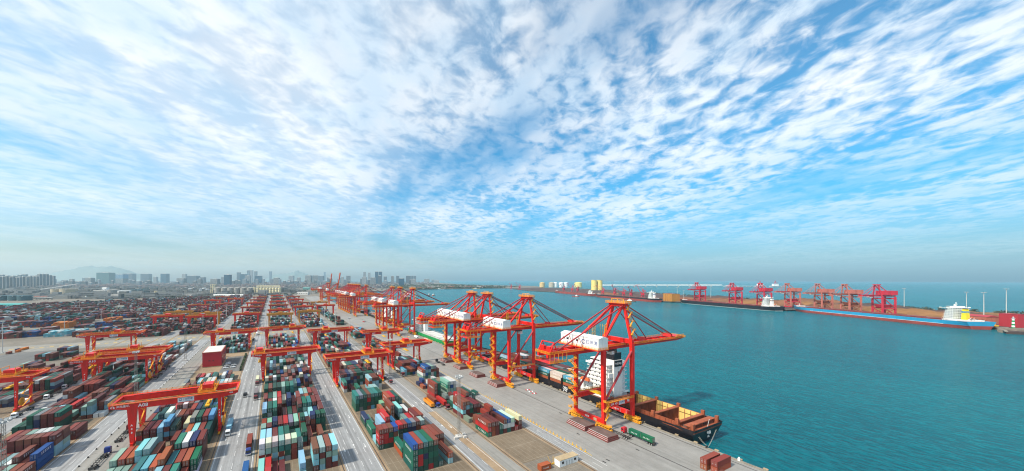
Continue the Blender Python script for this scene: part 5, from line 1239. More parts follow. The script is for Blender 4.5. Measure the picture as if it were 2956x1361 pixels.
# ------------------------------------------------------------------ ore pier across the basin
def off(px_s, px_b, dist):
    s_ = Vector((*at(*px_s, SEA_Z), 0)); b_ = Vector((*at(*px_b, SEA_Z), 0)); d = (b_ - s_).normalized(); n_ = Vector((-d.y, d.x, 0))
    if n_.dot(s_) < 0: n_ = -n_
    return s_ + n_ * dist, b_ + n_ * dist
e1 = off((2786, 951), (2268, 897), 49); e2 = off((2230, 899), (1952, 875), 45); e3 = off((1888, 873.5), (1712, 857.5), 41); e4 = off((1706, 856), (1596, 845.2), 37)
tipR = [Vector((*at(2956, 949), 0)), Vector((*at(2905, 957), 0))]
edge = [tipR[1]] + list(e1) + list(e2) + list(e3) + list(e4) + [Vector((1760, 1850, 0)), Vector((1980, 2300, 0))]
PE = [(p.x, p.y) for p in edge]
seaside = [(2400, 2500), (2560, 2150), (2450, 1700), (2180, 1280), (1950, 860), (1840, 560), (1735, 330), (1690, 200), (1700, 60), (1500, -160), (1240, -80)]
sheet('pier_ground', PE + seaside, -.3, 'ore_dark', depth_=7)
mbk = MB()
for p, q in zip(edge, edge[1:]): mbk.bar((p.x, p.y, -.2), (q.x, q.y, -.2), 3.0, 1.2)
o = mbk.build('pier_kerb', 'quay_wall'); o['kind'] = 'structure'
# rubble breakwater on the sea side and at the tip
def boulders(name, pts, n, label, r0=2., r1=5., spread=8):
    mb = MB()
    for _ in range(n):
        k = random.randrange(len(pts) - 1); t = random.random(); x = pts[k][0] + (pts[k + 1][0] - pts[k][0]) * t + random.uniform(-spread, spread); y = pts[k][1] + (pts[k + 1][1] - pts[k][1]) * t + random.uniform(-spread, spread); r = random.uniform(r0, r1)
        c = [(x + sx * r * random.uniform(.6, 1.), y + sy * r * random.uniform(.6, 1.), -1.5 + sz * r * random.uniform(.5, .9) + (.0 if sz > 0 else -3)) for sz in (-1, 1) for sx, sy in ((-1, -1), (1, -1), (1, 1), (-1, 1))]
        mb.hexa(c[:4], c[4:])
    return tag(mb.build(name, 'rock'), label, 'rocks', kind='stuff')
boulders('breakwater_rocks', [(1240, -80), (1185, 40), (1150, 72)], 260, 'tan rubble mound at the tip of the ore pier', 2.5, 6, 12)
boulders('shore_rocks', seaside, 700, 'rubble along the seaward shore of the ore pier', 2, 5, 7)
def on_edge(p, q, xpix, back):
    "point on the line p-q (moved back from the water) that lies in the direction of survey column xpix"
    d = (q - p).normalized(); n_ = Vector((-d.y, d.x, 0))
    if n_.dot(p) < 0: n_ = -n_
    p2 = p + n_ * back; t_ = (xpix - CXP) / FPX
    f = lambda v: (v.x * CS - v.y * SN) - t_ * (v.x * SN + v.y * CS)
    fa, fb = f(p2), f(p2 + d); s_ = -fa / (fb - fa); v = p2 + d * s_
    return v, math.atan2(-n_.y, -n_.x)
def unloader(col, house, low=None):
    g = thing('ship_unloader', 'u', 'ship unloader'); low = low or col; gx = -24.
    for x in (0, gx):
        for y in (-10, 10): MB().box(x - 1.3, x + 1.3, y - 1.2, y + 1.2, 2, 46).build('leg', col, g)
        MB().box(x - 1.3, x + 1.3, -12, 12, 1.2, 4).build('sill_beam', low, g); MB().box(x - 1, x + 1, -8.8, 8.8, 40, 43).build('upper_cross_beam', col, g)
        mb = MB(); mb.bar((x, -9, 4), (x, 9, 17), .8); mb.bar((x, 9, 4), (x, -9, 17), .8); mb.build('brace', low, g)
        for y in (-10, 10): MB().box(x - .9, x + .9, y - 5, y + 5, -.3, 1.2).build('bogie', 'dark_steel', g)
    for y in (-10, 10):
        MB().box(gx + 1.3, -1.3, y - .8, y + .8, 17, 19.5).build('portal_beam', low, g); MB().bar((gx + 1, y, 20), (-1, y, 44), 1.2).build('brace', col, g); MB().bar((gx + 1, y, 3.8), (-1.4, y, 17.4), .8).build('brace', low, g)
    MB().hexa([(gx + 3, -5, 19.6), (-3, -5, 19.6), (-3, 5, 19.6), (gx + 3, 5, 19.6)], [(gx, -8, 27), (0, -8, 27), (0, 8, 27), (gx, 8, 27)]).build('hopper', low, g)
    for y in (-4, 4): MB().box(gx - 6, 33, y - .8, y + .8, 46.1, 48.8).build('main_girder', col, g)
    mb = MB()
    for x in range(int(gx) - 4, 32, 7): mb.box(x - .4, x + .4, -3.2, 3.2, 46.6, 48)
    mb.build('girder_tie', col, g)
    MB().box(gx - 7, -4, -8, 8, 50, 60).build('machinery_house', house, g)
    MB().box(gx - 7.05, gx - 7.01, -3, 5, 55.5, 58.5).build('sign_board', 'white_paint', g)
    for y in (-1, 1):
        MB().bar((0, y * 9, 46), (2, y * 3.5, 74), 1.6).build('mast_leg', col, g); MB().bar((gx + 4, y * 8, 49), (1, y * 3.5, 73), 1.2).build('mast_leg', col, g)
        MB().bar((2, y * 3.5, 73), (30, y * 3.6, 49), .6).build('forestay', col, g); MB().bar((2, y * 3.5, 73), (18, y * 3.6, 49), .5).build('forestay', col, g)
    MB().box(-2, 5, -5, 5, 73, 75.2).build('mast_head', col, g)
    mb = MB(); rail_run(mb, (gx - 6, -5.8, 48.8), (33, -5.8, 48.8), 1.4, 4, .25); rail_run(mb, (gx - 6, 5.8, 48.8), (33, 5.8, 48.8), 1.4, 4, .25)
    z = 4; s_ = 1
    while z < 44: mb.bar((gx - 2.4, 8 - s_ * 2.5, z), (gx - 2.4, 8 + s_ * 2.5, z + 4), .9, .4); z += 4; s_ = -s_
    mb.build('handrail', low, g)
    MB().box(12, 18, -3, 3, 42.6, 46).build('trolley', 'white_paint', g); MB().box(23, 32, -5.2, -4.85, 46.3, 48.4).build('boom_lettering_panel', 'white_paint', g)
    return g
U = [unloader('unloader_red', 'unloader_red'), unloader('unloader_faded', 'unloader_faded', 'unloader_red'), unloader('unloader_faded', 'unloader_faded', 'deck_rust')]
useU = set(); nu = 0
for xp, (p, q), k, lab in ((2012, e2, 0, 'crimson ship unloader nearest the orange warehouse at the black ship bow'), (2114, e2, 0, 'crimson ship unloader amidships of the black bulk carrier'), (2196, e2, 0, 'crimson ship unloader behind the black ship superstructure'),
                      (2274, e1, 1, 'faded red ship unloader with bright red base at the blue ship bow'), (2362, e1, 2, 'faded pink ship unloader, left one of the pair over the blue ship'), (2440, e1, 2, 'faded pink ship unloader, right one of the pair over the blue ship'), (2533, e1, 0, 'crimson ship unloader standing alone nearest the blue ship superstructure')):
    v, rz = on_edge(p, q, xp, 9); g = U[k] if k not in useU else copy_tree(U[k]); useU.add(k)
    g.location = (v.x, v.y, -.0); g.rotation_euler = (0, 0, rz); g['label'] = lab; g['group'] = 'red ship unloaders on the ore pier'
# ore heaps: ridges along the pier
def heap(x, y, ln, wd, h, rz, mat, label):
    nx, ny = 22, 9; vs = []
    for i in range(nx + 1):
        for j in range(ny + 1):
            u, v = i / nx * 2 - 1, j / ny * 2 - 1; e = max(0., 1 - abs(u) ** 5) * max(0., 1 - abs(v) ** 1.5); nz = .82 + .18 * math.sin(i * 1.9 + x) * math.cos(j * 1.3 + y) + .1 * math.sin(i * .7 + y)
            vs.append((u * ln / 2, v * wd / 2, h * e * nz - .29))
    fs = [(i * (ny + 1) + j, (i + 1) * (ny + 1) + j, (i + 1) * (ny + 1) + j + 1, i * (ny + 1) + j + 1) for i in range(nx) for j in range(ny)]
    o = MB().add(vs, fs).build('ore_heap', mat, smooth=True, loc=(x, y, 0)); o.rotation_euler = (0, 0, rz); return tag(o, label, 'ore heap', 'ore heaps on the pier')
def along(t, back):
    "point along the pier spine: t in 0..1 over the berth line from the tip"
    pts = edge; k = min(len(pts) - 2, int(t * (len(pts) - 1))); f = t * (len(pts) - 1) - k; p, q = pts[k], pts[k + 1]; v = p.lerp(q, f); d = (q - p).normalized(); n_ = Vector((-d.y, d.x, 0))
    if n_.dot(v) < 0: n_ = -n_
    v = v + n_ * back; return v, math.atan2(d.y, d.x)
HP = [(2600, e1, 120, 190, 90, 17, 'ore_ochre', 'ochre ore heap behind the blue ship superstructure'), (2690, e1, 170, 240, 110, 15, 'ore_dark', 'dark ore heap right of the blue ship funnel'), (2520, e1, 210, 200, 100, 18, 'ore_dark', 'dark ore heap behind the lone crimson unloader'), (2430, e1, 150, 170, 90, 16, 'ore_brown', 'brown ore heap between the pink unloaders'),
      (2350, e1, 230, 240, 110, 20, 'ore_brown', 'brown ore heap left of the pink unloader pair'), (2290, e1, 140, 160, 80, 15, 'ore_ochre', 'ochre ore heap behind the unloader with bright red base'), (2210, e2, 200, 220, 110, 18, 'ore_brown', 'brown ore heap behind the black ship superstructure'), (2150, e2, 130, 200, 80, 17, 'ore_ochre', 'ochre ore heap amidships of the black ship'),
      (2070, e2, 120, 180, 90, 18, 'ore_brown', 'brown ore heap between the first two crimson unloaders'), (2060, e2, 260, 260, 110, 18, 'ore_dark', 'dark ore heap on the seaward side of the pier'), (1960, e3, 150, 160, 90, 16, 'ore_brown', 'brown ore heap beside the orange warehouse'), (1820, e3, 130, 250, 90, 18, 'ore_dark', 'dark ore heap behind the red and black ship'),
      (1760, e3, 120, 220, 80, 16, 'ore_brown', 'brown ore heap between the jib cranes'), (2780, e1, 150, 160, 80, 14, 'ore_brown', 'brown ore heap behind the brick depot building'), (2880, e1, 210, 220, 110, 14, 'ore_ochre', 'ochre ore heap near the pier tip')]
for xp, (p, q), back, ln, wd, h, mt, lab in HP:
    v, rz = on_edge(p, q, xp, back); heap(v.x, v.y, ln, wd, h, rz + R(90), mt, lab)
# depot buildings, warehouse, tip structures
def shed(xp, e, back, ln, wd, h, mat, roof, label, name='warehouse', pitch=2., door=True):
    v, rz = on_edge(*e, xp, back); g = thing(name, label, 'building', (v.x, v.y, -.3), rz + R(90))
    MB().box(-ln / 2, ln / 2, -wd / 2, wd / 2, 0, h).build('wall', mat, g)
    MB().hexa([(-ln / 2 - .6, -wd / 2 - .6, h + .01), (ln / 2 + .6, -wd / 2 - .6, h + .01), (ln / 2 + .6, wd / 2 + .6, h + .01), (-ln / 2 - .6, wd / 2 + .6, h + .01)], [(-ln / 2 - .6, -.3, h + pitch), (ln / 2 + .6, -.3, h + pitch), (ln / 2 + .6, .3, h + pitch), (-ln / 2 - .6, .3, h + pitch)]).build('roof', roof, g)
    nw = max(3, int(ln / 7)); lv = max(1, int(h / 5))
    for s_ in (-1, 1) if name != 'block_building' else ():
        for j in range(nw):
            for k in range(lv):
                a, b = sorted((s_ * (wd / 2 + .005), s_ * (wd / 2 + .06))); xx = -ln / 2 + (j + .5) * ln / nw; MB().box(xx - 1.2, xx + 1.2, a, b, 1.8 + k * 4.6, 3.6 + k * 4.6).build('window', 'glass_dark', g)
    return g
shed(1938, e3, 34, 40, 34, 30, 'orange_wall', 'deck_rust', 'tall orange transfer house at the stern of the red ship', pitch=1)
shed(2815, e1, 55, 46, 20, 14, 'brick_red', 'crane_dark_red', 'long brick red depot building right of the blue ship stern', 'depot_building', 3)
shed(2796, e1, 14, 22, 9, 5, 'office_red', 'deck_rust', 'low red hut on the quay below the brick depot', 'hut', 1)
shed(2842, e1, 14, 12, 7, 4, 'hold_yellow', 'hold_yellow', 'small yellow hut on the pier quay', 'hut', .6)
shed(2925, e1, 38, 22, 14, 24, 'office_red', 'office_red', 'bright red block building at the pier tip', 'block_building', .6)
shed(1985, e2, 30, 60, 12, 9, 'deck_rust', 'deck_rust', 'rusty conveyor gallery near the black ship bow', 'conveyor_gallery', 1)
v, _ = on_edge(*e1, 2925, 2)
lt = thing('beacon', 'green and white striped beacon tower at the pier tip', 'beacon', (v.x, v.y, -.3))
for k in range(6): MB().cyl((0, 0, k * 3), (0, 0, k * 3 + 3), 1.7 - .08 * k, 1.62 - .08 * k, 16).build('band', 'letter_white' if k % 2 else 'hull_green', lt)
MB().cyl((0, 0, 18), (0, 0, 18.4), 2.2, 2.2, 16).cyl((0, 0, 18.4), (0, 0, 20.6), .9, .9, 10).cyl((0, 0, 20.6), (0, 0, 21.6), 1.2, .1, 10).build('lantern', 'galvanised', lt)
v, rz = on_edge(*e1, 2875, 6); sg = thing('excavator', 'yellow excavator working on the pier quay', 'excavator', (v.x, v.y, -.3), rz)
MB().box(-2.5, 2.5, -2.2, -1.2, 0, 1.2).box(-2.5, 2.5, 1.2, 2.2, 0, 1.2).build('track', 'tyre_rubber', sg); MB().box(-2.6, 2., -1.6, 1.6, 1.21, 3.2).box(.4, 2., -1.5, .2, 3.2, 4.6).build('body', 'safety_yellow', sg); MB().bar((2, 0, 2.6), (6, 0, 6.4), .7).bar((6, 0, 6.4), (9, 0, 2.4), .55).build('arm', 'safety_yellow', sg); MB().box(8.4, 9.8, -.8, .8, 1.2, 2.4).build('bucket', 'dark_steel', sg)
# slewing jib cranes by the silos
def jib(v, rz, sc, label, lean):
    g = thing('jib_crane', label, 'jib crane', (v.x, v.y, -.3), rz, 'red jib cranes near the silos')
    for sx in (-6, 6):
        for sy in (-6, 6): MB().bar((sx, sy, 0), (sx * .35, sy * .35, 14), 1.2).build('leg', 'unloader_red', g)
    MB().box(-4.5, 4.5, -4, 4, 14.01, 21).build('cab_house', 'unloader_red', g)
    MB().bar((-3, 0, 21), (-1, 0, 36), 1.6).bar((3, 0, 21), (-1, 0, 36), 1.2).build('tower', 'unloader_red', g)
    tip = (34 * math.cos(lean), 0, 21 + 34 * math.sin(lean)); mb = MB(); mb.bar((3, -1.5, 18), tip, .8); mb.bar((3, 1.5, 18), tip, .8); mb.bar((-1, 0, 36), tip, .5); mb.build('jib', 'unloader_red', g)
    MB().bar(tip, (tip[0] + 9, 0, tip[2] - 6), .8).bar(tip, (tip[0] - 10, 0, tip[2] + 3), .6).build('jib_head', 'unloader_red', g); MB().box(-9, -5, -2, 2, 27, 30).bar((-7, 0, 29), (-1, 0, 35), .6).build('counterweight', 'unloader_red', g); g.scale = (sc,) * 3
for i, (xp, e, back, sc, ln_) in enumerate(((1740, e3, 16, 1.25, .7), (1775, e3, 16, 1.25, .9), (1800, e3, 20, 1.2, .5), (1822, e3, 16, 1.2, .8), (1855, e3, 16, 1.25, 1.0), (1628, e4, 16, 1.3, .6), (1652, e4, 16, 1.3, .9), (1668, e4, 20, 1.3, .7), (1500, (edge[8], edge[9]), 25, 1.3, .8), (1476, (edge[8], edge[9]), 25, 1.3, .6))):
    v, rz = on_edge(*e, xp, back); jib(v, rz + (.5 if i % 2 else -.4), sc, f'red slewing jib crane, {ORD[i]} from the right along the silo berth' if False else 'red slewing jib crane, ' + ('first', 'second', 'third', 'fourth', 'fifth', 'sixth left of the smaller ship', 'seventh', 'eighth', 'tenth', 'ninth')[i].split()[0] + ' in the row along the silo berth', ln_)
# pier light masts
def slim_mast(x, y, h, label, lattice=False, z=0., group='light masts'):
    g = thing('light_mast', label, 'light mast', (x, y, z), 0, group)
    if not lattice: MB().cyl((0, 0, 0), (0, 0, h), .45, .25, 8).build('pole', 'pale_concrete', g); MB().box(-.9, .9, -.9, .9, 0, .8).build('base', 'pale_concrete', g)
    else:
        mb = MB(); w_ = lambda z_: .85 - .35 * z_ / h
        for sx in (-1, 1):
            for sy in (-1, 1): mb.bar((sx * w_(0), sy * w_(0), 0), (sx * w_(h), sy * w_(h), h), .11)
        z_ = 0; k = 0
        while z_ < h - 1.2:
            a, b = w_(z_), w_(z_ + 1.4)
            for sx, sy, tx, ty in ((-1, -1, 1, -1), (1, -1, 1, 1), (1, 1, -1, 1), (-1, 1, -1, -1)):
                if k % 2: sx, sy, tx, ty = tx, ty, sx, sy
                mb.bar((sx * a, sy * a, z_), (tx * b, ty * b, z_ + 1.4), .06); mb.bar((sx * a, sy * a, z_), (tx * a, ty * a, z_), .05)
            z_ += 1.4; k += 1
        mb.build('lattice_tower', 'mast_grey', g); MB().box(-1.6, 1.6, -1.6, 1.6, 0, .9).build('base', 'pale_concrete', g)
    mb = MB().box(-1.7, 1.7, -1.7, 1.7, h, h + .15); rail_run(mb, (-1.7, -1.7, h + .15), (1.7, -1.7, h + .15), 1., 1.7, .08); rail_run(mb, (-1.7, 1.7, h + .15), (1.7, 1.7, h + .15), 1., 1.7, .08); mb.build('head_platform', 'galvanised', g)
    for k in range(8):
        t = k * math.pi / 4; MB().box(-.45, .45, -.25, .25, -.35, .35).build('floodlight', 'galvanised', g, loc=(1.9 * math.cos(t), 1.9 * math.sin(t), h + .7)).rotation_euler = (R(-25), 0, t - R(90))
    return g
for xp, e, back, h, lab in ((2610, e1, 200, 62, 'tall slim mast behind the ochre ore heap'), (2790, e1, 260, 55, 'tall mast right of the blue ship on the seaward shore'), (2840, e1, 90, 60, 'tall rusty mast behind the brick depot'), (2905, e1, 200, 66, 'tall mast with white lamps near the pier tip'), (1955, e3, 190, 50, 'slim mast behind the orange warehouse'), (1974, e2, 40, 40, 'white slim mast left of the first crimson unloader'), (2052, e2, 190, 55, 'slim mast between the first two crimson unloaders')):
    v, rz = on_edge(*e, xp, back); slim_mast(v.x, v.y, h, lab, z=-.3, group='light masts on the ore pier').scale = (1.5, 1.5, 1)
# silos and tanks on the far pier
def cyls(name, label, xps, yb, yt, mat, cat, group=None, cone=.08, parent=None):
    for i, (xp, wp) in enumerate(xps):
        Z = depth(yb); x, y = at(xp, yb); r = wp * Z / FPX / 2; h = (yb - yt) * Z / FPX
        g = thing(name, label if isinstance(label, str) else label[i], cat, (x, y, -.3 if x > 1000 else 0), 0, group)
        MB().lathe((0, 0, 0), [(r, 0), (r, h)], 28).build('shell', mat, g, smooth=False); MB().lathe((0, 0, h + .05), [(r * 1.02, 0), (r * 1.02, h * .02), (r * .5, h * cone), (.4, h * cone * 1.4)], 28).build('roof', mat, g)
        mb = MB()
        for k in range(1, 5): mb.lathe((0, 0, h * k / 5), [(r * 1.004, -.4), (r * 1.012, 0), (r * 1.004, .4)], 28)
        mb.build('hoop', mat, g); mb = MB().bar((r * -.7, r * -.75, 0), (r * .2, r * -1.02, h), r * .06, r * .06); mb.build('stair', 'galvanised', g)
cyls('silo', ['tall yellow silo, left front one of the cluster', 'tall yellow silo, right front one of the cluster'], [(1715, 15), (1730.5, 15)], 838, 810.5, 'silo_yellow', 'silo', 'yellow silos across the bay', .02)
cyls('silo', ['tall yellow silo, left rear one of the cluster', 'tall yellow silo, right rear one of the cluster'], [(1714, 13), (1727, 13)], 836, 809.5, 'silo_yellow', 'silo', 'yellow silos across the bay', .02)
cyls('storage_tank', ['ochre block-like tank at the left end of the far tank row', 'pinkish domed tank beside the ochre tank', 'white tank, left of two white ones across the bay', 'white tank, middle of the far tank row', 'white tank, right of two adjoining ones across the bay', 'cream tank left of the tall yellow silos'], [(1565, 14), (1592, 15), (1603, 12), (1620, 13), (1633, 12), (1669, 20)], 830, 817, 'tank_white', 'tank', 'storage tanks across the bay', .12)
for o, mname in zip([o for o in COL.objects if o.name.startswith('storage_tank') and o.parent is None], ('tank_ochre', 'tank_tan', None, None, None, 'silo_yellow')):
    if mname:
        for c in o.children:
            if c.name.startswith(('shell', 'roof')): c.data.materials[0] = MAT[mname]
# trestle bridge out at sea
yb = 829.; Zb = FPX * (H - SEA_Z) / (yb - CYP)
br = thing('trestle_bridge', 'long white truss bridge crossing the open sea behind the pier', 'bridge', (0, 0, 0))
def bp(xp): X = (xp - CXP) * Zb / FPX; return Vector((Zb * SN + X * CS, Zb * CS - X * SN, SEA_Z))
xs_ = [1738 + i * 31.5 for i in range(12)]
for i, (xa, xb) in enumerate(zip(xs_, xs_[1:])):
    p, q = bp(xa), bp(xb); d = q - p; mb = MB(); zl, zh = 16., 30.
    w3 = Vector((SN, CS, 0)) * 7
    for s_ in (-1, 1):
        o3 = w3 * s_; a = [p.lerp(q, t) + o3 + Vector((0, 0, zl)) for t in np.linspace(.01, .99, 9)]; tp = [p.lerp(q, t) + o3 + Vector((0, 0, zh)) for t in np.linspace(.10, .90, 8)]
        mb.bar(a[0], a[-1], 2, 2.4); mb.bar(tp[0], tp[-1], 2, 2); mb.bar(a[0], tp[0], 2); mb.bar(a[-1], tp[-1], 2)
        for k in range(8):
            mb.bar(a[k], tp[k], 1.6); mb.bar(tp[k], a[k + 1], 1.6)
    mb.bar(p + Vector((0, 0, zl - 1)), q + Vector((0, 0, zl - 1)), 13, 1.4); mb.build('span', 'ship_white', br)
    MB().box(p.x - 9, p.x + 9, p.y - 9, p.y + 9, SEA_Z - 1, SEA_Z + 3).cyl((p.x - 5, p.y, SEA_Z + 3), (p.x - 5, p.y, 14), 2.5, 2.5, 8).cyl((p.x + 5, p.y, SEA_Z + 3), (p.x + 5, p.y, 14), 2.5, 2.5, 8).build('pier', 'pale_concrete', br)
def platform(xp, label, w_, h_):
    p = bp(xp); g = thing('sea_platform', label, 'platform', (p.x, p.y, SEA_Z), -TH, 'platforms at the bridge end')
    MB().box(-w_, w_, -14, 14, 8, 12).build('deck', 'ship_white', g)
    for k in np.linspace(-w_ + 6, w_ - 6, 5): MB().cyl((k, -8, -3), (k, -8, 8), 3, 3, 8).cyl((k, 8, -3), (k, 8, 8), 3, 3, 8).build('pile', 'pale_concrete', g)
    if h_: MB().box(-w_ * .5, w_ * .5, -9, 9, 12.01, 12 + h_ * .4).build('deck_house', 'ship_white', g); MB().bar((-18, 0, 12), (0, 0, 12 + h_), 3).bar((18, 0, 12), (0, 0, 12 + h_), 3).bar((-30, 0, 12 + h_ * .6), (30, 0, 12 + h_ * .6), 3).build('loader', 'unloader_red', g)
platform(2104, 'white platform with low house at the end of the sea bridge', 55, 10); platform(2150, 'long low jetty platform beyond the bridge end', 90, 0); platform(2194, 'sea platform with red loader, nearer the bridge', 60, 58); platform(2238, 'sea platform with red loader, at the outer end', 60, 60)
# scrub along the seaward shore
def leaf_mass(name, pts, n, size, label, zc=2., mat='far_foliage', flat=.6):
    mb = MB()
    for _ in range(n):
        x, y, z, sp, hh = random.choice(pts); a = random.uniform(0, 2 * math.pi); r = sp * math.sqrt(random.random()); c = Vector((x + r * math.cos(a), y + r * math.sin(a), z + hh * random.random() ** .8)); s_ = size * random.uniform(.6, 1.4)
        u = Vector((random.uniform(-1, 1), random.uniform(-1, 1), random.uniform(-.5, .9))).normalized() * s_; v = u.cross(Vector((random.uniform(-1, 1), random.uniform(-1, 1), random.uniform(-1, 1)))).normalized() * s_ * .8
        mb.add([c - u, c + v, c + u, c - v], [(0, 1, 2, 3)])
    return tag(mb.build(name, mat), label, 'trees', kind='stuff')
pts = []
for _ in range(150):
    k = random.randint(3, 7); t = random.random(); pts.append((seaside[k][0] + (seaside[k + 1][0] - seaside[k][0]) * t - random.uniform(8, 30), seaside[k][1] + (seaside[k + 1][1] - seaside[k][1]) * t, 0, random.uniform(3, 7), random.uniform(5, 9)))
leaf_mass('shore_scrub', pts, 5000, 1.3, 'dark scrub trees along the seaward shore of the pier')
# ------------------------------------------------------------------ city and industry inland
def tower(x0, x1, yt, yb, mat, label, group=None, dep=None, name='apartment_tower', crown=0., style=0):
    Z = depth(yb); x, y = at((x0 + x1) / 2, yb); w_ = (x1 - x0) * Z / FPX; h = (yb - yt) * Z / FPX; dp = dep or max(18., w_ * .7)
    g = thing(name, label, 'building', (x, y, 0.01), -TH * random.uniform(.6, 1.3), group); m = 'facade_' + mat
    MB().box(-w_ / 2, w_ / 2, -dp / 2, dp / 2, 0, h).build('wall', m, g)
    MB().box(-w_ / 2 - .5, w_ / 2 + .5, -dp / 2 - .5, dp / 2 + .5, h, h + 1.6).build('parapet', 'pale_concrete', g)
    MB().box(-w_ * .2, w_ * .25, -dp * .2, dp * .2, h + 1.61, h + 6).build('roof_house', 'pale_concrete', g)
    if style == 1:                                                    # recessed bays
        n = max(2, int(w_ / 9)); mb = MB()
        for i in range(n + 1): xx = -w_ / 2 + i * w_ / n; mb.box(xx - .9, xx + .9, -dp / 2 - 1.6, -dp / 2 - .01, 0, h - 2)
        mb.build('pilaster', 'pale_concrete', g)
    if crown: MB().box(-w_ / 2 - 1, w_ / 2 + 1, -dp / 2 - 1, dp / 2 + 1, h * (1 - crown), h * .995).build('scaffold_net', 'facade_net', g)
    return g
LBL = 'grey apartment tower in the tight row at the left frame edge'
for i in range(17):
    x = -6 + i * 9.7; tower(x, x + 8.2, 800 - (5 if i > 11 else 0) + random.uniform(-3, 3), 833.5 - i * .35, ('grey', 'beige', 'grey', 'brown')[i % 4] if i < 12 else 'grey', LBL.replace('grey apartment tower', ORD[i] + ' apartment tower from the left'), 'apartment row at the left frame edge', style=1)
for i in range(12): x = 5 + i * 13 + random.uniform(-3, 3); tower(x, x + 9, 794 + random.uniform(-1, 4), 826, 'grey', ORD[i] + ' from the left of the hazy towers behind the apartment row', 'hazy towers behind the left row')
SPEC = [(252, 269, 803, 823, 'beige', 'square beige office block left of the green netted tower'), (290, 322, 788, 820.5, 'teal', 'broad tower wrapped in green netting'), (336, 362, 793, 819, 'brown', 'half built block with blue netting crown', .45), (362, 386, 790.5, 818, 'grey', 'grey block under construction right of the blue netting', .0),
        (412, 433, 791.5, 818, 'grey', 'dark slab tower between the netted block and the pale towers'), (445, 454, 800, 819, 'white', 'slim white framed tower left of the wide glass tower'), (468, 485, 791, 818, 'glass', 'wide bluish glass tower in the left skyline'), (528, 538, 792, 818, 'white', 'pale tower above the brown blocks'), (515, 535, 804, 820, 'brown', 'brown apartment block below the pale tower'),
        (546, 572, 797, 820, 'grey', 'broad grey block right of the brown block'), (578, 592, 801, 820, 'grey', 'grey apartment block right of the broad block'), (612, 632, 806, 822, 'brown', 'brown block left of the dark glass slab'), (650, 666, 794, 827, 'glass', 'dark glass slab tower standing alone'), (685, 694, 787, 817, 'grey', 'slim grey tower right of the dark slab'), (695, 712, 792, 818, 'glass', 'bluish block beside the slim grey tower'),
        (714, 721, 781.5, 816, 'grey', 'tallest pair tower, left, mid skyline'), (723, 730, 781, 816, 'white', 'tallest pair tower, right, mid skyline'), (735, 742, 784, 816, 'grey', 'slim tower right of the tallest pair'), (710, 722, 796, 820, 'white', 'white slab below the tallest pair'), (738, 755, 797, 820, 'glass', 'blue block right of the tallest pair'), (778, 784, 784, 814, 'grey', 'lone slim tower in front of the small hill'),
        (835, 848, 797, 817, 'white', 'pale block in front of the small hill'), (883, 900, 796, 818, 'brown', 'dark tower, first left of the raised booms'), (904, 918, 796, 818, 'brown', 'dark tower, second left of the raised booms'), (921, 935, 797, 818, 'grey', 'grey tower behind the lattice boom'), (935, 940, 786, 812, 'grey', 'thin tower rising behind the lattice boom'), (945, 957, 802, 820, 'grey', 'grey tower between the raised booms'),
        (986, 992, 800, 820, 'white', 'white slim tower right of the raised boom'), (1000, 1012, 797, 818, 'brown', 'dark tower above the parked crane row'), (1049, 1056, 786, 818, 'white', 'round white tower, left of two'), (1063, 1069, 788, 818, 'white', 'round white tower, right of two'), (1083, 1092, 785, 820, 'glass', 'blue glass twin tower, left'), (1093.5, 1103, 785, 820, 'glass', 'blue glass twin tower, right'),
        (1091, 1102, 797, 824, 'grey', 'grey tower in front of the glass twins'), (1070, 1084, 802, 823, 'white', 'white ribbed block left of the glass twins'), (1046, 1058, 801, 822, 'white', 'pale block below the round towers'), (1108, 1116, 799, 820, 'grey', 'grey tower right of the glass twins'), (1129, 1137, 798, 821, 'beige', 'beige tower left of the dark blue block'), (1144, 1152, 797, 820, 'grey', 'grey tower behind the dark blue block'),
        (1151, 1167, 804.5, 826, 'glass', 'dark blue block near the bay head'), (1172, 1186, 797, 820, 'grey', 'grey stepped tower right of the dark blue block'), (1187, 1194, 797, 818, 'grey', 'slim tower, left of the last pair'), (1195, 1201, 797, 818, 'grey', 'slim tower, right of the last pair'), (1187, 1201, 807, 823, 'white', 'white ribbed block below the last tower pair'), (1225, 1240, 806, 816, 'beige', 'low yellow block on the headland'), (1246, 1253, 808, 816, 'white', 'small white block on the headland'), (1254, 1268, 810, 817, 'white', 'wide low white block on the headland'),
        (858, 868, 802, 820, 'white', 'white block right of the pale block'), (792, 806, 803, 822, 'beige', 'beige mid-rise right of the lone slim tower'), (640, 648, 800, 820, 'white', 'white tower just left of the dark glass slab')]
for s_ in SPEC: tower(*s_[:6], crown=s_[6] if len(s_) > 6 else 0, style=1 if s_[4] in ('white', 'brown', 'beige') else 0)
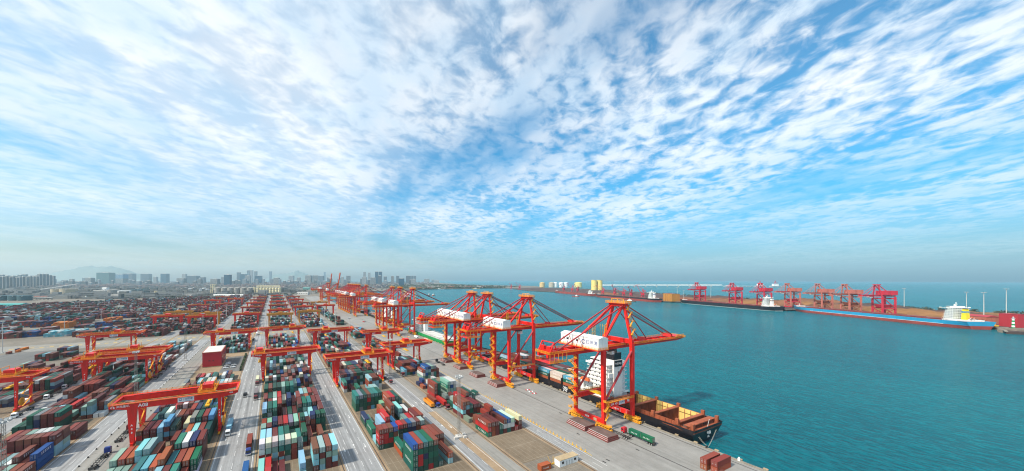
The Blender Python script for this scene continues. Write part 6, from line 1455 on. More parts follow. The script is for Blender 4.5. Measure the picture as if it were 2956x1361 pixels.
# mid-rise fabric, one by one where it shows, then the massed low town
mids = []
for i in range(90):
    x = random.uniform(150, 1185); w_ = random.uniform(5, 12); yb_ = random.uniform(818, 825.5)
    if any(abs(x - (s_[0] + s_[1]) / 2) < 5 and s_[3] > yb_ for s_ in SPEC): continue
    mids.append((x, w_, yb_))
for i, (x, w_, yb_) in enumerate(sorted(mids)):
    mt_ = random.choice(['grey', 'white', 'beige', 'grey', 'white', 'brown']); tower(x, x + w_, yb_ - random.uniform(6, 17), yb_, mt_, f'{mt_} mid-rise block, {ORD[i]} from the left of those in the hazy town', 'mid-rise blocks in the hazy town', name='mid_rise_block')
m, t, b = newmat('town_mass'); a = N('ShaderNodeAttribute', t); a.attribute_name = 'col'; v = coords(t); s3 = N('ShaderNodeSeparateXYZ', t); L(v, s3.inputs[0])
f = mth('MULTIPLY', mth('LESS_THAN', mth('FRACT', mth('MULTIPLY', mth('ADD', s3.outputs[0], s3.outputs[1], nt_=t), .22, nt_=t), nt_=t), .5, nt_=t), mth('LESS_THAN', mth('FRACT', mth('MULTIPLY', s3.outputs[2], .3, nt_=t), nt_=t), .5, nt_=t), nt_=t)
L(mix(mth('MULTIPLY', f, .7, nt_=t), a.outputs['Color'], (.1, .11, .12), t), b.inputs['Base Color'], t); b.inputs['Roughness'].default_value = .85
mb = MB(); cols = []
for i in range(3400):
    yp = random.uniform(816, 833) if i % 3 else random.uniform(812.5, 820); xp = random.uniform(-40, 1250 if yp < 826 else 1120)
    if xp > 1120: yp = min(yp, 821)
    x, y = at(xp, yp); w_, d_, h = random.uniform(12, 45), random.uniform(10, 16), random.choice([7, 9, 12, 16, 18, 20]); rz = random.choice([0, .3, 1.5]) + random.uniform(-.05, .05); c, s_ = math.cos(rz), math.sin(rz)
    if x > 900 and y < 2620: continue
    cr = [(x + (sx * w_ * c - sy * d_ * s_) / 2, y + (sx * w_ * s_ + sy * d_ * c) / 2) for sx, sy in ((-1, -1), (1, -1), (1, 1), (-1, 1))]
    mb.prism(cr, 0., h); col = random.choice([(.62, .60, .57), (.50, .46, .42), (.66, .64, .62), (.42, .30, .26), (.36, .36, .38), (.55, .42, .36)]); cols += [(*col, 1.)] * 8
    if random.random() < .5:
        mb.hexa([(px_, py_, h) for px_, py_ in cr], [(x + (sx * w_ * .95 * c - sy * .4 * s_) / 2, y + (sx * w_ * .95 * s_ + sy * .4 * c) / 2, h + 3.2) for sx, sy in ((-1, -1), (1, -1), (1, 1), (-1, 1))]); cols += [(.34, .13, .09, 1.)] * 8
o = mb.build('town', 'town_mass'); ca = o.data.attributes.new('col', 'FLOAT_COLOR', 'POINT'); ca.data.foreach_set('color', np.array(cols, np.float32).reshape(-1)); tag(o, 'massed low town of pale houses and red roofs behind the port', 'town', kind='stuff')
mb = MB(); cols = []
for i in range(620):
    yp = random.uniform(834, 864); xp = random.uniform(-30, 900); x, y = at(xp, yp)
    if y < 1960 - max(0, -x - 150) * .56 or x > 180: continue
    w_, d_, h = random.uniform(10, 60), random.uniform(8, 22), random.choice([5, 6, 8, 10, 14, 22]); c, s_ = math.cos(-TH + .2), math.sin(-TH + .2)
    cr = [(x + (sx * w_ * c - sy * d_ * s_) / 2, y + (sx * w_ * s_ + sy * d_ * c) / 2) for sx, sy in ((-1, -1), (1, -1), (1, 1), (-1, 1))]
    mb.prism(cr, 0., h); col = random.choice([(.50, .50, .48), (.07, .10, .11), (.05, .075, .08), (.26, .25, .22), (.05, .07, .06), (.04, .12, .13), (.14, .14, .13), (.56, .54, .48), (.06, .08, .07)]); cols += [(*col, 1.)] * 8
    if random.random() < .35:                                        # pipe racks
        p_ = Vector((x, y, h + 3)); q_ = p_ + Vector((random.uniform(60, 150) * c, random.uniform(60, 150) * s_, 0)); mb.bar(p_, q_, 3, 2); cols += [(.5, .5, .48, 1)] * 8
        for k in range(4): c_ = p_.lerp(q_, k / 3); mb.bar((c_.x, c_.y, 0), (c_.x, c_.y, c_.z), 1.2); cols += [(.2, .22, .23, 1)] * 8
o = mb.build('factory_belt', 'town_mass'); ca = o.data.attributes.new('col', 'FLOAT_COLOR', 'POINT'); ca.data.foreach_set('color', np.array(cols, np.float32).reshape(-1)); tag(o, 'jumble of low factory roofs and pipe racks behind the yard', 'factory roofs', kind='stuff')
pts = []
for _ in range(1300):
    yp = random.uniform(817, 862); xp = random.uniform(-40, 1180); x, y = at(xp, yp)
    if (x > 150 and y < 2000) or (x > 380 and y < 2480) or y < 1930 - (max(0, -x - 150) * .55): continue
    pts.append((x, y, 0, random.uniform(6, 22), random.uniform(5, 11)))
leaf_mass('woodland', pts, 26000, 2.8, 'dark green tree belts between the port and the town')
pts = []
for _ in range(240):
    t = random.random(); x = 1120 + t * 980; y = 2540 + 60 * math.sin(t * 3) + random.uniform(0, 120); pts.append((x, y, 0, 12, 10))
for _ in range(420):
    x = random.uniform(1000, 2550); y = random.uniform(2640, 4600)
    if x < 2150 or y > 2750: pts.append((x, y, 0, random.uniform(15, 45), random.uniform(6, 11)))
leaf_mass('headland_trees', pts, 12000, 4.2, 'dark tree belt along the head of the far bay')
# reddish low sheds along the bay head
for i in range(16):
    x = 1150 + i * 52; g = thing('shed', 'low reddish shed along the head of the far bay', 'building', (x, 2640 + random.uniform(0, 160), 0), random.uniform(-.2, .2), 'sheds along the bay head'); MB().box(-22, 22, -10, 10, 0, 8).build('wall', random.choice(['brick_red', 'pale_concrete', 'deck_rust']), g); MB().hexa([(-23, -11, 8), (23, -11, 8), (23, 11, 8), (-23, 11, 8)], [(-23, -.3, 12), (23, -.3, 12), (23, .3, 12), (-23, .3, 12)]).build('roof', random.choice(['deck_rust', 'hatch_side', 'pale_concrete']), g)
# grain silos, storage tanks
cyls('silo', ['squat grey silo, %s from the left in the row of six' % ORD[i] for i in range(6)], [(629 + i * 18.6, 17.4) for i in range(6)], 849, 832, 'silo_grey', 'silo', 'row of grey silos', .1)
cyls('silo', ['cream silo, %s from the left in the row of eight' % ORD[i] for i in range(8)], [(745 + i * 8.9, 8.3) for i in range(8)], 848, 831.5, 'silo_cream', 'silo', 'row of cream silos', .04)
x, y = at(775, 846); g = thing('silo_headhouse', 'long cream conveyor gallery above the cream silos', 'building', (x, y + 8, 0), -TH); MB().box(-75, 75, -4, 4, 40, 46).build('gallery', 'silo_cream', g)
for k in range(-7, 8, 2): MB().box(k * 10 - 1, k * 10 + 1, -3, 3, 36, 40).build('support', 'silo_cream', g)
x, y = at(732, 848); g = thing('silo_tower', 'square cream elevator tower at the end of the cream silos', 'tower', (x, y, 0), -TH); MB().box(-9, 9, -8, 8, 0, 38).build('wall', 'silo_cream', g); MB().box(-9.5, 9.5, -8.5, 8.5, 38.01, 39.5).build('roof', 'pale_concrete', g)
x, y = at(616, 848); g = thing('silo_tower', 'open cream frame tower at the left end of the grey silos', 'tower', (x, y, 0), -TH)
for k in range(6): MB().box(-11, 11, -9, 9, 8 + k * 9, 9 + k * 9).build('floor', 'silo_cream', g)
for sx in (-10, 0, 10):
    for sy in (-8, 8): MB().box(sx - 1.2, sx + 1.2, sy - 1.2, sy + 1.2, 0, 56).build('column', 'silo_cream', g)
def conveyor(p, q, z0, z1, label, mat='pale_concrete', w_=5, legs=8):
    p, q = Vector((*at(*p), 0)), Vector((*at(*q), 0)); g = thing('conveyor_gallery', label, 'conveyor', (p.x, p.y, 0)); d = q - p
    MB().bar((0, 0, z0), (d.x, d.y, z1), w_, 3.5).build('gallery', mat, g)
    for k in range(legs + 1):
        c = d * (k / legs); z = z0 + (z1 - z0) * k / legs - 1.8; MB().bar((c.x - 2, c.y, 0), (c.x, c.y, z), .9).bar((c.x + 2, c.y, 0), (c.x, c.y, z), .9).build('trestle', 'dark_frame', g)
conveyor((735, 847), (625, 848), 38, 42, 'grey conveyor gallery over the squat silos', 'silo_grey'); conveyor((818, 848), (860, 846), 40, 12, 'sloping conveyor right of the cream silos')
conveyor((85, 847), (225, 832), 12, 40, 'long sloping grey conveyor left of the tan tanks', 'pale_concrete', 9, 10); conveyor((0, 857), (165, 860), 14, 14, 'dark pipe bridge across the left depot', 'dark_frame', 7, 14); conveyor((-10, 868), (150, 866), 9, 9, 'pale pipe rack in front of the teal tanks', 'pale_concrete', 5, 14); conveyor((160, 862), (250, 862), 9, 9, 'white pipe rack right of the red shed', 'ship_white', 5, 8)
conveyor((400, 853), (612, 849), 22, 30, 'long conveyor leading to the grey silos', 'silo_grey', 6, 14); conveyor((270, 850), (300, 850), 22, 22, 'short grey gallery frame beside the tank row', 'pale_concrete', 6, 4)
cyls('storage_tank', ['big tan tank, left of two, lit from the left', 'big tan tank, right of two, with diagonal stair'], [(166, 28), (198, 36)], 853, 835, 'tank_tan', 'tank', 'tan storage tanks', .03)
cyls('storage_tank', ['dark teal tank at the left frame edge', 'dark teal tank, middle one behind the pipe rack', 'dark teal tank, right one behind the pipe rack'], [(12, 32), (45, 30), (72, 30)], 868, 854, 'tank_teal', 'tank', 'teal storage tanks', .03)
cyls('storage_tank', ['broad grey tank left of the white tanks'], [(328, 27)], 851, 837, 'silo_grey', 'tank', None, .06); cyls('storage_tank', ['white tank, left of the white pair', 'white tank, right of the white pair'], [(351, 17), (369, 15)], 852, 840, 'tank_white', 'tank', 'white storage tanks', .05)
cyls('storage_tank', ['dark tank, first right of the white pair', 'dark tank, second right of the white pair', 'dark tank, third right of the white pair'], [(389, 18), (406, 17), (423, 16)], 849.5, 836, 'tank_teal', 'tank', 'dark storage tanks', .06)
for k, xp in enumerate((535, 549, 562, 578, 590, 600)): cyls('storage_tank', ['small white tank, %s of six in the hazy tank farm' % ORD[k]], [(xp, 10)], 838 + (k % 2) * 3, 831 + (k % 2) * 3, 'tank_white', 'tank', 'tank farm before the town', .06)
for xp, yp, w_, d_, h, mt, rf, lab in ((120, 862, 60, 24, 8, 'office_red', 'brick_red', 'long red shed among the left depot pipes'), (30, 887, 95, 30, 9, 'roof_green', 'roof_green', 'long shed with turquoise roof at the left edge'), (115, 857, 70, 20, 7, 'roof_green', 'roof_green', 'turquoise roofed shed behind the pipe bridge'), (305, 846, 28, 20, 34, 'tank_white', 'pale_concrete', 'white banded block beside the tank row'), (340, 858, 60, 20, 9, 'pale_concrete', 'pale_concrete', 'long pale shed below the white tanks'), (490, 850, 60, 24, 10, 'ship_white', 'pale_concrete', 'white factory shed left of the silos'), (240, 848, 55, 22, 12, 'pale_concrete', 'pale_concrete', 'pale workshop right of the tan tanks'),
                                    (460, 846, 50, 22, 14, 'silo_cream', 'pale_concrete', 'cream workshop in the factory belt'), (875, 852, 60, 26, 14, 'pale_concrete', 'pale_concrete', 'pale warehouse right of the cream silos'), (885, 836, 55, 20, 18, 'roof_green', 'pale_concrete', 'pale green shed beyond the cream silos'), (550, 855, 80, 22, 8, 'pale_concrete', 'pale_concrete', 'low pale wall shed below the tank farm'), (660, 856, 150, 14, 7, 'ship_white', 'ship_white', 'long white shed in front of the grey silos')):
    x, y = at(xp, yp); g = thing('factory_shed', lab, 'building', (x, y, 0.012), -TH); MB().box(-w_ / 2, w_ / 2, -d_ / 2, d_ / 2, 0, h).build('wall', mt, g); MB().hexa([(-w_ / 2 - .5, -d_ / 2 - .5, h + .01), (w_ / 2 + .5, -d_ / 2 - .5, h + .01), (w_ / 2 + .5, d_ / 2 + .5, h + .01), (-w_ / 2 - .5, d_ / 2 + .5, h + .01)], [(-w_ / 2, -.3, h + 2.5), (w_ / 2, -.3, h + 2.5), (w_ / 2, .3, h + 2.5), (-w_ / 2, .3, h + 2.5)]).build('roof', rf, g)
    for k in range(max(3, int(w_ / 9))): xx = -w_ / 2 + (k + .5) * w_ / max(3, int(w_ / 9)); MB().box(xx - 1.6, xx + 1.6, -d_ / 2 - .06, -d_ / 2 - .005, h * .4, h * .7).build('window', 'glass_dark', g)
# ------------------------------------------------------------------ masts, vehicles, quay things
for x, y, h, lab in ((93.4, 153.2, 33, 'steel lattice light mast rising beside the open brown pavement'), (-91.5, 301, 34, 'steel lattice light mast in front of crane A10'), (-86.5, 421, 38, 'steel lattice light mast on the wide lane beyond crane A10'), (94.2, 272, 33, 'steel lattice light mast between cranes A04 and A02'), (-92.5, 176, 34, 'steel lattice light mast at the lower left frame corner')):
    slim_mast(x, y, h, lab, True, group='lattice light masts in the yard')
for i, (xp, yt, yb_) in enumerate(((95, 857, 882), (26, 909, 925), (186, 915, 953), (229, 872, 896), (292, 895, 941), (302, 860, 880), (381, 878, 914), (405, 849, 870), (440, 870, 890), (672, 868, 904), (654, 882, 916), (628, 897, 947), (697, 846, 873), (912, 874, 908), (880, 858, 883), (937, 887, 927), (7, 930, 1020), (968, 895, 944), (586, 907, 952), (1008, 920, 1000))):
    x, y = at(xp, yb_); h = H * (yb_ - yt) / (yb_ - CYP)
    slim_mast(x, y, min(h, 45), 'slim pale light mast far in the yard, ' + f'{ORD[sorted([q[0] for q in ((95,), (26,), (186,), (229,), (292,), (302,), (381,), (405,), (440,), (672,), (654,), (628,), (697,), (912,), (880,), (937,), (7,), (968,), (586,), (1008,))]).index(xp)]} from the left', group='slim light masts far in the yard')
# concrete blocks round the nearest mast
for k, (dx, dy) in enumerate(((-3, -1.5), (2.6, -2.2), (3.4, .4))): o = MB().box(-1, 1, -.6, .6, 0, 1.1).box(-.8, .8, -.4, .4, 1.1, 1.3).build('concrete_block', 'pale_concrete', loc=(93.4 + dx, 153.2 + dy, .011)); tag(o, 'pale concrete block at the foot of the nearest lattice mast', 'block', 'blocks at the mast foot')
wheel_me = MB().cyl((0, -.3, 0), (0, .3, 0), .52, .52, 14).cyl((0, -.31, 0), (0, .31, 0), .28, .28, 10, 1).mesh('wheel', ['tyre_rubber', 'galvanised'])
def truck(x, y, rz, cabmat, label, load=None, trailer=True, flip=False, group='trucks in the terminal'):
    g = thing('truck', label, 'truck', (x, y, .024), rz, group)
    cab = MB().box(-.1, 2.0, -1.22, 1.22, .75, 2.9).hexa([(.0, -1.2, 2.9), (1.95, -1.2, 2.9), (1.95, 1.2, 2.9), (0, 1.2, 2.9)], [(.1, -1.05, 3.45), (1.3, -1.05, 3.45), (1.3, 1.05, 3.45), (.1, 1.05, 3.45)]).build('cab', cabmat, g)
    MB().box(2.001, 2.03, -1.05, 1.05, 1.75, 2.75).box(.7, 1.7, -1.25, -1.222, 1.8, 2.6).box(.7, 1.7, 1.222, 1.25, 1.8, 2.6).build('windscreen', 'glass_dark', cab)
    MB().box(2.001, 2.12, -1.2, 1.2, .5, .95).build('bumper', 'pale_concrete', cab); MB().box(2.001, 2.05, -1.1, -.75, 1.05, 1.3).box(2.001, 2.05, .75, 1.1, 1.05, 1.3).build('headlight', 'letter_white', cab)
    MB().box(-4.6, -.1, -.45, .45, .62, .95).box(-4.2, -2.2, -.7, .7, .951, 1.2).build('chassis', 'dark_steel', g); MB().cyl((-1.6, -.95, .8), (-.5, -.95, .8), .35, .35, 10).build('fuel_tank', 'galvanised', g)
    wx = [(1.1, 1.0), (-2.6, .95), (-3.9, .95)]
    if trailer:
        mb = MB().box(-15.2, -2.0, -.75, -.5, 1.21, 1.5).box(-15.2, -2.0, .5, .75, 1.21, 1.5)
        for k in np.arange(-15.1, -2, 2.2): mb.box(k, k + .25, -1.2, 1.2, 1.22, 1.45)
        mb.build('trailer_frame', 'dark_steel', g); wx += [(-12.2, .95), (-13.4, .95), (-14.5, .95)]
        MB().box(-15.35, -15.2, -1.2, 1.2, .6, 1.5).build('rear_bumper', 'dark_steel', g)
    for xx, yy in wx:
        for s_ in (-1, 1): mobj('wheel', wheel_me, g, (xx, s_ * yy, .52))
    if load:
        c, s_ = math.cos(rz), math.sin(rz)
        for dx, ln, cn, lb in load: add_container(x + c * dx, y + s_ * dx, 1.54, ln, cn, lb, 'containers riding on trucks', rz=rz - R(90), letters=cn in ('green', 'blue'))
    return g
DN, UP_ = R(-90), R(90)            # towards the camera / away from it
def P2(xp, yp): return at(xp, yp)
x, y = P2(657, 1262); truck(x, y + 2, DN, 'cab_white', 'white truck with light blue container on the lane right of crane A08', [(-8.6, L40, 'light blue', 'light blue container on the truck right of crane A08')])
x, y = P2(708, 1146); truck(x, y, DN, 'cab_black', 'black truck with empty trailer heading down the lane beside crane A06', trailer=False)
x, y = P2(738, 1154); truck(x, y, DN, 'cab_maroon', 'maroon truck beside the rail of block A06', [(-8.6, L40, 'grey', 'grey container on the maroon truck beside block A06')])
x, y = P2(742, 1112); truck(x, y, DN, 'cab_maroon', 'brown truck standing under the left leg of crane A06', [(-8.6, L40, 'cream', 'cream container on the truck under crane A06 leg')])
x, y = P2(717, 1312); truck(x, y, DN, 'cab_blue', 'blue truck with red container near the lower frame edge', [(-8.6, L40, 'brick red', 'red container on the blue truck near the lower edge')])
x, y = at(709, 1361, 2); truck(x, y - 9.5, DN, 'cab_blue', 'blue truck leaving through the lower frame edge', [(-8.6, L40, 'blue', 'blue container on the truck at the lower frame edge')])
x, y = P2(309, 1312); truck(x, y, UP_, 'cab_blue', 'dark blue truck with empty skeletal trailer on the beige lane')
x, y = P2(372, 1244); truck(x, y, UP_, 'cab_maroon', 'maroon truck with empty skeletal trailer left of crane A08 leg')
for xp, yp, mt, lb in ((188, 1122, 'cab_white', 'white truck, farthest in the lane beside block A12'), (137, 1152, 'cab_white', 'white truck, middle one in the lane beside block A12'), (45, 1206, 'cab_white', 'white truck, nearest in the lane beside block A12')): x, y = P2(xp, yp); truck(x, y, DN, mt, lb)
for xp, yp, lb in ((449, 1095, 'dark truck, nearer of two beside the rail of block A10'), (474, 1071, 'dark truck, farther of two beside the rail of block A10')): x, y = P2(xp, yp); truck(x, y, DN, 'cab_maroon', lb)
truck(181.5, 116.5, UP_, 'cab_red', 'red truck with two green containers on the quay apron', [(-5.4, L20, 'green', 'green container behind the cab of the red apron truck'), (-11.8, L20, 'green', 'green container at the tail of the red apron truck')])
x, y = P2(1291, 1181); truck(x, y, DN, 'cab_maroon', 'maroon truck between the brown strip and block A02', [(-8.6, L40, 'bright red', 'bright red container on the truck beside block A02')])
truck(x - 4.6, y + 5.5, DN, 'cab_blue', 'blue truck beside the orange tipper trailer', [(-8.6, L40, 'brown', 'brown container on the blue truck by the tipper')])
tx, ty = x - 8.6, y + 4
g = thing('tipper_trailer', 'orange open tipper trailer parked beside the blue truck', 'trailer', (tx, ty, .01), DN)
MB().box(-13, -.5, -1.25, -1.1, 1.3, 3.4).box(-13, -.5, 1.1, 1.25, 1.3, 3.4).box(-13, -12.85, -1.1, 1.1, 1.3, 3.4).box(-.65, -.5, -1.1, 1.1, 1.3, 3.4).build('tub', 'tipper_orange', g); MB().box(-12.84, -.66, -1.09, 1.09, 1.3, 1.6).build('tub_floor', 'deck_rust', g); MB().box(-12.8, -1, -.6, .6, .9, 1.29).build('chassis', 'dark_steel', g)
for xx in (-11.5, -10.2, -8.9, -2): [mobj('wheel', wheel_me, g, (xx, s_ * .95, .52)) for s_ in (-1, 1)]
x, y = P2(1262, 1046); truck(x, y, UP_, 'cab_black', 'dark truck with empty trailer on the apron behind crane Q16')
for k, (xp, yp, mt, lb) in enumerate(((1163, 1085, 'cab_maroon', 'maroon truck beside the left leg of crane A02'), (1128, 1108, 'cab_maroon', 'maroon truck below crane A04 right leg'), (900, 998, 'cab_blue', 'blue truck in the lane left of crane A03'), (731, 985, 'cab_black', 'black truck far up the lane beside crane A07'))): x, y = P2(xp, yp); truck(x, y, DN, mt, lb)
for xp, yp, lb in ((1233, 986, 'white box truck beside the green ship bow'), (741, 968, 'white box van far up the lane beside crane A05'), (1204, 978, 'grey tank truck near the green ship')):
    x, y = P2(xp, yp); g = truck(x, y, DN, 'cab_white', lb, trailer=False); MB().box(-8.5, -.3, -1.25, 1.25, 1.21, 3.7).build('cargo_box', 'white_paint', g)
# empty trailer on the landside rail by crane Q18
g = thing('skeletal_trailer', 'dark empty skeletal trailer on the apron beside crane Q18', 'trailer', (176.3, 117.5, .01), UP_)
mb = MB().box(-7, 6, -.8, -.55, 1., 1.3).box(-7, 6, .55, .8, 1., 1.3)
for k in np.arange(-7, 6, 1.6): mb.box(k, k + .25, -1.2, 1.2, 1.01, 1.25)
mb.build('trailer_frame', 'dark_steel', g)
for xx in (-5.5, -4.3, -3.1): [mobj('wheel', wheel_me, g, (xx, s_ * .95, .52)) for s_ in (-1, 1)]
MB().bar((5, -.6, 0), (5, -.6, 1), .2).bar((5, .6, 0), (5, .6, 1), .2).build('support_leg', 'dark_steel', g)
# cars in the office parking lot
def car(x, y, rz, mat, label):
    g = thing('parked_car', label, 'car', (x, y, .018), rz, 'cars parked beside the red office')
    MB().box(-2.2, 2.2, -.9, .9, .35, .95).hexa([(-1.7, -.85, .95), (1.0, -.85, .95), (1.0, .85, .95), (-1.7, .85, .95)], [(-1.2, -.7, 1.45), (.3, -.7, 1.45), (.3, .7, 1.45), (-1.2, .7, 1.45)]).build('body', mat, g)
    MB().hexa([(.45, -.72, 1.31), (1.01, -.78, .98), (1.01, .78, .98), (.45, .72, 1.31)], [(.47, -.72, 1.33), (1.03, -.78, 1.), (1.03, .78, 1.), (.47, .72, 1.33)]).build('windscreen', 'glass_dark', g)
    for xx in (-1.35, 1.35):
        for s_ in (-1, 1): MB().cyl((xx, s_ * .88 - .1, .32), (xx, s_ * .88 + .1, .32), .32, .32, 10).build('wheel', 'tyre_rubber', g)
for i in range(9): car(-43.0 + (.0 if i < 6 else 6), 368 + (i % 6) * 4.2, R(random.choice([0, 180])), ('cab_white', 'cab_black', 'galvanised', 'cab_black', 'cab_white', 'galvanised')[i % 6], f'{("white", "black", "grey", "black", "white", "grey")[i % 6]} car parked beside the red office, {ORD[i]} in the row')
# red office building
g = thing('office_building', 'box-like red office building beside the parking lot', 'building', (-56, 393, .01))
MB().box(-8, 8, -15, 18, 0, .9).build('plinth', 'roof_tan', g); MB().box(-8.05, 8.05, -15.05, 18.05, .9, 14.6).build('wall', 'office_red', g); MB().box(-8.3, 8.3, -15.3, 18.3, 14.61, 15.2).build('parapet', 'brick_red', g); MB().box(-7.6, 7.6, -14.6, 17.6, 15.21, 15.3).build('roof', 'pale_concrete', g)
for k in range(5): MB().box(8.06, 8.12, -11 + k * 6, -8 + k * 6, 2.5, 4.6).build('window', 'glass_dark', g); MB().box(8.06, 8.12, -11 + k * 6, -8 + k * 6, 7.5, 9.6).build('window', 'glass_dark', g)
MB().box(-3.0, -1.4, -15.12, -15.06, 6.2, 7.4).box(.4, 1.8, -15.12, -15.06, 6.0, 7.2).build('wall_stain', 'cab_maroon', g); MB().box(8.06, 8.14, 14, 16.4, .9, 3.2).build('door', 'galvanised', g)
pts = [(-29.3, y_, 0, .9, 2.4) for y_ in np.arange(352, 424, 1.6)]
leaf_mass('hedge', pts, 2600, .35, 'dark hedge along the parking lot edge', mat='foliage')
# white site cabin, orange container and posts in front
g = thing('site_cabin', 'white site cabin with tan roof at the end of the brown pavement', 'cabin', (126.9, 110.0, .012))
MB().box(-6.1, 6.1, -1.6, 1.6, 0, 3.0).build('wall', 'white_paint', g); MB().box(-6.25, 6.25, -1.75, 1.75, 3.01, 3.2).build('roof', 'roof_tan', g)
for k, w_ in ((-4, 1.3), (4, 1.3)): MB().box(k - w_ / 2, k + w_ / 2, -1.66, -1.605, 1.2, 2.3).build('window', 'glass_dark', g)
for k in (-1.6, .2, 1.9): MB().box(k - .45, k + .45, -1.66, -1.605, .1, 2.2).build('door', 'galvanised', g)
add_container(113.4, 110.6, .012, L20, 'rust orange', 'orange container with white lettering beside the white site cabin', rz=R(90) + .0, letters=True)
g = thing('barrier_boom', 'yellow folding barrier between the orange container and cabin', 'barrier', (118.3, 111.5, .012)); MB().bar((0, 0, 0), (0, 0, 1.2), .25).bar((0, 0, 1.1), (-1.2, .6, 4.4), .16).bar((1.6, 0, 0), (1.6, 0, 4.2), .12).build('post', 'safety_yellow', g); MB().box(-1, 2.4, -.1, .1, .3, .9).build('panel', 'safety_yellow', g)
for k, (x, y, z, c, lb) in enumerate(((185.6, 79.2, 0, 'rust orange', 'rust brown container, lower one of the far pair by the quay corner'), (185.6, 79.2, CH, 'brick red', 'rust brown container, upper one of the far pair by the quay corner'), (187.4, 76.0, 0, 'rust orange', 'rust orange container, lower one of the near pair by the quay corner'), (187.4, 76.0, CH, 'brick red', 'rust brown container, upper one of the near pair by the quay corner'), (175.8, 72.4, CH * 0, 'brown', 'brown container roof cut by the lower frame edge'), (177.8, 69.2, 0, 'maroon', 'maroon container roof cut by the lower frame edge'))):
    add_container(x, y, z + .012, L40, c, lb, rz=R(-90), letters=False)
dme = MB().box(-.35, .35, -.9, .9, 0, .03).mesh('drain_cover', 'cage_black')
for xp, yp in ((1744, 1334), (1755, 1329), (1840, 1299), (1618, 1193), (1669, 1253)):
    x, y = at(xp, yp); o = bpy.data.objects.new('drain_cover', dme); COL.objects.link(o); o.location = (x, y, .008); tag(o, 'dark drain slot in the apron concrete', 'drain', 'drain slots in the apron')
# stacks of hatch covers along the apron
def covers(x, y, label, n=3, ln=12.8, wd=9.4):
    g = thing('hatch_cover_stack', label, 'hatch covers', (x, y, .007), 0, 'stacked hatch covers on the apron')
    for k in range(n):
        p = MB().box(k * .35, wd - k * .1, -ln / 2 + k * .2, ln / 2 - k * .2, k * .82, k * .82 + .66).build('hatch_cover', ['hatch_side'], g); s_ = k * .35
        MB().box(s_ + .1, wd - k * .1 - .1, -ln / 2 + k * .2 + .1, ln / 2 - k * .2 - .1, k * .82 + .661, k * .82 + .80).build('cover_plate', 'hatch_top', p)
        MB().box(s_ + .03, s_ + .32, -ln / 2 + k * .2 + .3, ln / 2 - k * .2 - .3, k * .82 + .801, k * .82 + .815).build('edge_strip', 'ship_white', p)
covers(162.3, 120.2, 'stack of brown hatch covers nearest the camera beside crane Q18'); covers(162.3, 134.2, 'stack of brown hatch covers behind the nearest one at crane Q18')
for xp, yp, lb in ((1425, 1120, 'stack of brown hatch covers beside the foot of crane Q17'), (1369, 1092, 'stack of brown hatch covers between cranes Q17 and Q16'), (1322, 1068, 'stack of brown hatch covers beside the foot of crane Q16'), (1285, 1048, 'stack of brown hatch covers farthest along, near crane Q15')): x, y = at(xp, yp); covers(163.0, y + 5, lb)
for xp, yp, lb in ((1090, 950, 'dark spreader gear lying on the apron before the three cranes'), (1010, 905, 'dark spreader gear lying on the far apron'), (1050, 930, 'red spreader gear lying on the mid apron')):
    x, y = at(xp, yp); g = thing('spreader_gear', lb, 'spreader', (x, y, .007)); MB().box(-1.2, 1.2, -6, 6, 0, .8).box(-.7, .7, -3, 3, .8, 1.5).build('frame', 'crane_dark_red' if 'red' in lb else 'dark_steel', g); MB().box(2, 4.2, -5, 5, 0, .6).build('beam', 'dark_steel', g)
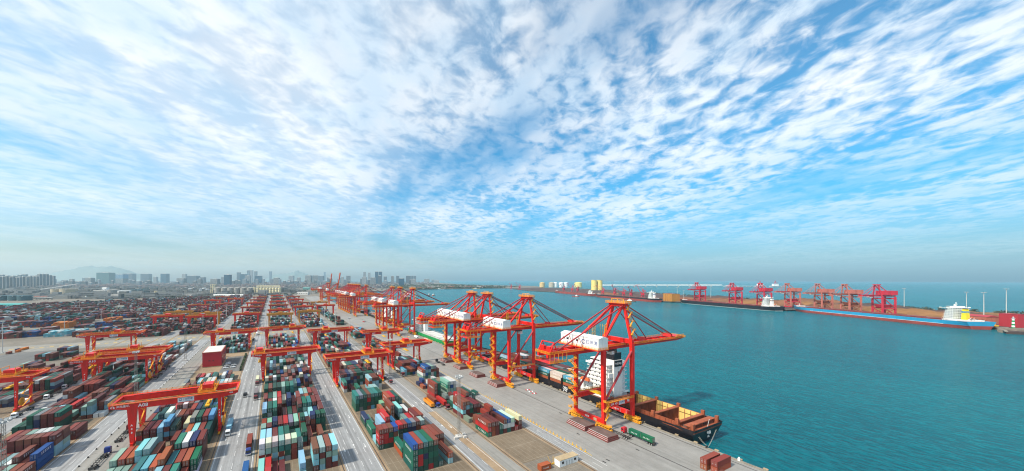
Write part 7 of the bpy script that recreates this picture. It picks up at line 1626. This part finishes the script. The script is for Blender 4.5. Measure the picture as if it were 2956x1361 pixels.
# white and red water barriers on the apron
bme = MB().hexa([(-.6, -.2, 0), (.6, -.2, 0), (.6, .2, 0), (-.6, .2, 0)], [(-.6, -.08, .6), (.6, -.08, .6), (.6, .08, .6), (-.6, .08, .6)])
b1, b2 = bme.mesh('barrier', 'letter_white'), bme.mesh('barrier', 'cab_red')
for i in range(9):
    x, y = at(1519 + i * 3.2 + (i % 3), 1127 + i * 1.7 - (i % 3) * 2.0); o = bpy.data.objects.new('barrier', b1 if i % 2 else b2); COL.objects.link(o); o.location = (x, y, .007); o.rotation_euler = (0, 0, R(90) + .1 * (i % 4)); tag(o, ('white' if i % 2 else 'red') + ' plastic barrier in the cluster on the apron', 'barrier', 'plastic barriers on the apron')
o = MB().box(-.4, .4, -.4, .4, 0, 1.3).lathe((0, 0, 1.3), [(.3, 0), (.34, .3), (.1, .6)], 8).build('bollard', 'white_paint', loc=(203.2, 75.5, .3)); tag(o, 'white mooring bollard at the quay corner', 'bollard')
for y in (88.5, 120, 152, 184, 216, 250, 290): o = MB().lathe((0, 0, 0), [(.5, 0), (.35, .3), (.3, .7), (.6, .95), (.55, 1.1)], 12).build('mooring_bollard', 'cage_black', loc=(203.5, y, .32)); tag(o, 'dark iron mooring bollard on the quay edge', 'bollard', 'mooring bollards on the quay edge')
# lone containers on the left lot and apron
for xp, yp, ln, c, z, lb in ((70, 1010, L40, 'orange', 0, 'orange container standing alone beside the left road'), (52, 1013, L20, 'navy', 0, 'dark container end beside the lone orange container'), (26, 1022, L20, 'rust orange', 0, 'small orange container at the left road edge'), (52, 1017, L20, 'orange', 0, 'low orange container left of the lone orange one')): x, y = at(xp, yp); add_container(x, y, .02, ln, c, lb, rz=0)
add_container(139.0, 205.0, .02, L20, 'green', 'green container alone on the apron road behind block A02', letters=True)
# ------------------------------------------------------------------ haze over land and sea
hz = MB().box(-18200, 18200, -18200, 18200, -11, 640).build('haze', []); hz['kind'] = 'stuff'; hz['label'] = 'thin sea haze softening the far town and hills'
m = bpy.data.materials.new('haze'); m.use_nodes = True; t = m.node_tree; t.nodes.clear(); pv = N('ShaderNodeVolumePrincipled', t); oo = N('ShaderNodeOutputMaterial', t); L(pv.outputs[0], oo.inputs['Volume'], t)
pv.inputs['Color'].default_value = (.64, .87, 1.0, 1); pv.inputs['Density'].default_value = 4.6e-5; pv.inputs['Anisotropy'].default_value = .25
hz.data.materials.append(m); MAT['haze'] = m
print('objects', len(COL.objects))
